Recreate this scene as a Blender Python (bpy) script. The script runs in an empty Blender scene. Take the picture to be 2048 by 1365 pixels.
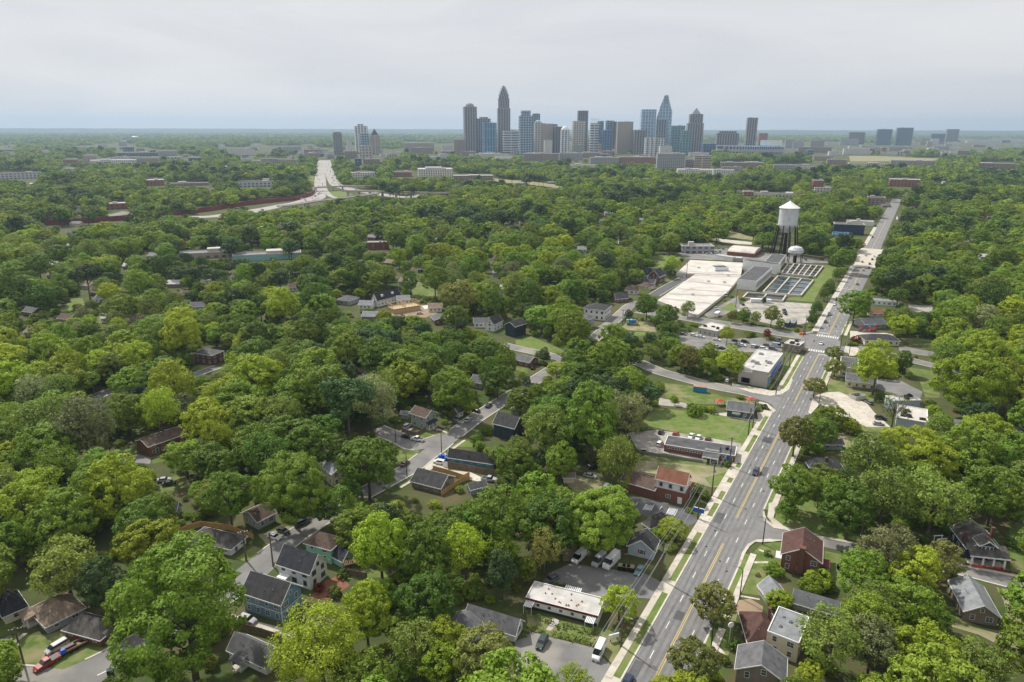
import bpy,math,random
import numpy as np
from mathutils import Vector
random.seed(7)
S = bpy.context.scene
COL = S.collection
# ---------------- camera, sky, sun, exposure ----------------
H = 118.0;F = 1365.0;PITCH = math.radians(17.25);ROLL = math.radians(0.14)
cp,sp = math.cos(PITCH),math.sin(PITCH)
FW = np.array([0,cp,-sp]);_r = np.array([1,0,0.0]);_u = np.cross(_r,FW)
RT = _r * math.cos(ROLL) + _u * math.sin(ROLL);UP = _u * math.cos(ROLL) - _r * math.sin(ROLL)
CP = np.array([0,0,H])
cd = bpy.data.cameras.new('camera');cam = bpy.data.objects.new('camera',cd);COL.objects.link(cam)
cd.sensor_width = 36;cd.lens = F / 2048 * 36;cd.clip_start = 1;cd.clip_end = 120000
from mathutils import Matrix
Mx = Matrix(((RT[0],UP[0],-FW[0],0),(RT[1],UP[1],-FW[1],0),(RT[2],UP[2],-FW[2],H),(0,0,0,1)))
cam.matrix_world = Mx
S.camera = cam
SUN_EL = math.radians(50);SUN_AZ = math.radians(-42)
W = bpy.data.worlds.new('World');S.world = W;W.use_nodes = True
nt = W.node_tree;nt.nodes.clear()
def N(nt,t,**kw):
    n = nt.nodes.new(t)
    for k,v in kw.items():
        if k.startswith('i_'):
            n.inputs[int(k[2:]) if k[2:].isdigit() else k[2:].replace('_',' ')].default_value = v
        else:setattr(n,k,v)
    return n
sky = N(nt,'ShaderNodeTexSky',sky_type='NISHITA',sun_disc=False,sun_elevation=SUN_EL,sun_rotation=SUN_AZ,air_density=1.0,dust_density=2.0,ozone_density=1.0)
# thin high cloud veil over the clear sky
tc = N(nt,'ShaderNodeTexCoord');mp = N(nt,'ShaderNodeMapping');mp.inputs['Scale'].default_value = (1.1,2.2,7.0)
mp.inputs['Rotation'].default_value = (0.12,0.1,0.4)
ns = N(nt,'ShaderNodeTexNoise',i_Scale=1.6,i_Detail=7.0,i_Roughness=0.55,i_Distortion=0.6)
rp = N(nt,'ShaderNodeValToRGB');rp.color_ramp.elements[0].position = 0.36;rp.color_ramp.elements[1].position = 0.66
rp.color_ramp.elements[0].color = (5.5,5.52,5.78,1);rp.color_ramp.elements[1].color = (6.5,6.48,6.5,1)
mx = N(nt,'ShaderNodeMixRGB');mx.inputs[0].default_value = 0.93
bg = N(nt,'ShaderNodeBackground',i_Strength=0.1);wo = N(nt,'ShaderNodeOutputWorld')
L = nt.links.new
L(tc.outputs['Generated'],mp.inputs[0]);L(mp.outputs[0],ns.inputs['Vector']);L(ns.outputs[0],rp.inputs[0])
L(sky.outputs[0],mx.inputs[1]);L(rp.outputs[0],mx.inputs[2]);L(mx.outputs[0],bg.inputs[0]);L(bg.outputs[0],wo.inputs[0])
sl = bpy.data.lights.new('sun','SUN');sl.energy = 3.7;sl.angle = math.radians(2.0);sl.color = (1.0,0.955,0.88)
so_ = bpy.data.objects.new('sun',sl);COL.objects.link(so_)
SD = Vector((math.sin(SUN_AZ) * math.cos(SUN_EL),math.cos(SUN_AZ) * math.cos(SUN_EL),math.sin(SUN_EL)))
so_.rotation_euler = SD.to_track_quat('Z','Y').to_euler();so_.location = (0,0,300)
S.view_settings.view_transform = 'Standard';S.view_settings.look = 'None';S.view_settings.exposure = 0.36;S.view_settings.gamma = 1
S.cycles.max_bounces = 5;S.cycles.diffuse_bounces = 2;S.cycles.glossy_bounces = 2;S.cycles.transmission_bounces = 2
S.cycles.volume_bounces = 0;S.cycles.transparent_max_bounces = 4
S.cycles.use_denoising = True;S.cycles.denoising_prefilter = 'NONE'
HAZE_D = 6.2e-5;HAZE_C = (0.58,0.76,0.96,1)
# ---------------- picture <-> place ----------------
def G(x,y,z=0.0):
    d = FW + RT * (x - 1024) / F + UP * (682.5 - y) / F
    return CP + d * ((z - H) / d[2])
def PJ(p):
    d = np.asarray(p,float) - CP;w = d @ FW
    return 1024 + F * (d @ RT) / w,682.5 - F * (d @ UP) / w,w
def HT(x,yb,yt):
    g = G(x,yb);D = math.hypot(g[0],g[1]);d = FW + RT * (x - 1024) / F + UP * (682.5 - yt) / F
    return H + d[2] * D / math.hypot(d[0],d[1])
ZF = dict(p=(0,0,1),z1=(700,760,4.875),z2=(1080,780,4.096),z3=(850,1050,4.096),z4=(1350,1000,3.74),z5=(1700,1000,3.74),z6=(0,1000,3.74),z7=(350,980,3.546),z8=(1500,700,3.737),
          a1=(600,150,3.938),a2=(1000,150,3.938),a3=(1400,200,3.16),a4=(0,220,3.2),a5=(500,300,5.12),a6=(1300,380,4.096),a7=(650,540,2.926),a8=(1300,620,3.413),
          b2=(0,480,4.096),b3=(0,760,4.096),b4=(400,560,4.096),b5=(1100,480,4.875),b6=(1700,460,4.549),b7=(900,240,5.12),b8=(1240,240,4.452),
          c1=(560,380,4.096),c2=(1000,400,4.096),c3=(600,700,4.55),c4=(840,620,4.875))
def px(k,q):a,b,s = ZF[k];return a + q[0] / s,b + q[1] / s
def GP(k,q,z=0.0):return G(*px(k,q),z)
# ---------------- scene helpers ----------------
def tag(o,label=None,cat=None,group=None,kind=None):
    if label:o['label'] = label
    if cat:o['category'] = cat
    if group:o['group'] = group
    if kind:o['kind'] = kind
    return o
def thing(name,label,cat,loc=(0,0,0),rz=0,group=None):
    o = bpy.data.objects.new(name,None);COL.objects.link(o);o.location = loc;o.rotation_euler = (0,0,rz);o.empty_display_size = 0.1
    return tag(o,label,cat,group)
def inst(name,mesh,parent=None,loc=(0,0,0),rz=0,mats=None):
    o = bpy.data.objects.new(name,mesh);COL.objects.link(o)
    if parent is not None:o.parent = parent
    o.location = loc;o.rotation_euler = (0,0,rz)
    if mats:
        for i,m in mats.items():o.material_slots[i].link = 'OBJECT';o.material_slots[i].material = m
    return o
class MB:
    def __init__(s):s.v = [];s.f = [];s.m = []
    def face(s,pts,m=0):
        i = len(s.v);s.v += [tuple(p) for p in pts];s.f.append(tuple(range(i,i + len(pts))));s.m.append(m);return s
    def box(s,x0,y0,z0,x1,y1,z1,m=0):
        i = len(s.v);s.v += [(x0,y0,z0),(x1,y0,z0),(x1,y1,z0),(x0,y1,z0),(x0,y0,z1),(x1,y0,z1),(x1,y1,z1),(x0,y1,z1)]
        for q in ((0,3,2,1),(4,5,6,7),(0,1,5,4),(1,2,6,5),(2,3,7,6),(3,0,4,7)):s.f.append(tuple(i + a for a in q));s.m.append(m)
        return s
    def frus(s,b,zb,t,zt,m=0):   # b,t = (x0,y0,x1,y1)
        i = len(s.v)
        for (x0,y0,x1,y1),z in ((b,zb),(t,zt)):s.v += [(x0,y0,z),(x1,y0,z),(x1,y1,z),(x0,y1,z)]
        for q in ((0,3,2,1),(4,5,6,7),(0,1,5,4),(1,2,6,5),(2,3,7,6),(3,0,4,7)):s.f.append(tuple(i + a for a in q));s.m.append(m)
        return s
    def prism(s,pts,z0,z1,m=0,mt=None):
        n = len(pts);i = len(s.v)
        s.v += [(p[0],p[1],z0) for p in pts] + [(p[0],p[1],z1) for p in pts]
        s.f.append(tuple(range(i + n - 1,i - 1,-1)));s.m.append(m);s.f.append(tuple(range(i + n,i + 2 * n)));s.m.append(m if mt is None else mt)
        for k in range(n):s.f.append((i + k,i + (k + 1) % n,i + n + (k + 1) % n,i + n + k));s.m.append(m)
        return s
    def tube(s,pts,rs,n=6,m=0,cap=True):
        pts = [Vector(p) for p in pts];i0 = len(s.v)
        for k,p in enumerate(pts):
            d = (pts[min(k + 1,len(pts) - 1)] - pts[max(k - 1,0)]).normalized()
            a = d.orthogonal().normalized();b = d.cross(a);r = rs[k] if hasattr(rs,'__len__') else rs
            for j in range(n):t = 2 * math.pi * j / n;s.v.append(tuple(p + a * (r * math.cos(t)) + b * (r * math.sin(t))))
        for k in range(len(pts) - 1):
            for j in range(n):s.f.append((i0 + k * n + j,i0 + k * n + (j + 1) % n,i0 + (k + 1) * n + (j + 1) % n,i0 + (k + 1) * n + j));s.m.append(m)
        if cap:s.f.append(tuple(i0 + j for j in range(n - 1,-1,-1)));s.m.append(m);s.f.append(tuple(i0 + (len(pts) - 1) * n + j for j in range(n)));s.m.append(m)
        return s
    def lathe(s,prof,c=(0,0),n=24,m=0):   # prof [(r,z)..]
        i0 = len(s.v)
        for r,z in prof:
            for j in range(n):t = 2 * math.pi * j / n;s.v.append((c[0] + r * math.cos(t),c[1] + r * math.sin(t),z))
        for k in range(len(prof) - 1):
            for j in range(n):s.f.append((i0 + k * n + j,i0 + k * n + (j + 1) % n,i0 + (k + 1) * n + (j + 1) % n,i0 + (k + 1) * n + j));s.m.append(m)
        s.f.append(tuple(i0 + j for j in range(n - 1,-1,-1)));s.m.append(m)
        s.f.append(tuple(i0 + (len(prof) - 1) * n + j for j in range(n)));s.m.append(m)
        return s
    def mesh(s,name,mats):
        me = bpy.data.meshes.new(name);me.from_pydata(s.v,[],s.f)
        for m in (mats if isinstance(mats,(list,tuple)) else [mats]):me.materials.append(m)
        me.polygons.foreach_set('material_index',s.m);me.update();return me
    def obj(s,name,mats,parent=None,smooth=False,**kw):
        me = s.mesh(name,mats)
        if smooth:me.polygons.foreach_set('use_smooth',[True] * len(me.polygons))
        return inst(name,me,parent,**kw)
# ---------------- materials ----------------
MATS = {}
def base(name):
    m = bpy.data.materials.new(name);m.use_nodes = True;b = m.node_tree.nodes['Principled BSDF'];return m,m.node_tree,b
def mat(name,c,c2=None,sc=0.5,rough=0.8,spec=0.3,metal=0,detail=4,lo=0.35,hi=0.65,sc3=None,c3=None):
    if name in MATS:return MATS[name]
    m,nt,b = base(name);b.inputs['Roughness'].default_value = rough;b.inputs['Metallic'].default_value = metal
    b.inputs['Specular IOR Level'].default_value = spec
    if c2 is None:b.inputs['Base Color'].default_value = (*c,1)
    else:
        t = N(nt,'ShaderNodeTexCoord');n = N(nt,'ShaderNodeTexNoise',i_Scale=sc,i_Detail=float(detail),i_Roughness=0.6)
        r = N(nt,'ShaderNodeValToRGB');r.color_ramp.elements[0].position = lo;r.color_ramp.elements[1].position = hi
        r.color_ramp.elements[0].color = (*c,1);r.color_ramp.elements[1].color = (*c2,1)
        nt.links.new(t.outputs['Object'],n.inputs['Vector']);nt.links.new(n.outputs[0],r.inputs[0]);out = r.outputs[0]
        if c3 is not None:
            n3 = N(nt,'ShaderNodeTexNoise',i_Scale=sc3,i_Detail=3.0);r3 = N(nt,'ShaderNodeValToRGB');r3.color_ramp.elements[0].position = 0.5;r3.color_ramp.elements[1].position = 0.68
            r3.color_ramp.elements[0].color = (0,0,0,1);r3.color_ramp.elements[1].color = (1,1,1,1)
            x = N(nt,'ShaderNodeMixRGB');x.inputs[2].default_value = (*c3,1)
            nt.links.new(t.outputs['Object'],n3.inputs['Vector']);nt.links.new(n3.outputs[0],r3.inputs[0]);nt.links.new(r3.outputs[0],x.inputs[0]);nt.links.new(out,x.inputs[1]);out = x.outputs[0]
        nt.links.new(out,b.inputs['Base Color'])
    MATS[name] = m;return m
def ma(nt,op,a,b=None):
    n = nt.nodes.new('ShaderNodeMath');n.operation = op
    for i,v in enumerate((a,b)):
        if v is None:continue
        if isinstance(v,(int,float)):n.inputs[i].default_value = v
        else:nt.links.new(v,n.inputs[i])
    return n.outputs[0]
def facade(name,wall,glass,pu=4,pz=3.6,fu=.6,fz=.5,gr=.25,var=.25):
    """wall with a regular grid of window openings, in the object's own coordinates"""
    if name in MATS:return MATS[name]
    m,nt,b = base(name);t = N(nt,'ShaderNodeTexCoord');s = N(nt,'ShaderNodeSeparateXYZ');nt.links.new(t.outputs['Object'],s.inputs[0])
    u = ma(nt,'ADD',s.outputs[0],s.outputs[1]);uu = ma(nt,'DIVIDE',u,pu);zz = ma(nt,'DIVIDE',s.outputs[2],pz)
    a = ma(nt,'LESS_THAN',ma(nt,'FRACT',uu),fu);c = ma(nt,'LESS_THAN',ma(nt,'FRACT',zz),fz)
    g = N(nt,'ShaderNodeNewGeometry');sg = N(nt,'ShaderNodeSeparateXYZ');nt.links.new(g.outputs['Normal'],sg.inputs[0])
    up = ma(nt,'LESS_THAN',ma(nt,'ABSOLUTE',sg.outputs[2]),.4);k = ma(nt,'MULTIPLY',ma(nt,'MULTIPLY',a,c),up)
    wn = N(nt,'ShaderNodeTexWhiteNoise',noise_dimensions='2D');cb = N(nt,'ShaderNodeCombineXYZ')
    nt.links.new(ma(nt,'FLOOR',uu),cb.inputs[0]);nt.links.new(ma(nt,'FLOOR',zz),cb.inputs[1]);nt.links.new(cb.outputs[0],wn.inputs['Vector'])
    gl = N(nt,'ShaderNodeMixRGB');gl.inputs[1].default_value = (*glass,1);gl.inputs[2].default_value = tuple(min(1,x * 1.6 + .03) for x in glass) + (1,)
    nt.links.new(ma(nt,'MULTIPLY',wn.outputs[0],var * 2),gl.inputs[0])
    no = N(nt,'ShaderNodeTexNoise',i_Scale=.05,i_Detail=4.0);wl = N(nt,'ShaderNodeMixRGB');wl.inputs[1].default_value = tuple(x * .85 for x in wall) + (1,);wl.inputs[2].default_value = tuple(x * 1.12 for x in wall) + (1,)
    nt.links.new(t.outputs['Object'],no.inputs['Vector']);nt.links.new(no.outputs[0],wl.inputs[0])
    x = N(nt,'ShaderNodeMixRGB');nt.links.new(k,x.inputs[0]);nt.links.new(wl.outputs[0],x.inputs[1]);nt.links.new(gl.outputs[0],x.inputs[2]);nt.links.new(x.outputs[0],b.inputs['Base Color'])
    r = ma(nt,'SUBTRACT',.8,ma(nt,'MULTIPLY',k,.8 - gr));nt.links.new(r,b.inputs['Roughness'])
    MATS[name] = m;return m
def leaf_mat(name,c1,c2,tr=.3):
    if name in MATS:return MATS[name]
    m,nt,b = base(name);t = N(nt,'ShaderNodeTexCoord');n = N(nt,'ShaderNodeTexNoise',i_Scale=.55,i_Detail=5.0,i_Roughness=.7)
    oi = N(nt,'ShaderNodeObjectInfo');nt.links.new(t.outputs['Object'],n.inputs['Vector'])
    w = ma(nt,'MULTIPLY_ADD',n.outputs[0],1.7);nt.nodes[-1].inputs[2].default_value = -.35
    r = N(nt,'ShaderNodeMixRGB');r.inputs[1].default_value = (*c1,1);r.inputs[2].default_value = (*c2,1);nt.links.new(w,r.inputs[0]);r.use_clamp = True
    hs = N(nt,'ShaderNodeHueSaturation');nt.links.new(r.outputs[0],hs.inputs['Color'])
    hv = N(nt,'ShaderNodeMapRange');hv.inputs[3].default_value = .478;hv.inputs[4].default_value = .507;nt.links.new(oi.outputs['Random'],hv.inputs[0]);nt.links.new(hv.outputs[0],hs.inputs['Hue'])
    vv = N(nt,'ShaderNodeMapRange');vv.inputs[3].default_value = .7;vv.inputs[4].default_value = 1.25
    fr = ma(nt,'FRACT',ma(nt,'MULTIPLY',oi.outputs['Random'],7.31));nt.links.new(fr,vv.inputs[0]);nt.links.new(vv.outputs[0],hs.inputs['Value'])
    b.inputs['Roughness'].default_value = .62;b.inputs['Specular IOR Level'].default_value = .25;nt.links.new(hs.outputs[0],b.inputs['Base Color'])
    tl = N(nt,'ShaderNodeBsdfTranslucent');nt.links.new(hs.outputs[0],tl.inputs[0]);mix = N(nt,'ShaderNodeMixShader');mix.inputs[0].default_value = tr
    nt.links.new(b.outputs[0],mix.inputs[1]);nt.links.new(tl.outputs[0],mix.inputs[2]);nt.links.new(mix.outputs[0],nt.nodes['Material Output'].inputs['Surface'])
    MATS[name] = m;return m
M = dict(
    ground=mat('woodland_floor',(.055,.085,.025),(.12,.10,.055),.06,.95,.1,sc3=.4,c3=(.075,.11,.03)),
    lawn=mat('lawn_grass',(.085,.135,.03),(.17,.20,.07),.22,.95,.1,detail=10,sc3=.11,c3=(.23,.21,.11)),
    lush=mat('lush_grass',(.10,.16,.035),(.17,.215,.065),.3,.95,.1,detail=10,sc3=.13,c3=(.20,.20,.09)),
    dirt=mat('bare_dirt',(.36,.25,.17),(.26,.21,.14),.12,.95,.1,detail=6),
    straw=mat('pale_worn_ground',(.34,.29,.20),(.17,.19,.07),.15,.95,.1,detail=6),
    asph=mat('asphalt',(.178,.175,.172),(.232,.229,.224),.3,.88,.3,detail=10,sc3=.05,c3=(.20,.192,.18)),stain=mat('worn_asphalt',(.145,.143,.142),(.19,.187,.184),.35,.8,.3,detail=10),
    asph2=mat('old_asphalt',(.16,.155,.15),(.23,.225,.215),.12,.9,.3,detail=9,sc3=.06,c3=(.28,.26,.23)),
    asphd=mat('dark_asphalt',(.08,.08,.085),(.13,.13,.135),.2,.9,.3,detail=8),
    conc=mat('concrete',(.42,.40,.36),(.54,.52,.48),.3,.9,.3,detail=6),
    concp=mat('pale_concrete',(.46,.42,.35),(.60,.56,.48),.15,.9,.3,detail=6,sc3=.6,c3=(.40,.36,.30)),
    kerb=mat('kerb_concrete',(.50,.47,.41),(.60,.57,.50),.6,.9,.3),
    gravel=mat('gravel',(.30,.28,.25),(.46,.43,.38),.25,.95,.2,detail=9,sc3=.08,c3=(.20,.19,.16)),
    white=mat('white_marking',(.62,.62,.60),(.8,.8,.78),1.5,.8,.3),yellow=mat('yellow_marking',(.55,.40,.10),(.64,.49,.16),1.5,.8,.3),
    wwall=mat('white_siding',(.68,.68,.67),(.78,.78,.77),.4,.7),cream=mat('cream_wall',(.62,.56,.40),(.70,.64,.48),.4,.8),tan=mat('tan_siding',(.21,.17,.145),(.26,.215,.185),.4,.8),
    blue=mat('sky_blue_siding',(.15,.26,.37),(.18,.30,.42),.4,.7),mint=mat('mint_green_siding',(.24,.52,.36),(.29,.58,.42),.4,.7),sage=mat('sage_siding',(.30,.36,.32),(.35,.41,.37),.4,.8),
    grayw=mat('grey_siding',(.30,.31,.32),(.37,.38,.39),.4,.8),dkblue=mat('dark_blue_siding',(.025,.045,.07),(.04,.06,.09),.4,.7),teal=mat('teal_blue_siding',(.06,.22,.32),(.09,.27,.38),.4,.7),
    slateb=mat('slate_blue_siding',(.06,.09,.12),(.08,.12,.155),.4,.7),ltblue=mat('light_grey_blue_siding',(.38,.44,.50),(.46,.52,.58),.4,.8),
    brick=mat('red_brick',(.17,.075,.052),(.235,.11,.08),2.5,.9,.2,detail=6),brickd=mat('dark_brick',(.115,.058,.045),(.165,.085,.065),2.5,.9,.2,detail=6),
    rdark=mat('charcoal_shingles',(.042,.042,.044),(.07,.069,.07),.7,.9,.2,detail=9),rgray=mat('grey_shingles',(.095,.095,.10),(.15,.15,.155),.6,.9,.2,detail=9),rblk=mat('blue_black_shingles',(.032,.034,.042),(.058,.06,.068),.6,.9,.2,detail=9),
    rlgray=mat('light_grey_shingles',(.18,.19,.20),(.26,.27,.28),.6,.9,.2,detail=9),rbrown=mat('brown_shingles',(.085,.06,.048),(.14,.10,.08),.6,.9,.2,detail=9),rred=mat('red_brown_shingles',(.19,.085,.055),(.25,.12,.08),.5,.9,.2,detail=9),
    rtan=mat('tan_shingles',(.20,.15,.11),(.29,.225,.17),.3,.9,.2,detail=9,sc3=.5,c3=(.13,.10,.08)),rstain=mat('stained_shingles',(.05,.045,.042),(.14,.13,.12),.35,.9,.2,detail=9),
    rmaroon=mat('maroon_shingles',(.075,.04,.034),(.11,.06,.05),.6,.9,.2,detail=9),rwhite=mat('white_roof_membrane',(.43,.42,.40),(.58,.565,.535),.3,.8,.3,detail=8,sc3=.25,c3=(.40,.38,.35)),
    rwhite2=mat('bright_roof_membrane',(.50,.47,.42),(.62,.585,.53),.07,.8,.3,detail=10,sc3=.12,c3=(.44,.41,.36)),rblackflat=mat('tar_roof',(.07,.07,.075),(.12,.12,.125),.3,.9,.2,detail=8),
    trim=mat('white_trim',(.78,.78,.77),rough=.5),dtrim=mat('dark_trim',(.04,.04,.04),rough=.5),maroon=mat('maroon_trim',(.14,.03,.035),rough=.6),
    glass=mat('window_glass',(.035,.045,.055),(.09,.11,.13),.8,.12,.6),door=mat('painted_door',(.10,.11,.13),rough=.5),reddoor=mat('red_shutter',(.22,.03,.04),rough=.6),
    wood=mat('new_fence_wood',(.45,.27,.10),(.55,.35,.15),.8,.8),oldwood=mat('weathered_fence_wood',(.14,.105,.075),(.21,.165,.12),.8,.9),framing=mat('pine_framing',(.50,.37,.21),(.58,.45,.28),.8,.8),
    metal=mat('grey_metal',(.35,.36,.37),rough=.4,metal=.6),pole=mat('pole_wood',(.10,.08,.06),(.16,.13,.10),1,.9),dkmetal=mat('dark_metal',(.05,.045,.045),rough=.5,metal=.4),black=mat('black_paint',(.012,.012,.014),rough=.5),
    tank=mat('white_tank_paint',(.50,.52,.55),(.62,.64,.67),.2,.45,detail=8,sc3=.5,c3=(.46,.45,.43)),water=mat('basin_water',(.012,.03,.045),(.02,.045,.055),.1,.08,.6),tarred=mat('dark_water',(.01,.015,.018),rough=.15,spec=.6),
    tyre=mat('tyre_rubber',(.02,.02,.02),rough=.8),rim=mat('wheel_rim',(.45,.45,.46),rough=.3,metal=.8),cglass=mat('car_glass',(.015,.02,.025),rough=.06,spec=.8),lamp=mat('headlight_lens',(.8,.8,.8),rough=.1),tail=mat('tail_light_lens',(.35,.02,.02),rough=.2),
    wire=mat('cable',(.20,.21,.22),rough=.6),bluetarp=mat('blue_plastic',(.02,.13,.55),rough=.5),cblue=mat('container_blue',(.02,.22,.42),(.03,.26,.48),1,.5),rust=mat('rusty_top',(.36,.17,.10),(.45,.25,.16),.6,.8),
    redc=mat('red_canvas',(.42,.05,.045),rough=.6),mulch=mat('red_mulch',(.19,.08,.05),(.26,.12,.07),.6,.95),noise=mat('noise_wall_red',(.17,.045,.045),(.22,.06,.055),.05,.9),
    trunk=mat('bark',(.09,.075,.06),(.14,.12,.10),1.5,.95,.1),fence=mat('chain_link',(.30,.31,.32),rough=.5,metal=.5),stone=mat('pale_stone',(.42,.40,.36),rough=.9),
    hwy=mat('highway_concrete',(.30,.28,.26),(.38,.36,.34),.03,.9,.3),poolblue=mat('aqua_roof',(.25,.45,.45),rough=.5),orange=mat('orange_plastic',(.8,.16,.02),rough=.5))
LM = dict(B=leaf_mat('bright_spring_leaves',(0.240,0.349,0.020),(0.370,0.469,0.041)),G=leaf_mat('mid_green_leaves',(0.140,0.254,0.023),(0.250,0.358,0.041)),D=leaf_mat('deep_green_leaves',(0.080,0.165,0.017),(0.150,0.254,0.030)),
          O=leaf_mat('olive_leaves',(0.165,0.249,0.037),(0.260,0.339,0.061)),E=leaf_mat('dark_evergreen_leaves',(0.050,0.104,0.028),(0.100,0.165,0.048),.15),M=leaf_mat('brown_tipped_maple_leaves',(0.130,0.200,0.028),(0.300,0.279,0.074)),
          Y=leaf_mat('golden_budding_leaves',(0.233,0.270,0.053),(0.335,0.350,0.095)),R=leaf_mat('dark_red_leaves',(0.155,0.037,0.019),(0.240,0.062,0.030)),H=leaf_mat('clipped_hedge_leaves',(0.127,0.211,0.016),(0.240,0.322,0.035)),F=leaf_mat('red_flowers',(0.707,0.062,0.030),(0.849,0.125,0.076)),
          T=leaf_mat('grey_tan_twigs',(0.219,0.270,0.098),(0.300,0.329,0.139)))
# ---------------- ground and roads ----------------
CLEAR = []      # polygons of the photograph where ground or buildings show: filler trees keep out of them
NOGO = []       # plan polygons where no trunk may stand
def clear(k,pts):CLEAR.append([px(k,q) for q in pts])
def struct(o,kind='structure',label=None,cat=None):o['kind'] = kind;return o
CNT = [0];KERB = [];WAYS = []
def eps():CNT[0] += 1;return .0022 * (CNT[0] % 5)
def sheet(name,k,pts,m,z=.05,vis=True,th=None,kind='structure',plan=None):
    z += eps()
    w = plan if plan is not None else [GP(k,q) for q in pts]
    ar = sum(w[i][0] * w[(i + 1) % len(w)][1] - w[(i + 1) % len(w)][0] * w[i][1] for i in range(len(w)))
    if ar < 0:w = w[::-1]
    b = MB()
    if th:b.prism([(p[0],p[1]) for p in w],z,z + th)
    else:b.face([(p[0],p[1],z) for p in w])
    o = b.obj(name,M[m] if isinstance(m,str) else m);o['kind'] = kind
    if vis and plan is None:clear(k,pts)
    if m not in ('lawn','lush'):NOGO.append([(p[0],p[1]) for p in w])
    return o
def offset(pl,o):
    r = []
    for i in range(len(pl)):
        a = np.array(pl[max(i - 1,0)][:2]);b = np.array(pl[min(i + 1,len(pl) - 1)][:2]);d = (b - a) / (np.linalg.norm(b - a) + 1e-9)
        r.append(np.array(pl[i][:2]) + np.array([d[1],-d[0]]) * o)
    return r
def smooth(pl,n=6):
    pl = [np.array(p[:2],float) for p in pl];out = []
    for i in range(len(pl) - 1):
        p0,p1,p2,p3 = pl[max(i - 1,0)],pl[i],pl[i + 1],pl[min(i + 2,len(pl) - 1)]
        for t in np.linspace(0,1,n,endpoint=False):out.append(.5 * (2 * p1 + (p2 - p0) * t + (2 * p0 - 5 * p1 + 4 * p2 - p3) * t * t + (3 * p1 - p0 - 3 * p2 + p3) * t ** 3))
    return out + [pl[-1]]
def strip(b,pl,o0,o1,z0,z1=None,m=0,zs=None):
    A,B = offset(pl,o0),offset(pl,o1)
    for i in range(len(pl) - 1):
        za = zs[i] if zs else 0;zb = zs[i + 1] if zs else 0
        q = [(A[i],za),(B[i],za),(B[i + 1],zb),(A[i + 1],zb)]
        if z1 is None:b.face([(p[0],p[1],z0 + z) for p,z in q],m)
        else:
            i0 = len(b.v);b.v += [(p[0],p[1],z0 + z) for p,z in q] + [(p[0],p[1],z1 + z) for p,z in q]
            for f in ((0,3,2,1),(4,5,6,7),(3,0,4,7),(1,2,6,5)) + (((0,1,5,4),) if i == 0 else ()) + (((2,3,7,6),) if i == len(pl) - 2 else ()):b.f.append(tuple(i0 + a for a in f));b.m.append(m)
def clearstrip(pl,hw,zs=None,step=1):
    A,B = offset(pl,-hw),offset(pl,hw)
    for i in range(len(pl) - 1):
        q = [PJ((*A[i],0)),PJ((*B[i],0)),PJ((*B[i + 1],0)),PJ((*A[i + 1],0))]
        if min(p[2] for p in q) > 5:CLEAR.append([(p[0],p[1]) for p in q])
        NOGO.append([A[i],B[i],B[i + 1],A[i + 1]])
def street(name,k,pts,w,m='asph2',z=.07,kerb=True,vis=True,sm=True,plan=None):
    pl = [np.array(p[:2],float) for p in (plan if plan is not None else [GP(k,q) for q in pts])]
    z += eps()
    if sm:pl = smooth(pl)
    b = MB();strip(b,pl,-w / 2,w / 2,z);o = b.obj(name,M[m]);o['kind'] = 'structure'
    if kerb:
        KERB.append((pl,w,z))
    WAYS.append((np.array([q[:2] for q in pl]),w))
    if vis:clearstrip(pl,w / 2)
    else:
        A,B = offset(pl,-w / 2 - 1),offset(pl,w / 2 + 1)
        for i in range(len(pl) - 1):NOGO.append([A[i],B[i],B[i + 1],A[i + 1]])
    return o
b = MB()
R0 = [40,600,2500,9000,60000]
for i in range(-7,7):
    for j in range(-1,4):
        x0,y0 = i * 6000,j * 6000;b.face([(x0,y0,0),(x0 + 6000,y0,0),(x0 + 6000,y0 + 6000,0),(x0,y0 + 6000,0)])
b.obj('ground',M['ground'])['kind'] = 'structure'
# main road frame: s metres along, o metres to the right of the yellow line
RA = np.array([31.812,123.085]);RD = np.array([0.50595537,0.86255966]);RN = np.array([RD[1],-RD[0]])
def rd(s,o):return RA + RD * s + RN * o
def rline(s0,s1,n=2):return [rd(s,0) for s in np.linspace(s0,s1,n)]
RP = [rd(s,0) for s in (-70,100,300,420,560,700,850,1000,1300)]
def halfw(s):return np.interp(s,[0,300,420,580,700,900],[6.3,6.3,7.0,8.4,8.0,7.5])
b = MB();ss = [-70,0,100,200,300,360,420,480,540,600,700,850,1000,1300]
for a,c in zip(ss[:-1],ss[1:]):b.face([(*rd(a,-halfw(a)),.10),(*rd(a,halfw(a)),.10),(*rd(c,halfw(c)),.10),(*rd(c,-halfw(c)),.10)])
b.obj('main_road',M['asph'])['kind'] = 'structure'
for a,c in zip(ss[1:-1],ss[2:]):
    q = [PJ((*rd(a,-10.6),0)),PJ((*rd(a,9.8),0)),PJ((*rd(c,9.8),0)),PJ((*rd(c,-10.6),0))];CLEAR.append([(p[0],p[1]) for p in q]);NOGO.append([rd(a,-11),rd(a,10),rd(c,10),rd(c,-11)])
def bar(b,s0,s1,o0,o1,z0,z1=None,m=0):
    q = [rd(s0,o0),rd(s1,o0),rd(s1,o1),rd(s0,o1)]
    q = q[::-1]
    if z1 is None:b.face([(p[0],p[1],z0) for p in q],m)
    else:b.prism(q,z0,z1,m)
b = MB()
for s0,s1 in ((-40,62),(78.5,165),(189,272),(312,470),(480,940)):       # double yellow line
    for o in (-.22,.22):
        n = max(1,int((s1 - s0) / 60))
        for i in range(n):bar(b,s0 + (s1 - s0) * i / n,s0 + (s1 - s0) * (i + 1) / n,o - .08,o + .08,.106)
b.obj('centre_line',M['yellow'])['kind'] = 'structure'
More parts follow.
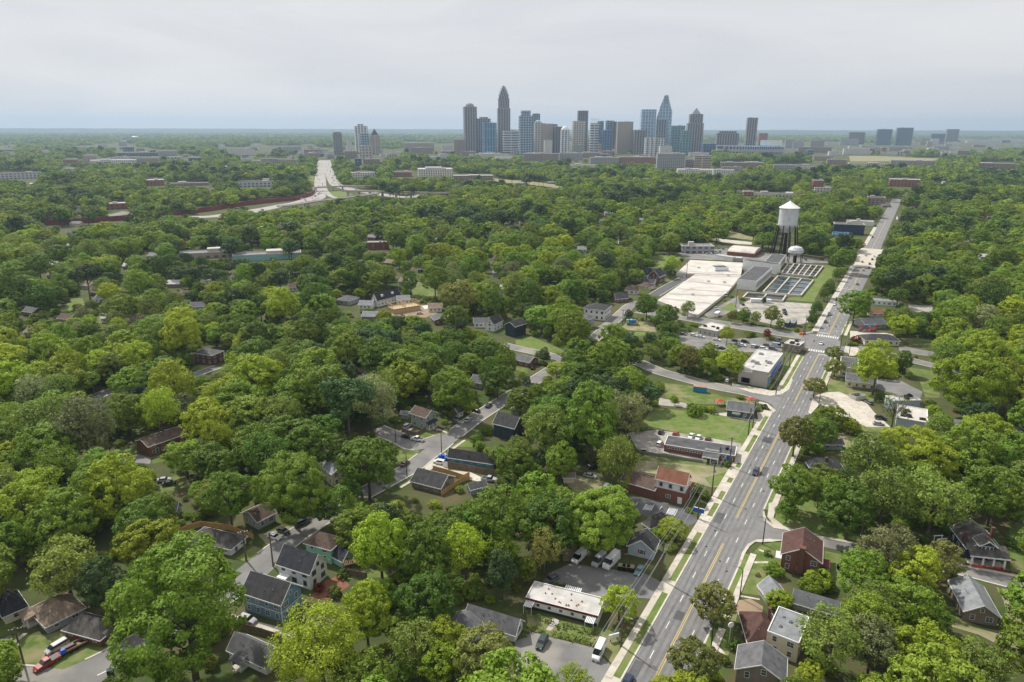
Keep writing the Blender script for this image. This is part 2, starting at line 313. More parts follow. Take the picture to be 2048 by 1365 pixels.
b = MB()
for o,lo,hi in ((-3.15,-40,272),(3.15,-40,272),(-3.3,312,900),(3.3,312,900)):
    s = lo
    while s < hi:bar(b,s,s + 3,o - .09,o + .09,.106);s += 11.6 if s < 400 else 14
b.obj('lane_dashes',M['white'])['kind'] = 'structure'
# crosswalks of the big crossing
for s0 in (275.5,308.5):
    b = MB();o = -6.0
    while o < 6:bar(b,s0,s0 + 2.6,o,o + .62,.108);o += 1.25
    bar(b,s0 - .5,s0 - .2,-6,6,.108);bar(b,s0 + 2.8,s0 + 3.1,-6,6,.108);b.obj('crosswalk',M['white'])['kind'] = 'structure'
b = MB();bar(b,270.5,271.1,0.4,6,.108);bar(b,316.5,317.1,-6,-.4,.108);bar(b,455.5,456.1,-6.5,-.4,.108);b.obj('stop_line',M['white'])['kind'] = 'structure'
b = MB();s = 282.0
while s < 304:bar(b,s,s + .6,11.2,13.6,.112);s += 1.25
b.obj('crosswalk',M['white'])['kind'] = 'structure'
# gutters, verges, pavements: runs between side streets and driveways
def run(s0,s1,side,walk=True,ow=8.4,verge='lush'):
    g = side;o = MB();bar(o,s0,s1,*sorted((g * 6.3,g * 6.75)),.02,.2391);o.obj('kerb',M['kerb'])['kind'] = 'structure'
    o = MB();bar(o,s0,s1,*sorted((g * 6.752,g * ow)),.02,.2113);o.obj('grass_verge',M[verge])['kind'] = 'structure'
    if walk:
        o = MB();n = max(1,int((s1 - s0) / 12))
        bar(o,s0 - 1,s1 + 1,*sorted((g * (ow + .004),g * (ow + 1.7))),.02,.2571);o.obj('pavement',M['concp'])['kind'] = 'structure'
for s0,s1 in ((-3,31),(37,64),(75,84),(87,93),(100,104),(113,117),(128,145),(150,167),(203,262)):run(s0,s1,-1)
run(-10,-7,-1)
for s0,s1 in ((-12,12),(14,24),(30,60),(88,150),(150,172),(216,268),(318,352)):run(s0,s1,1,ow=8.1)
for s0,s1 in ((318,452),(452,560),(700,860)):run(s0,s1,-1,verge='conc',ow=8.2)
for s0,s1 in ((-7,-3),(31,37),(64,75),(84,87),(93,100),(104,113),(117,128),(145,150),(167,174)):
    o = MB();bar(o,s0,s1,-10.1,-6.3,.02,.1837);o.obj('driveway_apron',M['concp'])['kind'] = 'structure'
for s0,s1 in ((178,203),(172,180)):
    pass
# pale concrete bridge deck over the railway
o = MB();bar(o,560,676,-11.5,10.5,.03,.16);o.obj('bridge_deck',M['concp'])['kind'] = 'structure'
b = MB()
bar(b,560,676,-.35,-.2,.17);bar(b,560,676,.2,.35,.17);b.obj('centre_line',M['yellow'])['kind'] = 'structure'
for sd in (-11.2,10.2):
    o = MB();bar(o,560,676,sd - .25,sd + .25,.16,1.1);tag(o.obj('bridge_parapet',M['concp']),'low concrete parapet along the %s side of the pale bridge deck' % ('left' if sd < 0 else 'right'),'parapet')
# square patch grid in the near lane
b = MB();bar(b,140,146,-4.6,-.9,.104);b.obj('road_patch',M['asphd'])['kind'] = 'structure'
# tar crack seals and tyre-dark lanes
b = MB();rr = random.Random(3)
for k in range(70):
    s = rr.uniform(-10,420);o = rr.uniform(-5.8,5.8);pl = [rd(s,o)]
    for j in range(5):s += rr.uniform(.5,2.2);o += rr.uniform(-.6,.6);pl.append(rd(s,max(-6.1,min(6.1,o))))
    strip(b,pl,-.035,.035,.1035)
b.obj('tar_seams',M['asphd'])['kind'] = 'structure'
for o in (-4.75,-1.6,1.6,4.75):
    for w_ in (-.75,.75):b = MB();[bar(b,s,s + 40,o + w_ - .3,o + w_ + .3,.1032) for s in range(-60,280,40)];b.obj('worn_wheel_track',M['stain'])['kind'] = 'structure'
for k in range(16):
    s = rr.uniform(-10,270);o = rr.choice((-4.7,-1.6,1.6,4.7));b = MB();bar(b,s,s + rr.uniform(1.5,9),o - 1.2,o + rr.uniform(.2,1.3),.1045);b.obj('road_patch',M['asphd' if k % 3 == 0 else 'stain'])['kind'] = 'structure'
for k in range(14):p = rd(rr.uniform(0,270),rr.choice((-3.9,-1.2,1.4,4.2)));b = MB();b.tube([(*p,.09),(*p,.109)],.38,12);b.obj('manhole_cover',M['dkmetal'])['kind'] = 'structure'
# --- side streets ---
def corner(name,pts,m,z):return sheet(name,None,None,m,z,plan=pts)
# right-hand street in front (beside the two-storey brick house)
street('side_street','z4',[(600,190),(760,210),(880,262),(1000,285),(1130,322),(1400,372),(1560,410),(1680,442)],5.6,z=.09)
sheet('street_mouth','z4',[(500,440),(545,345),(600,310),(730,296),(830,302),(880,236),(740,190),(690,150),(668,90),(690,20),(560,80),(440,400)],'asph',.088)
sheet('pavement','z4',[(655,90),(668,92),(680,150),(760,205),(905,238),(905,246),(740,215),(664,158)],'concp',.1,th=.14)
sheet('pavement','z4',[(700,30),(735,20),(786,0),(760,60),(735,140),(800,190),(900,232),(890,238),(745,200),(698,140),(690,130),(700,60)],'concp',.11,th=.15)
sheet('pavement','z4',[(905,236),(1400,335),(1410,350),(900,248)],'concp',.1,th=.14)
sheet('pavement','z4',[(470,500),(500,400),(545,335),(605,303),(700,296),(830,306),(725,318),(640,322),(600,318),(560,350),(520,410),(488,500)],'concp',.1,th=.14)
sheet('lawn','z4',[(490,500),(640,340),(725,318),(830,320),(800,560),(640,720),(440,690)],'lawn',.06)
sheet('lawn','z4',[(735,150),(800,30),(960,10),(1150,110),(1160,190),(1390,270),(1400,345),(1150,290),(900,235),(790,190)],'lush',.06)
sheet('lawn','z4',[(1120,385),(1330,425),(1300,660),(1120,640)],'lawn',.05)
sheet('lawn','z8',[(160,1100),(330,1090),(570,1150),(600,1260),(740,1345),(450,1345),(190,1230)],'lush',.05)
street('side_street','z5',[(-80,330),(40,365),(200,400),(480,450),(830,520),(1010,565),(1301,640),(1500,690)],6.2,z=.08,vis=False)
clear('z5',[(830,500),(1301,590),(1301,680),(1090,645),(870,590)])
sheet('pavement','z5',[(830,486),(1301,575),(1301,592),(830,502)],'concp',.1,th=.12)
sheet('dirt_drive','z5',[(1095,655),(1210,680),(1250,820),(1301,930),(1301,1120),(1195,1010),(1180,880),(1150,760)],'straw',.05)
sheet('lawn','z5',[(1215,685),(1301,695),(1301,920),(1255,810)],'lush',.05)
sheet('lawn','z5',[(760,860),(845,900),(1000,960),(1110,980),(1190,1010),(1290,1120),(1100,1080),(960,1010),(760,950)],'straw',.05)
sheet('lawn','z5',[(1190,180),(1301,200),(1301,560),(1200,530)],'lush',.05)
sheet('lawn','z5',[(840,440),(985,470),(985,500),(840,480)],'lush',.06)
sheet('lawn','z5',[(1010,475),(1180,520),(1200,535),(1010,500)],'lush',.06)
clear('z5',[(600,260),(800,250),(820,330),(640,300)])
sheet('bare_earth','z4',[(440,760),(560,740),(660,800),(650,860),(520,850),(440,840)],'dirt',.055)
sheet('garden_path','z4',[(460,710),(630,740),(635,752),(465,722)],'concp',.07)
sheet('garden_path','z4',[(590,462),(740,462),(740,474),(585,476)],'concp',.07)
sheet('garden_path','z4',[(632,370),(690,392),(684,404),(624,378)],'concp',.07)
sheet('lawn','z4',[(380,860),(470,850),(440,960),(400,1180),(330,1150)],'lawn',.05)
sheet('garden_path','z4',[(200,1040),(260,1100),(330,980),(350,960),(330,1100),(380,1160),(270,1150)],'concp',.07)
# right side further up: car park, lots
street('side_street','a8',[(1240,280),(1400,262),(1560,290),(1800,350),(1950,385),(2150,430)],7.5,z=.09)
sheet('parking_lot','a8',[(1700,245),(1950,290),(1960,330),(1790,300),(1700,280)],'asph2',.06)
sheet('parking_lot','a8',[(1200,565),(1290,560),(1480,640),(1530,700),(1640,800),(1480,800),(1250,700),(1160,640)],'concp',.07)
sheet('driveway_apron','a8',[(1115,590),(1200,566),(1165,640),(1095,715),(1080,700)],'concp',.115)
sheet('road_mouth','a8',[(1085,720),(1115,590),(1070,560),(1040,720)],'asph',.088)
sheet('lawn','a8',[(1215,440),(1330,480),(1540,570),(1520,640),(1440,600),(1210,560)],'lawn',.05)
sheet('lawn','a8',[(1440,780),(1650,800),(1650,840),(1450,830)],'lawn',.05)
sheet('lawn','a8',[(1700,190),(1900,200),(2040,280),(1780,240)],'lawn',.05)
sheet('lawn','a8',[(1750,390),(1960,420),(1980,600),(1880,600),(1840,480)],'lawn',.045)
sheet('yard','a8',[(1530,470),(1700,480),(1860,560),(1840,620),(1540,540)],'asph2',.05)
sheet('island','a8',[(1330,250),(1420,262),(1440,300),(1390,316),(1360,316)],'concp',.1,th=.1)
sheet('yard','a8',[(1250,830),(1540,900),(1500,950),(1260,930)],'straw',.04)
# left: restaurant street and field
street('side_street','a8',[(960,640),(860,625),(760,595),(640,560),(430,520),(180,455),(60,420),(-100,350)],8.2,z=.09)
sheet('road_mouth','a8',[(860,690),(830,650),(760,612),(760,585),(880,575),(935,548),(990,520),(900,700)],'asph',.089)
sheet('pavement','a8',[(560,505),(700,530),(830,555),(910,545),(945,500),(965,470),(975,480),(950,545),(900,580),(820,590),(700,570),(560,525)],'concp',.1,th=.13)
sheet('pavement','a8',[(745,628),(800,640),(860,690),(845,705),(790,655),(740,640)],'concp',.1,th=.13)
sheet('lawn','a8',[(100,500),(280,520),(500,590),(740,632),(720,660),(530,650),(250,640),(100,600)],'lawn',.05)
sheet('lawn','a8',[(20,670),(250,690),(440,710),(720,775),(730,800),(640,940),(420,890),(100,820),(-60,780)],'lush',.045)
sheet('gravel_lane','a8',[(60,600),(250,640),(250,670),(60,650)],'gravel',.05)
sheet('patio','a8',[(430,710),(540,700),(740,750),(740,772),(520,728)],'concp',.07)
sheet('forecourt','a8',[(730,700),(850,705),(850,730),(790,790),(740,760)],'concp',.082)
sheet('gravel_lot','z2',[(720,350),(960,330),(1240,370),(1640,440),(1660,470),(1600,600),(1400,600),(1020,520),(860,530),(790,480)],'gravel',.055)
sheet('lawn','z2',[(860,540),(1330,600),(1470,620),(1560,650),(1480,800),(1400,800),(1260,760),(1000,700),(750,660),(780,560)],'straw',.05)
sheet('lawn','z2',[(860,530),(1330,590),(1520,625),(1470,640),(1100,600),(820,580)],'lawn',.06)
sheet('lawn','z2',[(1345,720),(1560,665),(1510,790),(1400,790)],'lush',.06)
sheet('parking_lot','z2',[(640,860),(930,900),(1180,965),(1310,1070),(1180,1140),(820,1020)],'asphd',.06)
sheet('yard','z2',[(300,700),(560,760),(600,820),(460,850),(280,830),(200,760)],'straw',.05)
clear('z2',[(350,580),(480,600),(480,730),(340,720)])
b = MB()
def pxline(b,k,p,q,w,z,m=0):
    a,c = GP(k,p),GP(k,q);d = (c - a)[:2];d /= np.linalg.norm(d);n = np.array([d[1],-d[0]]) * w / 2
    b.face([(*(a[:2] + n),z),(*(a[:2] - n),z),(*(c[:2] - n),z),(*(c[:2] + n),z)][::-1],m)
for p,q in (((865,945),(842,985)),((935,940),(910,990)),((1000,955),(975,985)),((1060,970),(1030,1022)),((1128,980),(1100,1035)),((800,920),(785,945)),((865,942),(935,955)),((1060,968),(1130,982))):pxline(b,'z2',p,q,.18,.068)
for k in range(7):t = k / 7;pxline(b,'z2',(866 + 60 * t,950 + 8 * t),(846 + 62 * t,982 + 8 * t),.16,.068);pxline(b,'z2',(1062 + 60 * t,975 + 8 * t),(1036 + 62 * t,1018 + 12 * t),.16,.068)
b.obj('parking_stripes',M['white'])['kind'] = 'structure'
# parking lots round the white trailer office
sheet('parking_lot','z3',[(1010,400),(1190,320),(1480,360),(1800,400),(1900,450),(2000,540),(1860,610),(1750,600),(1500,610),(1290,560),(1180,500),(1020,470)],'asph2',.06)
sheet('parking_lot','z3',[(880,880),(1020,920),(1380,1010),(1470,1100),(1560,1190),(1440,1300),(1200,1330),(820,1330),(740,1200),(740,960)],'asph2',.062)
sheet('lawn','z3',[(830,730),(1060,780),(1420,840),(1560,880),(1600,1000),(1540,1150),(1400,1000),(1020,910),(850,860)],'lawn',.05)
sheet('garden_path','z3',[(1050,760),(1110,790),(1030,870),(990,860),(1020,820)],'stone',.07)
sheet('lawn','z3',[(170,640),(400,690),(330,780),(180,720)],'lawn',.05)
clear('z3',[(1120,110),(1260,150),(1250,220),(1130,200)])
sheet('yard','z3',[(1120,120),(1250,160),(1240,300),(1130,300)],'straw',.05)
# --- arrow street (left of centre) ---
AP = [GP('z1',q)[:2] for q in ((430,1035),(560,880),(700,775),(830,680),(970,570),(1100,470),(1280,340),(1480,180),(1620,80))]
ext = [GP('c4',q)[:2] for q in ((960,730),(1100,690),(1190,640),(1290,580),(1390,510),(1450,460),(1560,380),(1700,280),(1850,140))]
far_ = [GP('b5',q)[:2] for q in ((560,770),(700,690),(800,640))]
near_ = [GP('z7',q)[:2] for q in ((300,760),(500,600),(640,490),(760,400),(900,300),(1010,240),(1150,140))]
street('residential_street',None,None,7.4,plan=[near_[1],near_[2],near_[3],GP("p",(612,1058))[:2],GP("p",(700,1003))[:2]] + AP[1:7] + ext[3:] ,m='asph2',vis=False)
CLEAR.append([px('z1',q) for q in ((490,990),(500,860),(700,690),(880,600),(1000,500),(1200,380),(1400,250),(1480,200),(1560,240),(1440,340),(1200,500),(1080,600),(900,730),(640,930),(520,1030))])
CLEAR.append([px('z7',q) for q in ((470,560),(600,450),(760,370),(860,290),(1000,240),(800,400),(700,470),(600,580),(520,560))])
CLEAR.append([px('c4',q) for q in ((1100,700),(1250,590),(1290,430),(1420,420),(1420,540),(1290,600),(1150,720))])
CLEAR.append([px('c4',q) for q in ((1680,250),(1770,170),(1950,100),(1950,130),(1740,260),(1720,310))])
street('side_street','z1',[(930,560),(760,620),(620,640),(520,590),(400,540),(250,480)],8.0,z=.075,vis=False)
clear('z1',[(450,560),(560,520),(720,600),(800,610),(900,560),(900,640),(690,700),(560,650)])
street('side_street','c4',[(1500,490),(1380,480),(1240,440),(1100,410),(960,380),(800,340)],7.5,z=.075,vis=False)
clear('c4',[(880,360),(1140,400),(1140,440),(930,410)])
sheet('lawn','c4',[(930,300),(1060,250),(1300,350),(1420,410),(1330,415),(1150,400),(940,350)],'lush',.05)
sheet('lawn','c4',[(930,530),(1060,560),(1050,620),(940,590)],'lawn',.05)
sheet('lawn','z1',[(640,540),(740,490),(930,520),(900,570),(800,600),(720,595)],'lawn',.06)
sheet('lawn','z1',[(360,620),(500,630),(640,670),(680,700),(580,780),(480,800),(370,720)],'lawn',.06)
sheet('lawn','z1',[(850,740),(1090,590),(1200,600),(1200,660),(1020,650),(900,760)],'lush',.05)
sheet('pavement','z1',[(850,770),(1110,590),(1130,595),(900,765),(820,860),(640,980),(500,1060),(480,1050),(640,950)],'concp',.08,th=.12)
sheet('garden_path','z1',[(830,480),(860,478),(970,518),(950,526)],'concp',.08)
sheet('driveway','z1',[(700,860),(820,770),(950,850),(960,880),(1180,905),(1300,960),(1290,1000),(1160,975),(1100,940),(830,865),(760,870)],'concp',.06)
sheet('driveway','z1',[(430,520),(520,480),(620,470),(560,520),(460,560)],'concp',.06)
# bottom-left streets and yards
street('residential_street','z6',[(60,1330),(260,1345),(470,1370)],7,vis=True)
street('residential_street','z6',[(300,1420),(560,1310),(760,1220),(960,1110),(1150,1010),(1450,860),(1800,640),(1990,480)],7,vis=False)
sheet('road_mouth','z6',[(95,1230),(230,1275),(420,1310),(560,1290),(700,1230),(900,1120),(1000,1080),(900,1240),(760,1370),(300,1400),(120,1400)],'asph2',.09)
sheet('lawn','z6',[(110,1190),(100,1020),(360,1010),(480,970),(500,1040),(330,1150),(260,1280)],'lawn',.06)
sheet('lawn','z6',[(340,1280),(460,1180),(620,1060),(780,1110),(860,1110),(960,1060),(700,1210),(560,1290),(480,1298)],'lawn',.06)
sheet('bare_earth','z6',[(190,1190),(330,1150),(440,1080),(480,1120),(300,1290),(230,1260)],'dirt',.065)
sheet('garden_path','z6',[(95,1060),(175,1000),(205,1000),(100,1090)],'concp',.08)
sheet('lawn','z6',[(0,900),(110,930),(120,990),(0,1030)],'lawn',.05)
sheet('driveway','z6',[(0,1040),(80,1010),(100,1030),(0,1090)],'asph2',.06)
clear('z6',[(1700,870),(1870,900),(1870,940),(1730,900)])
sheet('driveway','z7',[(400,880),(640,950),(960,1030),(960,1080),(700,1010),(400,920)],'concp',.06)
sheet('lawn','z7',[(430,490),(560,400),(640,430),(590,470),(500,510)],'lush',.06)
sheet('lawn','z7',[(940,840),(1230,900),(1240,960),(1050,1000),(900,900)],'straw',.05)
sheet('lawn','z7',[(1180,560),(1380,560),(1560,600),(1500,620),(1200,640)],'lush',.05)
sheet('yard','z7',[(590,320),(700,290),(860,240),(860,310),(760,360),(650,390)],'straw',.05)
sheet('garden','z7',[(1080,640),(1180,600),(1240,680),(1100,780),(950,770)],'mulch',.05)
sheet('lawn','c3',[(290,1340),(440,1270),(480,1280),(440,1365),(300,1365)],'lawn',.05)
# brick flats clearing on the left
sheet('lawn','b3',[(900,600),(1130,470),(1120,600),(930,650)],'lush',.05)
sheet('gravel_lot','b3',[(950,660),(1130,610),(1240,640),(1230,690),(1100,680)],'asph2',.055)
sheet('lawn','b3',[(1240,640),(1600,540),(1640,600),(1400,650),(1250,690)],'lawn',.05)
sheet('lawn','b3',[(1290,900),(1420,780),(1560,800),(1560,880),(1330,930)],'lawn',.05)
sheet('lawn','b2',[(1560,1070),(1600,1030),(1770,1020),(1680,1070)],'lawn',.05);street('lane','b2',[(1560,1120),(1700,1070),(1790,1040)],6)
street('lane','b2',[(780,1290),(900,1245),(1050,1230),(1200,1215)],7,vis=True)
sheet('lawn','b2',[(540,480),(680,480),(700,570),(560,580)],'lush',.05);sheet('lawn','b2',[(800,620),(900,630),(900,680),(810,690)],'lawn',.05)
sheet('bare_earth','b4',[(1150,770),(1300,720),(1400,700),(1400,740),(1250,790)],'dirt',.055);street('lane','b4',[(1280,830),(1380,760),(1500,680)],8,vis=False)
clear('b4',[(1160,780),(1300,715),(1420,690),(1420,790),(1280,800)])
sheet('bare_earth','b4',[(1780,200),(1960,240),(1970,260),(1850,310),(1560,300),(1540,260)],'dirt',.055)
sheet('house_pad','b4',[(1820,215),(1900,205),(1930,225),(1840,240)],'white',.09)
sheet('lawn','b4',[(1900,270),(2048,290),(2048,340),(1900,300)],'lawn',.05)
sheet('lawn','c1',[(1090,740),(1290,800),(1290,870),(1080,880)],'lawn',.045)
# street to the left of the reservoirs and the wide cross road
street('residential_street','b5',[(520,860),(620,790),(720,700),(790,640),(900,610)],8,vis=True)
street('access_road','b5',[(1010,545),(1150,460),(1280,390),(1330,365)],8.5,m='asphd')
street('cross_road','a6',[(1420,1230),(1100,1180),(800,1130),(500,1085),(200,1035),(-100,990)],12.5,z=.085,vis=True)
sheet('road_mouth','a6',[(1220,1165),(1400,1190),(1560,1240),(1560,1320),(1400,1330),(1250,1290)],'asph',.09)
sheet('yard','a6',[(700,960),(820,900),(1330,935),(1290,1090),(1100,1130),(900,1080),(720,1000)],'gravel',.05)
sheet('yard','a6',[(440,1020),(720,870),(740,960),(600,1030),(480,1050)],'asph2',.055)
sheet('lawn','a6',[(560,990),(660,925),(700,930),(700,990)],'lush',.06)
sheet('lawn','a6',[(1090,900),(1240,860),(1340,735),(1360,710),(1420,620),(1520,620),(1530,690),(1400,800),(1340,920),(1160,905)],'lush',.05)
sheet('lawn','a6',[(20,540),(300,545),(200,620),(40,640)],'lush',.05)
sheet('yard','a6',[(230,520),(620,480),(1000,520),(1240,540),(1450,580),(1460,600),(1100,600),(300,565)],'asph2',.05)
sheet('lawn','b5',[(700,850),(760,800),(1000,800),(1040,900),(760,880)],'straw',.05)
sheet('lawn','b5',[(750,900),(980,900),(980,930),(760,940)],'lush',.05)
sheet('lawn','b5',[(1040,400),(1190,380),(1200,400),(1050,455)],'lawn',.05)
sheet('lawn','b5',[(0,1050),(130,1080),(130,1105),(0,1110)],'lawn',.05)
sheet('parking_lot','a8',[(200,160),(330,150),(470,195),(560,200),(760,190),(905,235),(900,285),(690,290),(560,290),(200,260)],'asph2',.06)
sheet('lawn','a8',[(840,470),(905,400),(980,310),(975,340),(900,500)],'lush',.05)
sheet('lot','a6',[(470,395),(560,400),(840,430),(830,450),(640,440),(480,410)],'concp',.05)
sheet('railway_cut','a6',[(610,320),(880,400),(880,420),(660,390)],'straw',.05)
sheet('yard','b6',[(530,680),(760,690),(740,760),(540,740)],'gravel',.05)
sheet('yard','b6',[(0,920),(330,940),(420,960),(120,1000),(0,990)],'concp',.05)
sheet('meadow','a3',[(940,355),(1100,355),(1520,372),(1450,388),(950,390)],'straw',.05)
sheet('meadow','b7',[(440,600),(900,640),(1220,680),(1100,700),(700,650),(450,640)],'straw',.05)
sheet('meadow','a5',[(790,430),(950,420),(1060,460),(900,490)],'lush',.05)
sheet('meadow','a5',[(560,265),(660,260),(660,330),(600,310)],'lush',.05)
sheet('meadow','a4',[(690,668),(860,660),(860,678),(700,690)],'lush',.05)
sheet('lot','a4',[(690,676),(780,650),(850,656),(720,690)],'asph2',.05)
# --- motorway, ramps, flyovers, red noise wall ---
street('motorway','a5',[(725,108),(722,180),(720,270),(718,350),(712,400),(690,440),(640,480),(520,535),(300,575),(0,640)],26,m='hwy',kerb=False)
street('motorway','a5',[(790,108),(800,160),(815,230),(840,300),(885,360),(990,395),(1150,425),(1300,452),(1600,486),(1760,460)],24,m='hwy',kerb=False)
street('slip_road','a5',[(722,400),(732,440),(745,480),(690,515),(600,548)],11,m='hwy',kerb=False)
street('slip_road','a5',[(760,390),(790,440),(840,480),(920,500)],10,m='hwy',kerb=False)
street('motorway','a4',[(1900,600),(1700,632),(1380,680),(1100,690),(700,700),(400,715)],24,m='hwy',kerb=False,vis=False)
clear('a4',[(1290,660),(1390,655),(1400,690),(1290,690)])
b = MB()
def walls(k,pts,h,th=.6):
    b = MB();w = [GP(k,q)[:2] for q in pts];strip(b,w,-th / 2,th / 2,0,h);return b,w
for pts,lab in (([(2015,530),(1990,552),(1900,578),(1700,598),(1500,622),(1350,648),(1090,680)],'long red noise wall curving beside the motorway towards the interchange'),([(860,700),(780,708),(600,722),(440,732),(250,742)],'dark red noise wall stretch half hidden by trees beside the grassy lot')):
    b,w = walls('a4',pts,6.5);tag(b.obj('noise_wall',M['noise']),lab,'noise wall','red noise walls along the motorway');CLEAR.append([px('a4',(q[0],q[1] - 24)) for q in pts] + [px('a4',(q[0],q[1] + 1)) for q in pts[::-1]]);[NOGO.append([w[i] + (-4,-6),w[i + 1] + (4,-6),w[i + 1] + (4,6),w[i] + (-4,6)]) for i in range(len(w) - 1)]
    for q in w[:-1]:pass
def flyover(label,k,pts,h,w,piers,hs=None):
    pl = smooth([G(*px(k,q),h) for q in pts]);n = len(pl)
    zs = [hs(i / (n - 1)) if hs else 0 for i in range(n)]
    t = thing('flyover',label,'flyover',(0,0,0));b = MB();strip(b,pl,-w / 2,w / 2,h - 1.3,h,zs=zs);b.obj('deck',M['hwy'],t)
    for s_ in (-1,1):b = MB();strip(b,pl,s_ * w / 2 - .2,s_ * w / 2 + .2,h + .005,h + 1.0,zs=zs);b.obj('barrier',M['concp'],t)
    for u in piers:
        i = int(u * (n - 1));p = pl[i];b = MB();d = (pl[min(i + 1,n - 1)] - pl[i - 1]);d /= np.linalg.norm(d);c = np.array([d[1],-d[0]])
        for o in (-w * .3,w * .3):q = p + c * o;b.tube([(*q,0),(*q,h - 2.4 + zs[i])],1.0,8)
        e = [p + c * w * .45 + d,p - c * w * .45 + d,p - c * w * .45 - d,p + c * w * .45 - d];b.prism([tuple(x) for x in e][::-1],h - 2.4 + zs[i],h - 1.31 + zs[i]);b.obj('pier',M['conc'],t)
    for i in range(n - 1):
        A,B = offset(pl,-w / 2),offset(pl,w / 2);q = [PJ((*A[i],h + 1)),PJ((*B[i],h - 2)),PJ((*B[i + 1],h - 2)),PJ((*A[i + 1],h + 1))];CLEAR.append([(a[0],a[1]) for a in q])
flyover('curved grey flyover on paired piers crossing over the motorway merge','a5',[(300,580),(450,562),(650,530),(900,500),(1100,475),(1300,448)],8,11,[.2,.35,.5,.65,.8,.93])
flyover('straight grey flyover running right from the interchange towards the woods','a5',[(950,420),(1150,424),(1400,430),(1700,436),(2048,442)],11,10,[.1,.22,.36,.48,.6,.72,.85])
flyover('thin concrete overpass spanning both motorway carriageways farther off','a5',[(640,388),(760,380),(900,375),(1050,370),(1250,366)],8,8,[.1,.45,.62,.8])

for pl,w,z in KERB:
    for sd in (-1,1):
        b = MB();ln = offset(pl,sd * (w / 2 + .22))
        for i in range(len(ln) - 1):
            mid_ = (ln[i] + ln[i + 1]) / 2
            if any(p2 is not None and w2 > 4 and not (len(p2) == len(pl) and abs(p2[0] - pl[0][:2]).sum() < .01) and np.min(np.linalg.norm(p2 - mid_,axis=1)) < w2 / 2 + 3.2 for p2,w2 in WAYS):continue
            if abs((mid_ - RA) @ RN) < 17:continue
            strip(b,[ln[i],ln[i + 1]],-.22,.22,0.01,z + .1)
        if b.f:b.obj('kerb',M['kerb'])['kind'] = 'structure'
# ---------------- houses and low buildings ----------------
FOOT = []
def hull(pts):
    pts = sorted(set((round(a,2),round(b,2)) for a,b in pts))
    def half(ps):
        h = []
        for p in ps:
            while len(h) > 1 and (h[-1][0] - h[-2][0]) * (p[1] - h[-2][1]) - (h[-1][1] - h[-2][1]) * (p[0] - h[-2][0]) <= 0:h.pop()
            h.append(p)
        return h
    return half(pts)[:-1] + half(pts[::-1])[:-1]
WM = {}
def window_mesh(w,h,fr,shut=None):
    k = (round(w,2),round(h,2),fr,shut)
    if k in WM:return WM[k]
    f = MB();t = .09
    f.box(-w / 2 - t,-.07,-t,-w / 2,.02,h + t);f.box(w / 2,-.07,-t,w / 2 + t,.02,h + t);f.box(-w / 2,-.07,-t,w / 2,.02,0);f.box(-w / 2,-.07,h,w / 2,.02,h + t)
    if h > .9:f.box(-w / 2,-.055,h * .5 - .025,w / 2,-.004,h * .5 + .025)
    if w > 1.3:f.box(-.03,-.05,0,.03,-.003,h)
    p = MB().box(-w / 2,-.03,0,w / 2,.01,h)
    WM[k] = (f.mesh('window_frame',M[fr]),p.mesh('pane',M['glass']));return WM[k]
def window(par,side,u,z,w=.9,h=1.4,fr='trim',W=0,D=0,shut=None):
    a,b = window_mesh(w,h,fr)
    loc,rz = {'R':((u,0,z),0),'L':((0,u,z),-math.pi / 2),'B':((W - u,D,z),math.pi),'E':((W,u,z),math.pi / 2)}[side]
    o = inst('window',a,par,loc,rz);inst('pane',b,o)
    if shut:
        k = ('sh',round(h,2),shut)
        if k not in WM:WM[k] = MB().box(-.2,-.06,0,.2,.01,h).mesh('shutter',M[shut])
        for s in (-1,1):inst('shutter',WM[k],o,(s * (w / 2 + .3),0,0))
    return o
def door(par,side,u,z=0.2,w=1.0,h=2.1,m='door'):
    k = ('d',w,h,m)
    if k not in WM:WM[k] = (MB().box(-w / 2,-.06,0,w / 2,.01,h).box(w / 2 - .18,-.11,h * .45,w / 2 - .1,-.06,h * .5).mesh('door',M[m]),MB().box(-w / 2 - .1,-.04,0,-w / 2,.01,h + .1).box(w / 2,-.04,0,w / 2 + .1,.01,h + .1).box(-w / 2,-.04,h,w / 2,.01,h + .1).mesh('door_frame',M['trim']))
    loc,rz = {'R':((u,0,z),0),'L':((0,u,z),-math.pi / 2)}[side]
    o = inst('door',WM[k][0],par,loc,rz);inst('door_frame',WM[k][1],o)
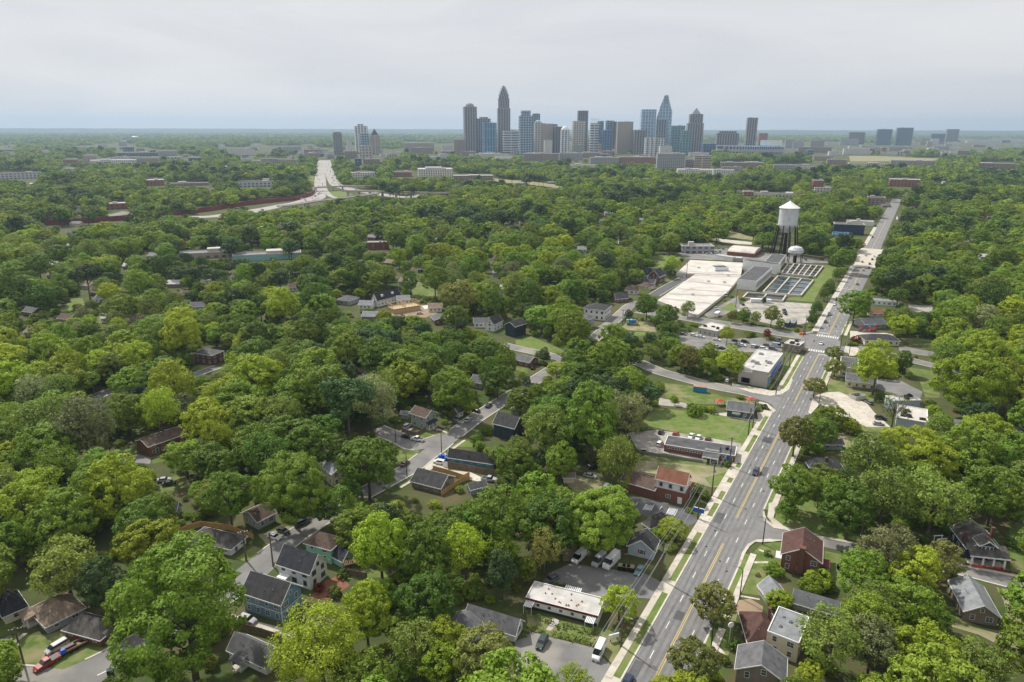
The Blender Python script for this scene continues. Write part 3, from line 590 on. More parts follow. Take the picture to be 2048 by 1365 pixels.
def roof_gable(W,D,h,rise,ax,ov,th=.22):
    """two slabs; returns MB roof, MB fascia trim; ax = ridge axis"""
    b = MB();t = MB()
    def P(a,c,z):return (a,c,z) if ax == 'x' else (c,a,z)
    LL,HW = (W,D / 2) if ax == 'x' else (D,W / 2)
    sl = rise / HW;ze = h - ov * sl;zr = h + rise
    for s in (0,1):
        e = -ov if s == 0 else 2 * HW + ov
        q = [P(-ov,e,ze),P(LL + ov,e,ze),P(LL + ov,HW,zr),P(-ov,HW,zr)]
        i = len(b.v);b.v += q + [(x,y,z + th) for x,y,z in q]
        for f in ((0,1,2,3),(4,7,6,5),(0,4,5,1),(1,5,6,2),(2,6,7,3),(3,7,4,0)):b.f.append(tuple(i + a for a in (f if (s == 0) == (ax == 'x') else f[::-1])));b.m.append(0)
        e2 = e - .07 if s == 0 else e + .07
        for p0,p1,zz0,zz1,ps in ((-ov,LL + ov,None,None,1),):
            x0,y0,_ = P(-ov,min(e,e2),0);x1,y1,_ = P(LL + ov,max(e,e2),0);t.box(x0,y0,ze - .08,x1,y1,ze + th + .01)
        for g in (-ov,LL + ov):
            g0,g1 = (g - .07,g - .003) if g < 0 else (g + .003,g + .07)
            q = [P(g0,e,ze - .05),P(g0,HW,zr - .05),P(g0,HW,zr + th + .02),P(g0,e,ze + th + .02)];q2 = [P(g1,e,ze - .05),P(g1,HW,zr - .05),P(g1,HW,zr + th + .02),P(g1,e,ze + th + .02)]
            i = len(t.v);t.v += q + q2
            for f in ((0,1,2,3),(4,7,6,5),(0,4,5,1),(3,2,6,7)):t.f.append(tuple(i + a for a in f));t.m.append(0)
    return b,t
def roof_hip(W,D,h,rise,ov,th=.2):
    b = MB();t = MB();m = min(W,D) / 2;sl = rise / m;ze = h - ov * sl
    if W >= D:r0,r1 = (m,D / 2,h + rise),(W - m,D / 2,h + rise)
    else:r0,r1 = (W / 2,m,h + rise),(W / 2,D - m,h + rise)
    c = [(-ov,-ov,ze),(W + ov,-ov,ze),(W + ov,D + ov,ze),(-ov,D + ov,ze)];U = lambda p:(p[0],p[1],p[2] + th)
    c2 = [U(p) for p in c];a,d = U(r0),U(r1)
    if W >= D:fs = [[c2[0],c2[1],d,a],[c2[1],c2[2],d],[c2[2],c2[3],a,d],[c2[3],c2[0],a]]
    else:fs = [[c2[0],c2[1],a],[c2[1],c2[2],d,a],[c2[2],c2[3],d],[c2[3],c2[0],a,d]]
    for f in fs:b.face(f)
    b.face(c[::-1])
    for i in range(4):b.face([c[i],c[(i + 1) % 4],c2[(i + 1) % 4],c2[i]])
    z0,z1 = ze - .05,ze + th + .01;o = ov
    t.box(-o - .07,-o - .07,z0,W + o + .07,-o - .003,z1);t.box(-o - .07,D + o + .003,z0,W + o + .07,D + o + .07,z1);t.box(-o - .07,-o,z0,-o - .003,D + o,z1);t.box(W + o + .003,-o,z0,W + o + .07,D + o,z1)
    return b,t
def walls_mb(W,D,h,rise=0,ax=None,z0=-.3):
    b = MB()
    if not rise or ax is None:b.box(0,0,z0,W,D,h);return b
    if ax == 'x':
        m = D / 2;A = [(0,0,z0),(0,D,z0),(0,D,h),(0,m,h + rise),(0,0,h)];B = [(W,y,z) for _,y,z in A]
    else:
        m = W / 2;A = [(W,0,z0),(0,0,z0),(0,0,h),(m,0,h + rise),(W,0,h)];B = [(x,D,z) for x,_,z in A]
    i = len(b.v);b.v += A + B;n = 5
    b.f.append(tuple(i + k for k in range(n))[::-1]);b.m.append(0);b.f.append(tuple(i + n + k for k in range(n)));b.m.append(0)
    for k in range(n):b.f.append((i + k,i + (k + 1) % n,i + n + (k + 1) % n,i + n + k));b.m.append(0)
    return b
def house(name,label,k,Np,Ep,Lp,Rp,wall='wwall',roof='rgray',typ='gable',ridge='R',rise=None,ov=.45,trim='trim',win=None,storeys=None,doors=(),chim=(),cat='house',keep=None,vis=True,group=None,extra=None,hgt=None,vents=2,frame='trim',shut=None,wspace=3.0,z_base=0,raw_windows=(),stack=None):
    n = px(k,Np);g = GP(k,Np);h = hgt or HT(n[0] if Ep is None else n[0],n[1],px(k,Ep)[1])
    h = max(2.4,h)
    Rv = Rp if isinstance(Rp,(int,float)) else GP(k,Rp,h)[:2] - g[:2];Lv = Lp if isinstance(Lp,(int,float)) else GP(k,Lp,h)[:2] - g[:2]
    if isinstance(Rp,(int,float)):x = np.array([Lv[1],-Lv[0]]) / np.linalg.norm(Lv);Wd,Dp = float(Rp),np.linalg.norm(Lv)
    elif isinstance(Lp,(int,float)):x = Rv / np.linalg.norm(Rv);Wd,Dp = np.linalg.norm(Rv),float(Lp)
    else:
        lr,ll = np.linalg.norm(Rv),np.linalg.norm(Lv);kp = keep or ('R' if lr >= ll else 'L')
        x = Rv / lr if kp == 'R' else np.array([Lv[1],-Lv[0]]) / ll
        y = np.array([-x[1],x[0]]);Wd = lr if kp == 'R' else abs(Rv @ x);Dp = abs(Lv @ y) if kp == 'R' else ll
    Wd,Dp = float(max(3,Wd)),float(max(3,Dp));ang = math.atan2(x[1],x[0])
    t = thing(name,label,cat,(float(g[0]),float(g[1]),0),ang,group);ax = 'x' if ridge == 'R' else 'y'
    if rise is None:rise = (Dp if ax == 'x' else Wd) * (.25 if typ == 'gable' else .2)
    if typ == 'gable':wb = walls_mb(Wd,Dp,h,rise - .02,ax);rb,tb = roof_gable(Wd,Dp,h,rise,ax,ov)
    elif typ == 'hip':wb = walls_mb(Wd,Dp,h - .02);rb,tb = roof_hip(Wd,Dp,h,rise,ov)
    else:
        wb = walls_mb(Wd,Dp,h);rb = MB().box(.165,.165,h + .005,Wd - .165,Dp - .165,h + .06);tb = MB();p = .32
        tb.box(-.05,-.05,h + .003,Wd + .05,.16,h + p);tb.box(-.05,Dp - .16,h + .003,Wd + .05,Dp + .05,h + p);tb.box(-.05,.16,h + .003,.16,Dp - .16,h + p);tb.box(Wd - .16,.16,h + .003,Wd + .05,Dp - .16,h + p)
    wb.obj('wall',M[wall],t)
    ro = rb.obj('roof',M[roof],t);tb.obj('parapet' if typ == 'flat' else 'roof_trim',M[trim],t)
    r = random.Random(label)
    st = storeys or max(1,int(round(h / 2.9)))
    if win is None:win = 'RL'
    ww,wh = .95,1.35
    for sd in win:
        ln = Wd if sd in 'RB' else Dp;n_ = max(1,int(ln / wspace))
        for s_ in range(st):
            z = .95 + s_ * (h / st)
            for q in range(n_):
                u = (q + .5) * ln / n_
                if any(d[0] == sd and s_ == 0 and abs(d[1] - u) < 1.1 for d in doors):continue
                window(t,sd,u,z,ww * (1.5 if (q + s_) % 4 == 1 else 1),min(wh,h / st - 1.15),frame,Wd,Dp,shut)
        if typ == 'gable' and ((ax == 'y' and sd == 'R') or (ax == 'x' and sd == 'L')) and rise > 2.2:window(t,sd,ln / 2,h + .3,.8,1.0,frame,Wd,Dp)
    for sd,u,z,w_,h_ in raw_windows:window(t,sd,u if u > 0 else (Wd if sd in 'RB' else Dp) + u,z,w_,h_,frame,Wd,Dp,shut)
    for d in doors:door(t,*d)
    for cx,cy,cw,cz in chim:MB().box(cx * Wd - cw / 2,cy * Dp - cw / 2,0.5,cx * Wd + cw / 2,cy * Dp + cw / 2,h + cz).box(cx * Wd - cw / 2 - .08,cy * Dp - cw / 2 - .08,h + cz + .004,cx * Wd + cw / 2 + .08,cy * Dp + cw / 2 + .08,h + cz + .15).obj('chimney',M['brickd'],ro)
    if typ != 'flat':
        for q in range(vents):
            fx,fy = r.uniform(.25,.75),r.uniform(.15,.35)
            if ax == 'y':fx,fy = fy,fx
            x0,y0 = fx * Wd,fy * Dp;zz = h + rise * (min(y0,Dp - y0) / (Dp / 2) if ax == 'x' else min(x0,Wd - x0) / (Wd / 2)) * .9
            MB().tube([(x0,y0,zz - .1),(x0,y0,zz + .75)],.07,6).lathe([(.13,zz + .75),(.13,zz + .85),(.02,zz + .95)],(x0,y0),6).obj('roof_vent',M['metal'],ro)
    c = [(0,0),(Wd,0),(Wd,Dp),(0,Dp)];ca,sa = math.cos(ang),math.sin(ang);Wp = [(g[0] + a * ca - b_ * sa,g[1] + a * sa + b_ * ca) for a,b_ in c]
    NOGO.append([np.array(p) for p in Wp])
    if vis:
        q = [PJ((*p,0))[:2] for p in Wp[:2] + Wp[3:]] + [PJ((*p,h))[:2] for p in Wp] + ([PJ((sum(p[0] for p in Wp) / 4,sum(p[1] for p in Wp) / 4,h + rise))[:2]] if typ != 'flat' else [])
        CLEAR.append(hull(q));s_ = F / PJ((g[0],g[1],0))[2];mx_,my_ = sum(a for a,_ in q) / len(q),sum(b_ for _,b_ in q) / len(q);CLEAR.append([(mx_ + (a - mx_) * 1.08,my_ + (b_ - my_) * 1.05 + 2.2 * s_) for a,b_ in hull(q)])
    if extra:extra(t,Wd,Dp,h,rise,ro)
    return t,Wd,Dp,h
def part(t,nm,m,fn):b = MB();fn(b);return b.obj(nm,M[m] if isinstance(m,str) else m,t)
def porch(side='R',u0=1,u1=5,d=2,h=2.5,rm='rgray',rise=.6,posts='trim',steps=True):
    def f(t,W,D,H_,r_,ro):
        def T(x,y):return (x,y) if side == 'R' else (y,D - x)
        p = thing('porch',None,None);p.parent = t
        if side == 'L':p.rotation_euler = (0,0,-math.pi / 2);p.location = (0,D,0)
        MB().box(u0,-d,-.2,u1,-.01,.35).obj('porch_floor',M['concp'],p)
        b = MB();q = [(u0 - .3,-d - .3,h),(u1 + .3,-d - .3,h),(u1 + .3,-.02,h + rise),(u0 - .3,-.02,h + rise)];i = len(b.v);b.v += q + [(x,y,z + .15) for x,y,z in q]
        for g_ in ((3,2,1,0),(4,5,6,7),(0,1,5,4),(1,2,6,5),(2,3,7,6),(3,0,4,7)):b.f.append(tuple(i + a for a in g_));b.m.append(0)
        b.obj('porch_roof',M[rm],p)
        n = max(2,int((u1 - u0) / 2.4) + 1)
        for j in range(n):xx = u0 + .15 + (u1 - u0 - .3) * j / (n - 1);MB().box(xx - .1,-d + .05,.36,xx + .1,-d + .25,h + .05).obj('porch_post',M[posts],p)
        if steps:MB().box((u0 + u1) / 2 - .6,-d - .5,-.2,(u0 + u1) / 2 + .6,-d - .005,.2).obj('step',M['concp'],p)
    return f
def rooftop(n,seed=1,m='metal',k=1):
    def f(t,W,D,h,r_,ro):
        r = random.Random(seed)
        for i in range(n):
            x,y = r.uniform(.15,.85) * W,r.uniform(.15,.85) * D;a,b_,c = k * r.uniform(.5,1.3),k * r.uniform(.5,1.1),.12 + k * r.uniform(.5,1.2)
            MB().box(x - a,y - b_,h + .065,x + a,y + b_,h + c).box(x - a * .5,y - b_ * .5,h + c + .005,x + a * .5,y + b_ * .5,h + c + .2).obj('roof_unit',M[m],ro)
    return f
def also(*fs):
    def f(*a):
        for g in fs:g(*a)
    return f
H_ = 'house'
# --- foreground left group ---
def white_extra(t,W,D,h,r,ro): 
    part(t,'entry_roof','trim',lambda b:b.box(-2.2,D - 4.2,2.6,-.02,D - 1.2,2.75));[part(t,'entry_post','trim',lambda b,y=y:b.box(-2.1,y,0,-1.9,y + .2,2.59)) for y in (D - 4.0,D - 1.6)]
house('white_house','tall white two-storey house with a dark shingle roof and many windows','z7',(965,712),(960,590),(728,520),(1092,498),'wwall','rblk','gable','L',3.6,keep='L',frame='dtrim',extra=white_extra,storeys=2)
def band(t,W,D,h,r,ro):part(t,'wall_band','trim',lambda b:b.box(-.04,-.04,h * .48,W + .02,-.003,h * .48 + .22).box(-.04,0,h * .48,-.003,D,h * .48 + .22).box(-.06,-.06,-.2,.12,.12,h - .05))
house('blue_house','sky blue two-storey house with white trim beside the concrete driveway','z7',(765,945),(757,805),(480,722),(912,690),'blue','rdark','gable','L',3.4,keep='L',extra=band,storeys=2)
house('mint_house','mint green house with a brown hipped roof behind the tall white house','z7',(1112,530),(1110,418),(925,372),(1225,352),'mint','rbrown','hip','L',2.2,keep='L',storeys=2,frame='trim')
house('mint_house_wing','low mint green wing with a dark roof next to the red pergola','z7',(1192,557),(1192,500),(1000,400),(1268,455),'mint','rblk','gable','L',2.0,keep='L',win='R',vents=0)
t = thing('pergola','red-brown timber pergola over a patio behind the mint green house','pergola',(*GP('z7',(1250,560))[:2],0),.4)
for a in (-1.8,1.8):
    for c in (-1.5,1.5):MB().box(a - .1,c - .1,0,a + .1,c + .1,2.5).obj('post',M['redc'] if 0 else M['brickd'],t)
MB().box(-2,-1.6,2.505,2,-1.4,2.68).box(-2,1.4,2.505,2,1.6,2.68).obj('beam',M['brickd'],t)
b = MB();[b.box(-2 + i * .5,-1.8,2.685,-1.9 + i * .5,1.8,2.8) for i in range(8)];b.obj('slatted_top',M['rust'],t)
house('white_bungalow','low white bungalow with a grey hipped roof inside a wooden fence','z7',(400,468),(396,418),(95,350),(525,336),'wwall','rstain','hip','L',2.0,keep='L',doors=(('R',2.2,.2,1.0,2.1,'teald'),) if 0 else (('R',2.2),))
house('grey_house','grey house with a brown roof half hidden by trees beyond the wooden fence','z7',(592,285),(592,222),(480,165),(738,178),'grayw','rbrown','gable','R',keep='L')
house('white_front_house','grey-roofed white house with a small front porch under the big oak','z7',(652,1315),(650,1250),(380,1130),(775,1150),'wwall','rgray','gable','L',2.6,keep='L',vis=False,extra=porch('L',3,6,2.2,2.5,'rgray'));clear('z7',[(390,985),(760,1090),(700,1180),(560,1170),(470,1140),(400,1010)]);clear('z7',[(450,1215),(650,1260),(650,1300),(470,1260)])
house('grey_hip_house','slate blue-grey bungalow with a tan hipped roof and several vents','z6',(360,1005),(355,940),(120,860),(625,805),'grayw','rtan','hip','R',2.6,keep='R',vents=5,extra=porch('L',.6,4.6,2.2,2.5,'rtan'))
house('brick_bungalow','red brick bungalow with a stained grey hipped roof and white front porch','z6',(760,1100),(765,1035),(478,965),(960,930),'brick','rstain','hip','L',2.6,keep='L',vents=3,extra=porch('R',1.0,4.0,1.8,2.6,'rstain'))
house('dark_roof_house','pale house with a blotchy dark roof at the bottom left edge','z6',(45,935),(42,855),(-160,800),(195,790),'cream','rblk','hip','L',2.6,keep='R',vents=3,vis=False);clear('z6',[(0,700),(110,620),(300,690),(180,800),(50,860),(0,840)])
# --- arrow street houses ---
house('tan_house','tan house with a dark charcoal roof between the street and the new wooden fence','z1',(885,1118),(892,1070),(600,985),(1072,958),'tan','rdark','gable','L',2.6,keep='L',extra=porch('L',.2,.3,.1) if 0 else None)
house('garage','low garage with a grey roof beside the new wooden fence','z1',(1178,1130),(1180,1088),(1090,1075),(1330,1030),'grayw','rgray','gable','R',1.2,keep='R',win='',vents=0,cat='garage')
house('teal_house','long teal blue bungalow with a charcoal roof behind the weathered fence','z1',(1395,868),(1392,818),(960,745),(1455,775),'teal','rdark','gable','L',2.3,keep='L')
house('sage_house','sage green two-storey house with white gabled porch on the corner lot','z1',(740,492),(740,367),(592,322),(868,325),'sage','rbrown','gable','L',2.0,keep='L',storeys=2,extra=porch('R',.4,5.4,1.6,2.7,'rdark'))
house('garden_shed','small pale green shed behind the sage green house','z1',(560,388),(560,345),(515,332),(590,330),'sage','rlgray','gable','L',.7,win='',vents=0,cat='shed')
house('navy_house','dark navy house with steep charcoal roofs on the right of the street','z1',(1600,600),(1600,470),(1400,420),(1740,410),'dkblue','rdark','gable','L',3.2,keep='L',storeys=2,frame='dtrim')
house('grey_porch_house','grey house with white porch beam partly under trees past the navy house','z1',(1690,360),(1690,312),(1560,290),(1760,260),'grayw','rgray','gable','R',keep='R',vis=False);clear('z1',[(1570,290),(1700,330),(1700,270),(1600,250)])
house('white_porch_house','small white house with porch posts under a broad tree by the street','z1',(1060,370),(1060,320),(1000,300),(1100,300),'wwall','rgray','gable','R',1.6,vis=False)
house('treed_house','light grey-roofed house peeking out left of the big dark tree','c3',(300,1250),(300,1130),(100,960),(440,1080),'cream','rlgray','gable','L',1.8,vis=False);clear('c3',[(60,960),(200,930),(320,940),(240,1040),(270,1240),(420,1250),(260,1270)])
# --- brick flats left ---
house('brick_flats','long two-storey red brick flats with a rust-streaked brown roof in a grassy clearing','b3',(1228,628),(1222,545),(1120,498),(1520,440),'brick','rbrown','gable','R',1.6,keep='R',storeys=2,win='R',doors=(('R',3),('R',9),('R',15)),cat='apartment building')
house('brick_block','square dark brick block with a grey hipped roof at the lane end','b2',(1745,1030),(1740,945),(1590,925),(1790,905),'brickd','rgray','hip','L',1.8,storeys=2)
# --- centre houses ---
house('small_brick_house','low brick bungalow with a grey-brown roof beside the curving street','c4',(1062,565),(1060,515),(905,480),(1140,470),'brick','rgray','gable','L',1.7,keep='L')
house('white_gable_house','small white gabled house with dark roof next to a charcoal house','c4',(720,215),(720,140),(628,132),(805,100),'wwall','rdark','gable','R',3.4,keep='R',storeys=2,win='LR')
house('charcoal_house','charcoal two-storey house on the green bank above the street','c4',(925,270),(925,165),(805,152),(1032,130),'dkblue','rblk','gable','R',2.2,keep='R',storeys=2,frame='dtrim')
house('long_white_house','long white house with black roof and two dormers beside the timber frame','c1',(800,960),(780,905),(715,905),(985,858),'wwall','rblk','gable','R',4.2,keep='R',storeys=2,extra=lambda t,W,D,h,r,ro:[part(ro,'dormer','wwall',lambda b,u=u:b.prism([(u * W - 1,.8),(u * W + 1,.8),(u * W + 1,D / 2),(u * W - 1,D / 2)],h + .8,h + 2.9)) for u in (.25,.7)])
house('grey_hip_bungalow','grey hipped bungalow standing left of the long white house','c1',(560,950),(560,912),(450,900),(650,880),'grayw','rgray','hip','R',2.0,vis=True)
house('brick_ranch','small brick ranch house in front of the timber frame site','c1',(1270,1110),(1270,1070),(1180,1045),(1370,1060),'brickd','rgray','gable','L',1.2,keep='R')
house('brick_hall','big plain red brick hall with a flat white roof among the trees','c1',(720,492),(660,432),(618,428),(890,428),'brick','rwhite','flat','R',keep='R',win='R',wspace=9,cat='hall',extra=rooftop(3,5))
# timber frame under construction
n0 = GP('c1',(930,1020));e1 = GP('c1',(1150,985));d = (e1 - n0)[:2];t = thing('timber_frame_house','unfinished house of bare yellow timber framing on orange dirt','house frame',(n0[0],n0[1],0),math.atan2(d[1],d[0]));Wt = float(np.linalg.norm(d))
def stud(x0,y0,x1,y1,h=6.2):
    b = MB();Ln = math.hypot(x1 - x0,y1 - y0);n = int(Ln / 1.1)
    for i in range(n + 1):x,y = x0 + (x1 - x0) * i / n,y0 + (y1 - y0) * i / n;b.box(x - .09,y - .09,0,x + .09,y + .09,h)
    for z in (0.0,h / 2,h - .2):b.box(min(x0,x1) - .1,min(y0,y1) - .1,z,max(x0,x1) + .1,max(y0,y1) + .1,z + .25)
    b.box(min(x0,x1) + (.02 if x0 != x1 else .1),min(y0,y1) + (.02 if y0 != y1 else .1),.3,max(x0,x1) - .02 + (.0 if x0 != x1 else .06),max(y0,y1) - .02 + (.06 if y0 == y1 else 0),h * .42)
    b.obj('framed_wall',M['framing'],t)
stud(0,0,Wt,0);stud(0,9,Wt,9);stud(0,0,0,9);stud(Wt,0,Wt,9);stud(Wt * .45,0,Wt * .45,9)
MB().box(.2,.2,3.05,Wt - .2,8.8,3.2).obj('floor_deck',M['framing'],t);clear('c1',[(915,940),(1150,935),(1160,1000),(1000,1040),(900,1020)])
# street beside the reservoirs
house('white_modern_house','white and dark two-storey house with a hipped roof by the side street','b5',(530,790),(530,690),(330,668),(600,640),'wwall','rdark','hip','L',2.4,keep='L',storeys=2,frame='dtrim')
house('grey_garage_house','light grey house with balcony and garage left of the side street','b5',(370,865),(360,775),(220,740),(432,755),'grayw','rgray','hip','R',1.6,storeys=2,vis=False);clear('b5',[(230,730),(430,750),(430,860),(370,870),(330,780)])
house('brick_cottage','brick cottage with white dormer gables at the bend of the street','b5',(640,615),(640,570),(560,565),(760,560),'brick','rgray','gable','R',3.0,keep='R',chim=((.95,.5,1.2,4),))
house('white_hip_house','low white house with brown hipped roof second along the access road','b5',(860,535),(860,495),(735,488),(920,485),'wwall','rbrown','hip','R',2.4,chim=((.4,.1,.9,2.6),))
house('brown_roof_house','brown-roofed house tucked behind the low white hipped house','b5',(965,490),(965,460),(860,440),(995,440),'cream','rbrown','hip','R',2.4)
house('white_peak_house','white house with a tall pointed dark gable near the reservoirs','b5',(925,420),(925,345),(870,335),(1010,330),'wwall','rblk','gable','R',4.2,keep='R',storeys=2,win='LR',frame='dtrim')
house('dark_peak_house','dark brick house with twin pointed roofs beside the white peaked house','b5',(1060,428),(1050,360),(1000,330),(1125,335),'brickd','rblk','gable','R',4.6,keep='R',storeys=2,win='LR')
house('garage','grey-roofed low garage in front of the two peaked houses','b5',(1010,455),(1010,425),(925,415),(1035,400),'grayw','rdark','gable','L',2.2,cat='garage',win='R')
# --- commercial row left of the main road ---
def brickoff_extra(t,W,D,h,r,ro):
    part(t,'raised_roof','rblackflat',lambda b:b.box(W * .55,.6,h + .5,W * .78,D * .6,h + 1.3))
    part(t,'raised_roof_trim','trim',lambda b:b.box(W * .55 - .1,.45,h + .46,W * .78 + .1,.595,h + 1.0))
    part(t,'porch_roof','rblackflat',lambda b:b.box(W * .53,-4.2,h - .25,W * .76,-.06,h + .0));part(t,'porch_fascia','trim',lambda b:b.box(W * .53,-4.3,h - .4,W * .76,-4.205,h + .05))
    for u in (.54,.645,.75):part(t,'porch_post','trim',lambda b,u=u:b.box(W * u - .15,-4.1,0,W * u + .15,-3.8,h - .26))
    for i in range(14):window(t,'R',W * .04 + i * W * .034,h - 1.25,W * .026,.7,'trim',W,D)
    part(t,'blue_door','bluetarp',lambda b:b.box(W * .9,-.06,.1,W * .96,-.01,2.3))
house('brick_office','long low red brick office with tar roof and strip windows beside the main road','z2',(1592,600),(1597,545),(1018,452),(1645,472),'brick','rblackflat','flat','L',keep='L',win='',extra=None,cat='office')
# the long front is the left-hand side, so windows and porch are laid along it
bo = [o for o in bpy.data.objects if o.name == 'brick_office'][0]
_w = [c for c in bo.children if c.name.startswith('wall')][0];DD = max(v.co.y for v in _w.data.vertices);WW = max(v.co.x for v in _w.data.vertices);HH = max(v.co.z for v in _w.data.vertices)
for i in range(15):window(bo,'L',DD - 1.5 - i * DD * .037,HH - 1.15,DD * .028,.7,'trim',WW,DD)
for i in range(4):window(bo,'L',DD * .05 + i * DD * .05,HH - 1.7,DD * .035,1.2,'trim',WW,DD)
part(bo,'raised_roof','rblackflat',lambda b:b.box(.5,DD * .22,HH + .07,WW * .62,DD * .42,HH + 1.1));part(bo,'raised_roof_trim','trim',lambda b:b.box(.38,DD * .22,HH + .5,.495,DD * .42,HH + 1.1))
pr = part(bo,'porch_roof','rblackflat',lambda b:b.box(-4.4,DD * .21,HH - .3,-.06,DD * .44,HH - .02));part(pr,'fascia','trim',lambda b:b.box(-4.5,DD * .21,HH - .45,-4.405,DD * .44,HH + .02))
for u in (.22,.32,.43):part(bo,'porch_post','trim',lambda b,u=u:b.box(-4.2,DD * u - .15,0,-3.9,DD * u + .15,HH - .31))
part(bo,'blue_door','bluetarp',lambda b:b.box(-.07,DD * .07,.1,-.01,DD * .11,2.4))
MB().box(WW * .5,DD * .1,HH + .07,WW * .5 + 1.5,DD * .1 + 1.2,HH + 1.0).obj('roof_unit',M['dkmetal'],bo)
# cream and brick shop house
def cream_upper(t,W,D,h,r,ro):pass
T_,W_,D_,h_ = house('brick_shop','brick shop with a cream upper storey and brown gabled roof by the main road','z2',(1188,948),(1186,862),(938,800),(1300,812),'brick','rred','flat','L',keep='L',win='',cat='shop',vis=True,trim='rred')
up = thing('upper_storey',None,None);up.parent = T_;up.location = (.3,.5,h_ + .47)
uw,ud = W_ - .3,D_ - 1.0
MB().box(0,0,-.45,uw,ud,3.1).obj('cream_wall',M['wwall'],up)
wb = walls_mb(uw,ud,3.12,2.6,'y',3.105);wb.obj('gable_wall',M['wwall'],up);rb,tb = roof_gable(uw,ud,3.13,2.65,'y',.5);rb.obj('roof',M['rred'],up);tb.obj('roof_trim',M['trim'],up)
for u in (.15,.5,.8):window(T_,'L',D_ * u,h_ + 1.2,.8,1.2,'dtrim',W_,D_)
window(T_,'L',D_ * .55,1.3,1.5,1.1,'trim',W_,D_);door(T_,'L',D_ * .18,.1,1.3,2.3,'trim')
pp = thing('porch',None,None);pp.parent = T_
part(pp,'porch_roof','rred',lambda b:b.frus((W_ + .02,-.4,W_ + 6.2,D_ * .95),2.7,(W_ + .02,.3,W_ + 3.0,D_ * .7),3.9));part(pp,'fascia','trim',lambda b:b.box(W_ + .02,-.5,2.5,W_ + 6.3,-.405,2.75).box(W_ + 6.205,-.5,2.5,W_ + 6.3,D_ * .95,2.75))
for a,c in ((.3,0),(2.3,0),(4.2,0),(5.9,0),(5.9,3),(5.9,6),(5.9,D_ * .9)):part(pp,'porch_post','trim',lambda b,a=a,c=c:b.box(W_ + a - .12,c - .2,0,W_ + a + .12,c + .04,2.69))
house('brick_wing','low brick wing with a grey-brown shingle roof behind the cream shop','z2',(930,893),(935,797),(667,742),(1025,740),'brick','rbrown','gable','L',1.6,keep='L',win='',cat='shop wing',hgt=3.3,vents=2)
house('ticket_house','small slate blue cafe with white sign and red umbrellas on the corner','z2',(1742,246),(1752,187),(1535,160),(1795,122),'slateb','rgray','gable','L',1.9,keep='L',win='',cat='cafe',doors=(),raw_windows=(('L',3.2,1.1,.9,1.2),('L',-4.2,1.1,.9,1.2),('R',2,1.1,1.0,1.2)))
cf = [o for o in bpy.data.objects if o.name == 'ticket_house'][0];cf.name = 'corner_cafe'
part(cf,'white_sign','trim',lambda b:b.box(-.12,5.2,1.5,-.02,8.6,2.5)); 
house('red_shutter_house','pale blue-grey gabled house with red shutters by the utility poles','z3',(1870,292),(1880,217),(1665,168),(1950,135),'ltblue','rdark','gable','R',2.6,keep='L',win='',vis=True,raw_windows=(('L',-4.0,1.2,1.1,1.3),('R',3,1.2,.9,1.3)),shut='reddoor')
house('grey_roof_house','grey house with a brown-grey roof behind the red-shuttered house','z2',(900,1180),(900,1120),(845,1085),(1050,1060),'grayw','rstain','hip','R',2.2,vis=False);clear('z2',[(860,1080),(960,1030),(1000,1050),(950,1150),(880,1130)])
def trailer_extra(t,W,D,h,r,ro):
    part(t,'maroon_band','maroon',lambda b:b.box(-.13,0,h - .25,-.055,D,h + .4));part(t,'skirting','dtrim',lambda b:b.box(-.03,.1,-.2,-.003,D - .1,.8))
    for nm,y in (('left',D - 2.6),('right',.4)):
        a = thing('awning',None,None);a.parent = t;part(a,'awning_roof','trim',lambda b:[b.box(-2.6,y + i * .4,2.5,-.14,y + i * .4 + .22,2.58) for i in range(6)]);part(a,'awning_sheet','rlgray',lambda b:b.box(-2.6,y,2.42,-.14,y + 2.3,2.495))
        for yy in (y + .1,y + 2.2):part(a,'awning_post','trim',lambda b:b.box(-2.5,yy - .05,0,-2.4,yy + .05,2.415))
    for i in range(5):window(t,'L',3.5 + i * (D - 7) / 4,1.3,.8,.9,'trim',W,D)
    a = thing('rear_awning',None,None);a.parent = t;part(a,'striped_sheet','trim',lambda b:[b.box(W + .06,D * .35 + i * .5,2.5,W + 2.2,D * .35 + i * .5 + .3,2.6) for i in range(9)])
house('white_trailer_office','long white flat-roofed office with maroon roof edge between hedges and car park','z3',(1412,832),(1418,755),(822,603),(1505,617),'wwall','rwhite','flat','L',keep='L',win='',cat='office',trim='wwall',extra=also(trailer_extra,rooftop(13,9,'rust',.22)))
house('grey_shingle_house','wide grey shingled house with red shutters by the hedges at the bottom','z3',(735,962),(741,912),(330,770),(835,798),'wwall','rgray','gable','L',2.4,keep='L',win='',vis=False,raw_windows=(('R',2.8,1.1,1.1,1.3),),shut='reddoor',vents=4)
house('grey_shingle_wing','lower grey shingled wing running left from the red-shuttered wide house','z3',(190,1010),(190,950),(390,690),(480,850),'wwall','rgray','hip','R',2.2,keep='R',win='',vis=False,vents=3,hgt=3.0);clear('z3',[(240,900),(400,690),(620,665),(830,790),(740,930),(620,880),(480,830),(330,900)])
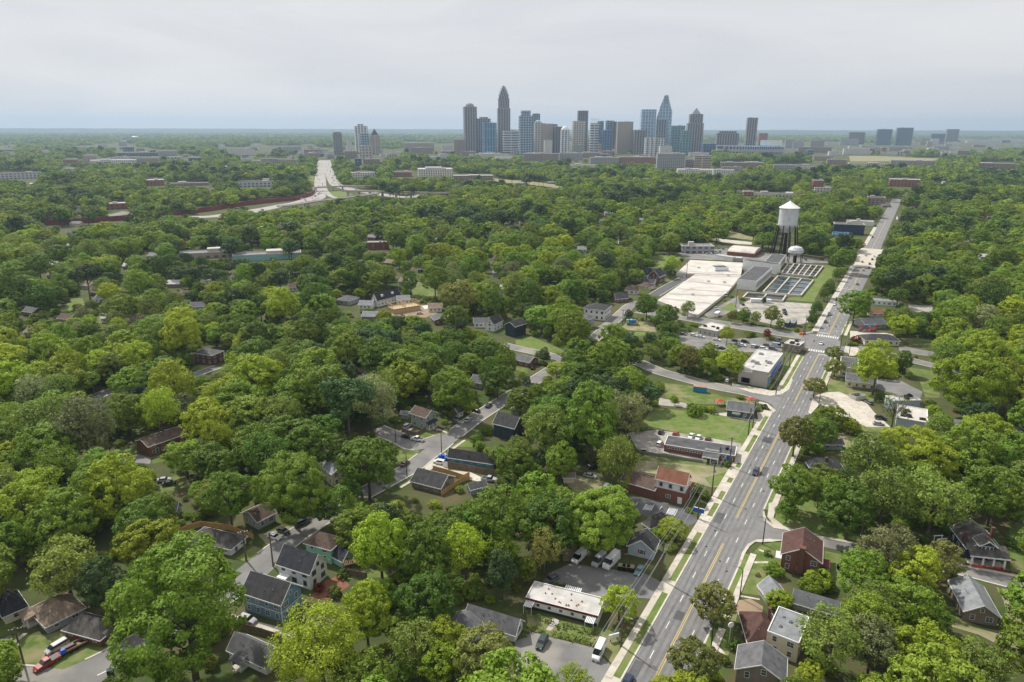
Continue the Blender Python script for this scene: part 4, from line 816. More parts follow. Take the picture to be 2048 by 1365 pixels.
def mall_extra(t,W,D,h,r,ro):
    part(t,'entrance_tower','stone',lambda b:b.box(-.6,-.7,-.2,7.5,6.5,h + 1.6));part(t,'tower_cap','rwhite',lambda b:b.box(-.9,-1.0,h + 1.605,7.8,6.8,h + 1.9))
    part(t,'tower_glass','cblue',lambda b:b.box(1.2,-.78,.3,5.8,-.705,4.2));part(t,'shop_sign','trim',lambda b:b.box(1.6,-.84,4.6,5.4,-.706,5.3))
    for i in range(6):window(t,'L',9 + i * (D - 12) / 6,.5,3.2,2.4,'dtrim',W,D)
    for i in range(9):window(t,'R',10 + i * (W - 14) / 9,.6,2.4,2.2,'dtrim',W,D);part(t,'awning','bluetarp',lambda b,i=i:b.box(8.6 + i * (W - 14) / 9,-1.1,3.2,11.4 + i * (W - 14) / 9,-.05,3.4))
house('shop_row','cream shop building with white roof, blue awnings and corner entrance tower','a8',(785,528),(788,446),(558,470),(908,298),'stone','rwhite','flat','R',keep='R',win='',cat='shops',vis=False,extra=also(mall_extra,rooftop(7,4)));clear('a8',[(560,500),(560,440),(650,400),(690,290),(905,285),(905,300),(830,500),(780,530),(700,520)])
house('kiosk_building','small boxy white-roofed building by the big crossing','a8',(1010,300),(1022,248),(912,232),(1055,222),'tan','rwhite','flat','L',win='R',cat='shop',extra=rooftop(4,3,'dkmetal'))
house('bank_building','small beige building with a clean white roof by the cross road','a8',(455,190),(457,148),(325,125),(536,112),'stone','rwhite2','flat','R',win='RL',cat='shop',extra=rooftop(4,8,'dkmetal'))
# --- right of the main road ---
house('brick_two_storey_house','square dark brick two-storey house with brown gabled roof on the corner','z4',(1072,588),(1086,462),(802,400),(1120,318),'brick','rmaroon','gable','R',3.0,keep='L',storeys=2,win='L',chim=((-.03,.5,1.5,3.4),),extra=lambda t,W,D,h,r,ro:(part(t,'side_porch','maroon',lambda b:b.box(2,-2.6,2.6,6,-.02,2.8)),[part(t,'porch_post','trim',lambda b,u=u:b.box(u,-2.5,0,u + .15,-2.35,2.59)) for u in (2.1,5.7)],part(t,'front_stoop','trim',lambda b:b.box(1.5,D + .02,2.3,5,D + 1.6,2.5)) and None))
house('long_grey_house','long low grey-roofed house behind the dark brick two-storey house','z4',(880,812),(880,778),(690,738),(1212,848),'grayw','rlgray','gable','R',2.4,keep='R',win='R',vents=3,vis=True)
house('grey_front_gable','steep grey cross gable joined to the front of the long low house','z4',(690,790),(690,748),(632,640),(800,668),'grayw','rlgray','gable','L',2.4,win='',vents=0,keep='L')
T_,W_,D_,h_ = house('cream_flat_house','pale yellow two-storey building with a flat grey-white roof','z4',(905,1222),(928,1072),(690,988),(1002,885),'cream','rlgray','flat','R',keep='R',storeys=2,win='L',cat='building',extra=rooftop(3,6,'metal',.4),vis=True)
house('red_hip_house','house front with a broad red-brown hipped roof facing the main road','z4',(545,1122),(548,1072),(488,838),(745,930),'brickd','rmaroon','hip','R',3.2,win='L',chim=((.8,.7,.7,4.2),),vis=True)
house('taupe_gable_house','taupe gabled house with brown-grey roof at the bottom of the street row','z4',(797,1500),(797,1352),(458,1292),(826,1190),'tan','rgray','gable','R',2.8,keep='R',storeys=2,win='',raw_windows=(('L',-2.2,3.4,.9,1.5),('L',-5.5,5.2,1.0,1.3)),vis=False);clear('z4',[(410,1150),(560,1080),(690,1060),(830,1100),(795,1365),(380,1365)])
def craft_extra(t,W,D,h,r,ro):
    p = thing('porch',None,None);p.parent = t
    b = MB();q = [(-.6,-3.6,h - .5),(W + .6,-3.6,h - .5),(W + .6,.3,h + 1.3),(-.6,.3,h + 1.3)];i = 0;b.v += q + [(x,y,z + .2) for x,y,z in q]
    for g_ in ((3,2,1,0),(4,5,6,7),(0,1,5,4),(1,2,6,5),(2,3,7,6),(3,0,4,7)):b.f.append(g_);b.m.append(0)
    b.obj('porch_roof',M['rstain'],p);part(p,'fascia','trim',lambda b:b.box(-.65,-3.7,h - .6,W + .65,-3.605,h - .25));part(p,'porch_floor','concp',lambda b:b.box(0,-3.3,-.2,W,-.02,.5))
    for u in (.04,.35,.65,.96):part(p,'porch_post','trim',lambda b,u=u:b.frus((W * u - .3,-3.3,W * u + .3,-2.7),.51,(W * u - .16,-3.15,W * u + .16,-2.85),h - .55))
    for i in range(9):part(p,'flower_box',LM['F'] if i % 3 else 'redc',lambda b,i=i:b.box(W * (.04 + i * .1),-3.9,.5,W * (.04 + i * .1) + .7,-3.45,.95)) if i != 4 else None
    d = thing('dormer',None,None);d.parent = t;d.location = (W * .5 - 2.0,-1.2,h + .2);walls_mb(4,3.6,1.7,1.3,'y',-.2).obj('dormer_wall',M['dkblue'],d);rb,tb = roof_gable(4,3.6,1.7,1.4,'y',.4);rb.obj('dormer_roof',M['rstain'],d);tb.obj('dormer_trim',M['trim'],d)
    for i in range(3):o = inst('window',window_mesh(.8,.9,'trim')[0],d,(.95 + i * 1.05,0,.55));inst('pane',window_mesh(.8,.9,'trim')[1],o)
house('craftsman_house','dark craftsman house with a gabled dormer, white porch posts and red flowers','z5',(858,448),(858,335),(850,215),(1140,385),'dkblue','rstain','gable','L',3.2,keep='R',hgt=4.0,storeys=1,win='RL',chim=((.97,.6,.8,3.6),(.05,.3,.8,3.0)),extra=craft_extra)
house('taupe_cottage','taupe cottage with a pale grey gabled roof beside the dirt drive','z5',(842,905),(838,822),(822,622),(1115,872),'tan','rlgray','gable','L',2.4,keep='R',win='R',vents=3,vis=True)
house('yellow_flat_building','pale yellow flat-roofed building across from the shops','a8',(1412,470),(1415,405),(1300,395),(1420,335),'cream','rblackflat','flat','L',vis=False,storeys=2,cat='building');clear('a8',[(1290,350),(1410,350),(1410,440),(1290,460)])
house('cream_gable_house','low cream house with a grey roof behind a fence in the lot','a8',(1535,555),(1538,508),(1340,480),(1560,460),'cream','rgray','gable','L',1.8,keep='L',vis=True)
def mural(t,W,D,h,r,ro):
    m = mat('painted_mural',(.05,.20,.28),(.55,.62,.50),.6,.7,detail=3,lo=.4,hi=.6,sc3=.9,c3=(.10,.07,.10));part(t,'mural',m,lambda b:b.box(-.08,D * .05,.4,-.01,D * .95,h - .1))
house('mural_shop','white-roofed shop with a blue-green mural covering its side wall','a8',(1650,690),(1655,622),(1535,590),(1850,620),'ltblue','rwhite','flat','R',win='',cat='shop',extra=also(mural,rooftop(4,2,'dkmetal')))
house('white_roof_shop','wide blue-grey shop with a bright white roof next to the mural shop','a8',(1672,800),(1660,735),(1640,640),(1897,775),'ltblue','rwhite2','flat','R',keep='R',win='',cat='shop',extra=rooftop(6,7,'dkmetal'),vis=True)
house('hip_roof_shop','cream building with a dark hipped roof beside the right car park','a8',(1700,248),(1702,212),(1470,205),(1690,180),'cream','rdark','hip','L',2.2,keep='L',cat='building')
house('grey_gable_house','grey gabled house half hidden behind the painted mural fence','a8',(1605,128),(1605,95),(1470,100),(1620,60),'grayw','rlgray','gable','L',2.4,keep='L')
house('brown_roof_cottage','brown-roofed cottage behind the large roadside tree','b6',(310,790),(310,770),(200,760),(330,735),'cream','rred','gable','L',1.8)
house('white_box_shop','small white flat building beyond the brown-roofed cottage','b6',(425,700),(425,660),(200,640),(440,645),'wwall','rlgray','flat','L',cat='shop')
house('slate_cottage','slate-roofed cottage with brick chimney close to the main road','z8',(690,930),(690,890),(450,870),(700,850),'dkblue','rgray','hip','L',2.4,keep='L',chim=((.4,.5,.8,3),),vis=False);clear('z8',[(450,880),(470,810),(590,800),(690,860),(600,900),(560,900)])
house('white_roof_house','house with a bleached pale roof nearly swallowed by trees on the right','z8',(1640,850),(1640,800),(1560,780),(1700,790),'wwall','rwhite','gable','L',2,vis=False);clear('z8',[(1560,770),(1640,740),(1690,790),(1600,830)])
house('grey_side_house','grey-roofed house near the right edge behind a clump of trees','z8',(2030,690),(2030,650),(1830,600),(2060,600),'grayw','rlgray','gable','L',2,vis=False);clear('z8',[(1900,590),(2040,600),(2040,660),(1900,620)])
house('brown_yard_house','tan-roofed house in a bare brown yard at the right','z8',(1640,620),(1640,580),(1510,560),(1720,560),'cream','rlgray','gable','L',1.6,vis=False);clear('z8',[(1480,470),(1600,480),(1650,580),(1520,560)])
house('blue_roof_shed','small grey-green shed behind the roadside maples','z8',(690,745),(690,715),(545,705),(725,690),'sage','rgray','gable','L',1.2,vis=False,cat='shed');clear('z8',[(545,710),(700,690),(720,720),(560,760)])
house('bark_house','grey house glimpsed behind the maples at the lower right','z5',(600,560),(600,520),(470,490),(640,520),'grayw','rblk','gable','L',2,vis=False)
house('old_shed','dark old outbuilding with a grey roof behind the round tree','z2',(200,1050),(200,980),(40,880),(330,930),'grayw','rblk','gable','L',2.4,vis=False,cat='outbuilding');clear('z2',[(40,860),(100,810),(190,830),(190,880),(80,880)])
house('tan_shed','small tan shed with a curved roof in the yard','z2',(280,765),(280,725),(195,715),(300,710),'cream','rtan','gable','L',.9,win='',vents=0,cat='shed')
house('field_house','pale house among trees behind the fenced white bungalow','b3',(1450,1120),(1450,1070),(1270,1060),(1480,1050),'ltblue','rgray','gable','L',2,vis=False);clear('b3',[(1380,1020),(1460,1030),(1460,1110),(1400,1110)])
house('clearing_house','grey-roofed house with the top of its roof showing in the left woods','b3',(790,240),(790,215),(690,195),(800,180),'grayw','rlgray','gable','L',2)
# ---------------- far city ----------------
def fpos(x0,x1,yb,D=None):
    """ground point under the middle of a pixel span and metres per pixel there"""
    g = G((x0 + x1) / 2,yb);w = (g - CP) @ FW;return g,w / F
def block(name,label,x0,x1,yt,yb,mtl,depth=None,roof='rlgray',rz=0.12,cat='building',group=None,tiers=None,vis=True,units=1,cap=None,par='conc',extra=None,pyr=None):
    """box building spanning x0..x1 on the photo, roof line yt, standing on the ground at yb; tiers = [(fx0,fx1,ytop)] upper set-backs"""
    xm = (x0 + x1) / 2;g,mpp = fpos(x0,x1,yb);az = math.atan2(xm - 1024,F / cp) ;h = HT(xm,yb,yt);Wd = (x1 - x0) * mpp
    dp = depth or max(14,min(Wd * .8,60));c,s = abs(math.cos(rz)),abs(math.sin(rz));Wf = max(4,(Wd - dp * s) / c)
    ang = -az * .9 + rz
    t = thing(name,label,cat,(float(g[0]),float(g[1]),0),ang,group)
    # origin: middle of the front edge
    m = M[mtl] if isinstance(mtl,str) else mtl
    top = h if not tiers else h
    MB().box(-Wf / 2,0,-1,Wf / 2,dp,top).obj('wall',m,t)
    rb = MB();rb.box(-Wf / 2 + .4,.4,top + .01,Wf / 2 - .4,dp - .4,top + .12);ro = rb.obj('roof',M[roof],t)
    pb = MB();q = .5
    for a in ((-Wf / 2 - .1,-.1,Wf / 2 + .1,q),(-Wf / 2 - .1,dp - q,Wf / 2 + .1,dp + .1),(-Wf / 2 - .1,q,-Wf / 2 + q,dp - q),(Wf / 2 - q,q,Wf / 2 + .1,dp - q)):pb.box(a[0],a[1],top + .005,a[2],a[3],top + .9)
    pb.obj('parapet',M[par],t)
    r = random.Random(label)
    for i in range(units):
        x = r.uniform(-.3,.3) * Wf;y = dp * r.uniform(.3,.6);a = Wf * r.uniform(.06,.14);MB().box(x - a,y - a * .8,top + .13,x + a,y + a * .8,top + r.uniform(2,4)).obj('roof_unit',M['conc'],ro)
    if tiers:
        z = top + .15;i0 = 0
        for f0,f1,ytp in tiers:
            z1 = HT(xm,yb,ytp);a,b_ = -Wf / 2 + f0 * Wf,-Wf / 2 + f1 * Wf;ins = dp * max(0.02,min(f0 + .001,1 - f1 + .001,.45))
            MB().box(a,ins,z,b_,dp - ins,z1).obj('upper_tier',m,t);MB().box(a - .2,ins - .2,z1 + .01,b_ + .2,dp - ins + .2,z1 + 1.0).obj('tier_roof',M[roof],t);z = z1 + 1.02
    if pyr:
        f0,f1,yap = pyr;a,b_ = -Wf / 2 + f0 * Wf,-Wf / 2 + f1 * Wf;z0 = z if tiers else top + .15;z1 = HT(xm,yb,yap);i1 = dp * .08
        MB().frus((a,i1,b_,dp - i1),z0,((a + b_) / 2 - .4,dp / 2 - .4,(a + b_) / 2 + .4,dp / 2 + .4),z1).obj('pyramid_roof',M[cap or 'rlgray'],t)
    if vis:CLEAR.append([(x0 - 3,yt - 3),(x1 + 3,yt - 3),(x1 + 3,yb + 1),(x0 - 3,yb + 1)])
    ca,sa = math.cos(ang),math.sin(ang);NOGO.append([np.array([g[0] + a * ca - b_ * sa,g[1] + a * sa + b_ * ca]) for a,b_ in ((-Wf / 2,0),(Wf / 2,0),(Wf / 2,dp),(-Wf / 2,dp))])
    if extra:extra(t,Wf,dp,h)
    return t,Wf,dp,h
FA = dict(
    brn=facade('brown_granite_bays',(.25,.225,.225),(.018,.028,.05),13,9,.52,.8),brn2=facade('dark_brown_ribs',(.15,.125,.13),(.02,.03,.05),12,60,.5,.98),gr=facade('grey_ribbed_tower',(.24,.28,.34),(.015,.035,.07),12,9,.6,.8),
    bl=facade('blue_glass_ribs',(.20,.34,.48),(.02,.10,.20),13,40,.76,.96,.1),bl2=facade('deep_blue_glass',(.08,.17,.30),(.012,.05,.13),13,14,.7,.85,.08),tl=facade('teal_glass',(.17,.29,.33),(.02,.09,.13),14,12,.7,.75,.1),
    gg=facade('glass_and_white_balconies',(.33,.42,.50),(.015,.06,.12),12,11,.74,.72,.12),st=facade('horizontal_striped_office',(.52,.53,.55),(.05,.07,.10),400,12,.99,.5),bg=facade('beige_grid_tower',(.45,.40,.34),(.09,.12,.16),13,11,.5,.6),bg2=facade('sand_plain_tower',(.33,.27,.22),(.21,.18,.16),8,5,.5,.5),
    wh=facade('white_slab_apartments',(.60,.61,.62),(.05,.07,.11),15,9,.5,.75),wh2=facade('white_grid_block',(.62,.61,.58),(.10,.11,.13),6,5,.5,.45),dk=facade('dark_glass_tower',(.10,.15,.20),(.02,.05,.09),13,12,.75,.8,.1),gn=facade('grey_green_tower',(.17,.19,.18),(.07,.09,.09),9,5,.5,.7),
    br=facade('brick_apartment_grid',(.24,.15,.12),(.07,.07,.075),6,4,.45,.5),br2=facade('red_brick_grid',(.30,.13,.09),(.07,.07,.075),7,4.5,.45,.5),pk=facade('pinkish_stone_grid',(.40,.32,.27),(.10,.10,.10),7,4.5,.5,.5),du=facade('silver_glass_tower',(.40,.50,.60),(.13,.23,.34),15,16,.72,.85,.07),
    offi=facade('white_office_grid',(.66,.63,.57),(.03,.04,.05),6,4.2,.55,.45),strp=facade('banded_beige_office',(.50,.42,.33),(.06,.06,.065),300,5.2,.99,.5),gra=facade('grey_midrise_grid',(.33,.34,.35),(.08,.09,.11),6,4.5,.6,.5),twn=facade('townhouse_fronts',(.50,.51,.54),(.10,.11,.14),8,5,.5,.5),br3=facade('dull_brown_midrise',(.27,.21,.18),(.08,.08,.08),6,4,.5,.5))
GS = 'downtown skyscrapers';GMD = 'mid-rise blocks below the skyline'
def T(label,x0,x1,yt,m,yb=306,**kw):kw.setdefault('group',GS);return block(kw.pop('name','skyscraper'),label,x0,x1,yt,yb,FA[m],cat='skyscraper',vis=False,**kw)
CLEAR.append([(925,250),(1410,250),(1410,300),(925,300)])
# rounded twin-shoulder tower
T('tall brown-grey tower with a domed top, leftmost of the main skyline cluster',928.5,956,214,'brn',depth=60,extra=lambda t,W,D,h:MB().lathe([(W * .34,h + 1),(W * .33,h + 8),(W * .26,h + 14),(W * .12,h + 18),(1,h + 19)],(0,D / 2),20).obj('dome',M['rlgray'],t),units=0)
T('square-topped grey-brown tower just right of the domed tower',951,983,238,'gr',yb=305.5,tiers=[(.3,.85,235)],units=0)
T('bright blue glass block in front of the tallest crowned tower',966,995,246,'bl',yb=310,units=2)
def crown(t,W,D,h):
    n = 11
    for i,(f,y0,y1) in enumerate(((.86,217,200),(.74,200,192),(.60,192,186),(.44,186,180),(.28,180,176))):
        z0,z1 = HT(1008,306,y0),HT(1008,306,y1);MB().box(-W * f / 2,D / 2 - D * f / 2,z0 + .02,W * f / 2,D / 2 + D * f / 2,z1).obj('crown_tier',FA['brn'],t)
        b = MB()
        for k in range(5):
            for sx,sy in ((1,0),(0,1)):
                for sg in (-1,1):
                    u = (k - 2) / 4 * W * f * .92;x,y = (u,sg * D * f / 2) if sx else (sg * W * f / 2,u * D / W);b.frus((x - 1.2,D / 2 + y - 1.2,x + 1.2,D / 2 + y + 1.2),z1 + .03,(x - .3,D / 2 + y - .3,x + .3,D / 2 + y + .3),z1 + 9)
        b.obj('crown_fins',M['rlgray'],t)
    z0 = HT(1008,306,176);MB().frus((-W * .1,D / 2 - W * .1,W * .1,D / 2 + W * .1),z0 + .05,(-.5,D / 2 - .5,.5,D / 2 + .5),HT(1008,306,170)).obj('spire',M['rlgray'],t)
T('tallest tower with a stepped pointed crown of fins, in the middle left of the skyline',995,1021,217,'brn',depth=62,units=0,extra=crown,rz=.05)
T('low wide grey office with horizontal bands right of the tallest tower',1006,1040,262,'st',yb=307)
T('blue-grey glass apartment tower with balcony grid and boxy top',1038,1066,232,'gg',yb=311,tiers=[(.15,.85,222)],units=0)
T('flat grey tower peeking out behind the balcony-grid tower',1064,1080,228,'gr',yb=304)
T('slim beige tower with a green rounded cap',1068,1084,246,'bg',yb=308,units=0,extra=lambda t,W,D,h:MB().lathe([(W * .42,h + 1),(W * .36,h + 8),(W * .15,h + 12),(1,h + 13)],(0,D / 2),16).obj('cap',M['poolblue'],t))
T('beige stepped tower behind a small white block',1080,1106,248,'bg2',yb=306.5)
T('glass-faced tower between the beige stepped and the dark slanting tower',1095,1115,249,'gr',yb=305.5)
T('dark tower with a sloping shoulder beside the white arched tower',1107,1135,254,'brn2',yb=307)
T('pale tower with a curved arched top',1121,1138,261,'wh',yb=310,units=0,extra=lambda t,W,D,h:MB().lathe([(W * .5,h + 1),(W * .45,h + 8),(W * .28,h + 16),(1,h + 20)],(0,D / 2),16).obj('arched_top',M['trim'],t))
T('small white block in front of the beige stepped tower',1088,1105,281,'wh2',yb=311)
T('brown rectangular high tower behind the beige and glass block',1153.5,1175,222,'brn2',yb=304.5)
T('beige block with reflecting glass left of the brown high tower',1144,1171,243,'bg',yb=307)
T('white-striped tower with an open frame on its roof',1179,1197,247,'st',yb=308.5,units=0,extra=lambda t,W,D,h:[MB().box(-W / 2 + i * W / 5 - .8,2,h + 1,-W / 2 + i * W / 5 + .8,4,h + 18).obj('roof_fin',M['trim'],t) for i in range(6)] and MB().box(-W / 2,1.8,h + 18.02,W / 2,4.2,h + 20).obj('roof_frame',M['trim'],t))
T('dark blue glass tower behind the white-striped tower',1193,1206,243,'bl2',yb=306)
T('low deep blue glass tower in front of the green-topped one',1203,1224,261,'bl2',yb=309.5)
T('green-grey glass tower with a small green top',1209,1227,242,'tl',yb=305.5)
T('dark brown tower pressed against the big sand coloured tower',1223,1236,244,'brn2',yb=306)
T('big plain sand coloured tower, the widest flat wall of the skyline',1232,1265,244,'bg2',yb=308)
T('grey-brown ribbed low tower left of the silver slanted one',1265,1292,261,'brn',yb=309)
T('silver glass tower with a slanted top-left edge',1278,1309,219.5,'du',yb=306,units=0)
def duke(t,W,D,h):
    z1,z2,z3 = HT(1324,306,215),HT(1324,306,190.5),h
    A = [(-W / 2,z3),(-W * .30,z1),(-W * .04,z2),(W * .18,z2),(W * .36,z1 + 8),(W / 2,HT(1324,306,213) - 25),(W / 2,z3)]
    b = MB();n = len(A);i = 0;b.v += [(x,D * .12,z + .02) for x,z in A] + [(x,D * .88,z + .02) for x,z in A];b.f.append(tuple(range(n))[::-1]);b.f.append(tuple(range(n,2 * n)));b.m += [0,0]
    for k in range(n):b.f.append((k,(k + 1) % n,n + (k + 1) % n,n + k));b.m.append(0)
    b.obj('slanted_crown',FA['du'],t);MB().box(W * .02,D * .11 - .6,z1 + 18,W * .14,D * .12 - .05,z2 - 10).obj('crown_opening',M['rlgray'],t)
T('silver glass tower with a pointed sloping crown and an opening at its peak',1308.5,1339,240,'du',depth=60,units=0,extra=duke,rz=.03)
T('brownish glass tower in front of the pointed silver tower',1308.5,1331,239.5,'gr',yb=310)
for i,(a,b_) in enumerate(((1288,1296),(1297,1305),(1305.5,1313),(1315,1327))):T(('leftmost','second','third','rightmost')[i] + ' of the four slim white apartment slabs at the foot of the silver tower',a,b_,276 + (i % 2),'wh',yb=313,depth=22,units=0,group='slim white apartment slabs')
T('tall teal glass tower left of the pyramid-topped tower',1338,1368,252,'tl',yb=308)
T('pale green glass slab in front of the pyramid-topped tower',1360,1380,262,'tl',yb=311,depth=20)
T('granite tower with stepped shoulders and a pyramid roof',1371,1404,247,'brn',units=0,tiers=[(.11,.93,229)],pyr=(.24,.78,216),cap='rlgray')
T('white grid block low in front of the slim white slabs',1318,1344,293,'wh2',yb=316)
T('blue-grey mid tower right at the foot of the pyramid tower',1404,1432,288,'bl2',yb=310)
T('broad brown stepped block left of the lone slim tower',1431,1475,267,'brn',yb=306,tiers=[(.1,.9,263)],units=2)
T('lone slim grey-brown tower right of the skyline',1489,1510,236,'brn',yb=304,depth=45)
T('short red-brown tower just behind the stadium',1515,1533,267,'br2',yb=300)
T('brown twin block in the distance right of the stadium',1697,1727,265,'brn2',yb=289)
T('dark glass block with pale foot, left of the two right-hand glass towers',1752,1780,259,'dk',yb=291,extra=None)
T('widest dark blue glass block on the right of the skyline',1791,1821,256,'dk',yb=291)
T('low dark block joined to the rightmost tower',1862,1893,268,'dk',yb=288)
T('rightmost dark ribbed tower on the horizon',1891,1913,259,'gn',yb=289)
T('grey-green ribbed tower standing alone at the left end',668.5,687,267,'gn',yb=311,tiers=[(.1,.9,265)],units=0)
T('high beige tower with a flat winged roof in the left group',712,739,253,'wh',yb=306,tiers=[(.25,.7,249)],units=0)
T('glassy grey tower in front of the beige winged-roof tower',722,740,268,'gg',yb=309)
T('short brown tower with a dark pyramid roof in the left group',742,762,271,'strp',yb=309,pyr=(.1,.9,258),cap='rdark',units=0)
T('slim white block left of the beige winged-roof tower',695,705,281,'wh2',yb=311)
# mid-rises
def MR(label,x0,x1,yt,yb,m,**kw):kw.setdefault('group',GMD);kw.setdefault('rz',.06);kw.setdefault('depth',45);return block(kw.pop('name','city_block'),label,x0,x1,yt,yb,FA[m] if m in FA else M[m],cat='building',**kw)
MR('beige stepped base block below the left tower group',720,746,293,319,'bg');MR('blue box building beside the motorway end',710,724,318,331,'bl2',depth=25);MR('brown brick block right of the blue box building',727,760,319,329,'br3',depth=30)
MR('grey-brown low block left of the beige base block',690,716,303,318,'br3');MR('wide beige arena-like block between the tower groups',807,869,287,303,'pk');MR('brown flats in front of the wide beige block',822,866,296,308,'br3',depth=20)
MR('small pale church-like block left of the domed tower',884,908,293,303,'wh2',depth=25);MR('brownish office right of the pale block',908,934,280,306,'br3');MR('low cream domed hall between towers',1001,1022,293,304,'bg',depth=30)
MR('long low building with a white roof edge under the blue glass block',950,1016,309,316,'rwhite',depth=30,roof='rwhite2');MR('white tents and sheds below the tallest tower',990,1024,313,321,'wwall',depth=20,roof='rwhite2')
MR('long brown apartment row below the balcony-grid tower',1046,1118,308,322,'br3',units=3);MR('grey apartment row right of the long brown row',1118,1166,307,321,'gra',units=3);MR('dark brown parking block under the striped tower',1165,1200,306,316,'br3');MR('pinkish apartment row below the deep blue tower',1198,1229,303,315,'br2')
MR('beige cubic hotel with a window grid',1179,1207,288,306,'bg');MR('grey cubic office left of the beige cubic hotel',1146,1167,290,308,'gra');MR('domed cream courthouse-like block behind the cubic hotel',1156,1178,279,300,'bg',units=0,extra=lambda t,W,D,h:MB().lathe([(W * .3,h + .5),(W * .24,h + 5),(1,h + 8)],(0,D / 2),14).obj('dome',M['cream'],t))
MR('long red brick apartment row in front of the sand coloured tower',1238,1312,315,328,'br2',units=4);MR('pale apartment row left of the red brick row',1180,1238,316,328,'gra',units=4);MR('white-roofed low row among trees left of centre',1142,1190,330,337,'wh2',depth=25,roof='rwhite2')
MR('large grey office slab with gridded windows in front of the skyline',1313,1369,308,339,'gra',depth=60,name='office_building');MR('banded beige office block right of the large grey slab',1387,1421,313,339,'strp',depth=40,name='office_building');MR('low grey wing left of the banded beige office',1370,1390,320,338,'gra',depth=30)
MR('long white apartment row in front of the banded office',1355,1428,340,348,'wh2',roof='rwhite2',units=3);MR('white townhouse row right of the long white apartments',1426,1468,341,351,'wh2',depth=30,roof='rwhite2');MR('brownish apartment row below the stadium',1442,1526,326,337,'br3',units=4);MR('dark low apartments in front of the brownish row',1444,1484,335,343,'gra',depth=25)
MR('pale low building left of the stadium',1378,1418,306,313,'wh2',depth=30,roof='rwhite2');MR('grey tower-like block right behind the stadium',1570,1588,279,296,'gra');MR('pale block right of the stadium scoreboard',1586,1606,284,297,'gra',depth=30)
MR('dark brick block with a flat top behind the meadow',1621,1647,282,294,'br3');MR('white and grey apartments behind the meadow',1688,1736,298,310,'wh2',units=3);MR('long brown row under the dark brick block',1598,1660,295,306,'br3',depth=30);MR('long grey block with overhanging roof behind the apartments',1681,1714,279,291,'gra')
MR('cream school-like building left of the meadow',1628,1664,313,322,'bg2',depth=35);MR('brown building joined to the cream school-like one',1655,1691,320,330,'br3',depth=30);MR('low long building right of the white apartments',1780,1822,295,302,'gra',depth=25);MR('small white block by the dark glass towers',1812,1830,280,290,'wh2',depth=25)
MR('small white block in front of the low dark tower',1862,1876,278,290,'wh2',depth=22);MR('brick school with white trim among trees',1781,1837,360,374,'br2',depth=30,roof='rwhite');MR('pale row of roofs left of the brick school',1625,1646,362,378,'br2',depth=25);MR('long white shed roofs below the meadow',1700,1775,327,333,'wh2',depth=25,roof='rwhite2');MR('white shed row right of the meadow',1786,1870,322,330,'gra',depth=30,roof='rwhite2');MR('brown warehouse at the far right',1960,2030,328,338,'br3',depth=30)
MR('white depot roofs near the right horizon',1925,1985,279,285,'wh2',depth=60,roof='rwhite2');MR('second row of white depots at the right horizon',1990,2046,278,285,'wh2',depth=60,roof='rwhite2');MR('apartments strung right of the stadium',1548,1590,331,341,'gra',depth=25);MR('low pale houses right of the brownish apartments',1590,1640,331,339,'wh2',depth=20)
MR('pinkish hotel block at the far left',169,194,312,326,'pk',depth=30);MR('long white warehouse roofs at the left',187,270,321,328,'wh2',depth=60,roof='rwhite2');MR('cream wall building beside the white warehouses',275,316,317,326,'bg2',depth=30);MR('long dark building behind the white warehouses',240,318,306,313,'dk',depth=40);MR('grey office joined to the long dark building',318,354,303,313,'gra',depth=40)
MR('white apartment block on the left',459,509,299,312,'wh2',depth=30);MR('grey midrise right of the white apartment block',566,603,294,305,'gra',depth=30);MR('pale office with overhanging roof near the motorway',523,556,318,328,'gra',depth=25,roof='rwhite2');MR('beige office right of the overhanging-roof office',556,592,320,328,'bg2',depth=25);MR('brown block beside the motorway end on the left',609,636,300,311,'br3',depth=25)
MR('brick school low among trees on the left',290,328,361,372,'br2',depth=30,roof='rwhite');MR('flat-roofed school wing right of the brick school',345,416,367,372,'br3',depth=20,roof='rlgray');MR('grey townhouse row at the left edge',-4,78,346,358,'twn',depth=20,roof='rgray');MR('row of dark-roofed townhouses with white gable near the noise wall',478,547,364,374,'twn',depth=20,roof='rblk');MR('white office with curved front and many square windows',836,907,339,355,'offi',depth=60,roof='rwhite',tiers=[(.22,.7,336.5)],name='office_building');MR('long low white-roofed building right of the curved office',907,987,352,361,'br3',depth=30,roof='rwhite2');MR('brick and glass sheds left of the curved office',786,824,345,354,'br2',depth=25);MR('white industrial buildings beside the motorway',703,750,346,356,'wh2',depth=30,roof='rwhite');MR('low store with white roof and red band by the grassy lot',214,253,408,419,'br2',depth=20,roof='rwhite2')
MR('long low school with pale roof in the left woods',355,470,507,517,'pk',depth=16,roof='rlgray',rz=.0);MR('second stretch of the long low school with aqua roof part',470,600,510,521,'poolblue',depth=16,roof='rlgray',rz=.0)
MR('long low grey building behind the reservoirs',1362,1430,494,507,'gra',depth=16,roof='rlgray',rz=.2,name='warehouse');MR('dark apartment house with gabled roof behind the billboard',1668,1725,450,470,'dkblue',depth=16,roof='rgray',name='apartment_house');MR('white flat shops beside the far main road',1695,1745,444,452,'wwall',depth=14,roof='rwhite2');MR('brown-roofed hall left of the far road',1735,1768,396,412,'br3',depth=20,roof='rbrown');MR('white long roof among trees above the water tower',1500,1590,388,393,'wh2',depth=14,roof='rlgray');MR('low brick building left of the water tower top',1487,1506,384,393,'br2',depth=14,roof='rwhite2');MR('small white-roofed buildings near the long white roof',1630,1665,377,384,'wh2',depth=14,roof='rwhite2')
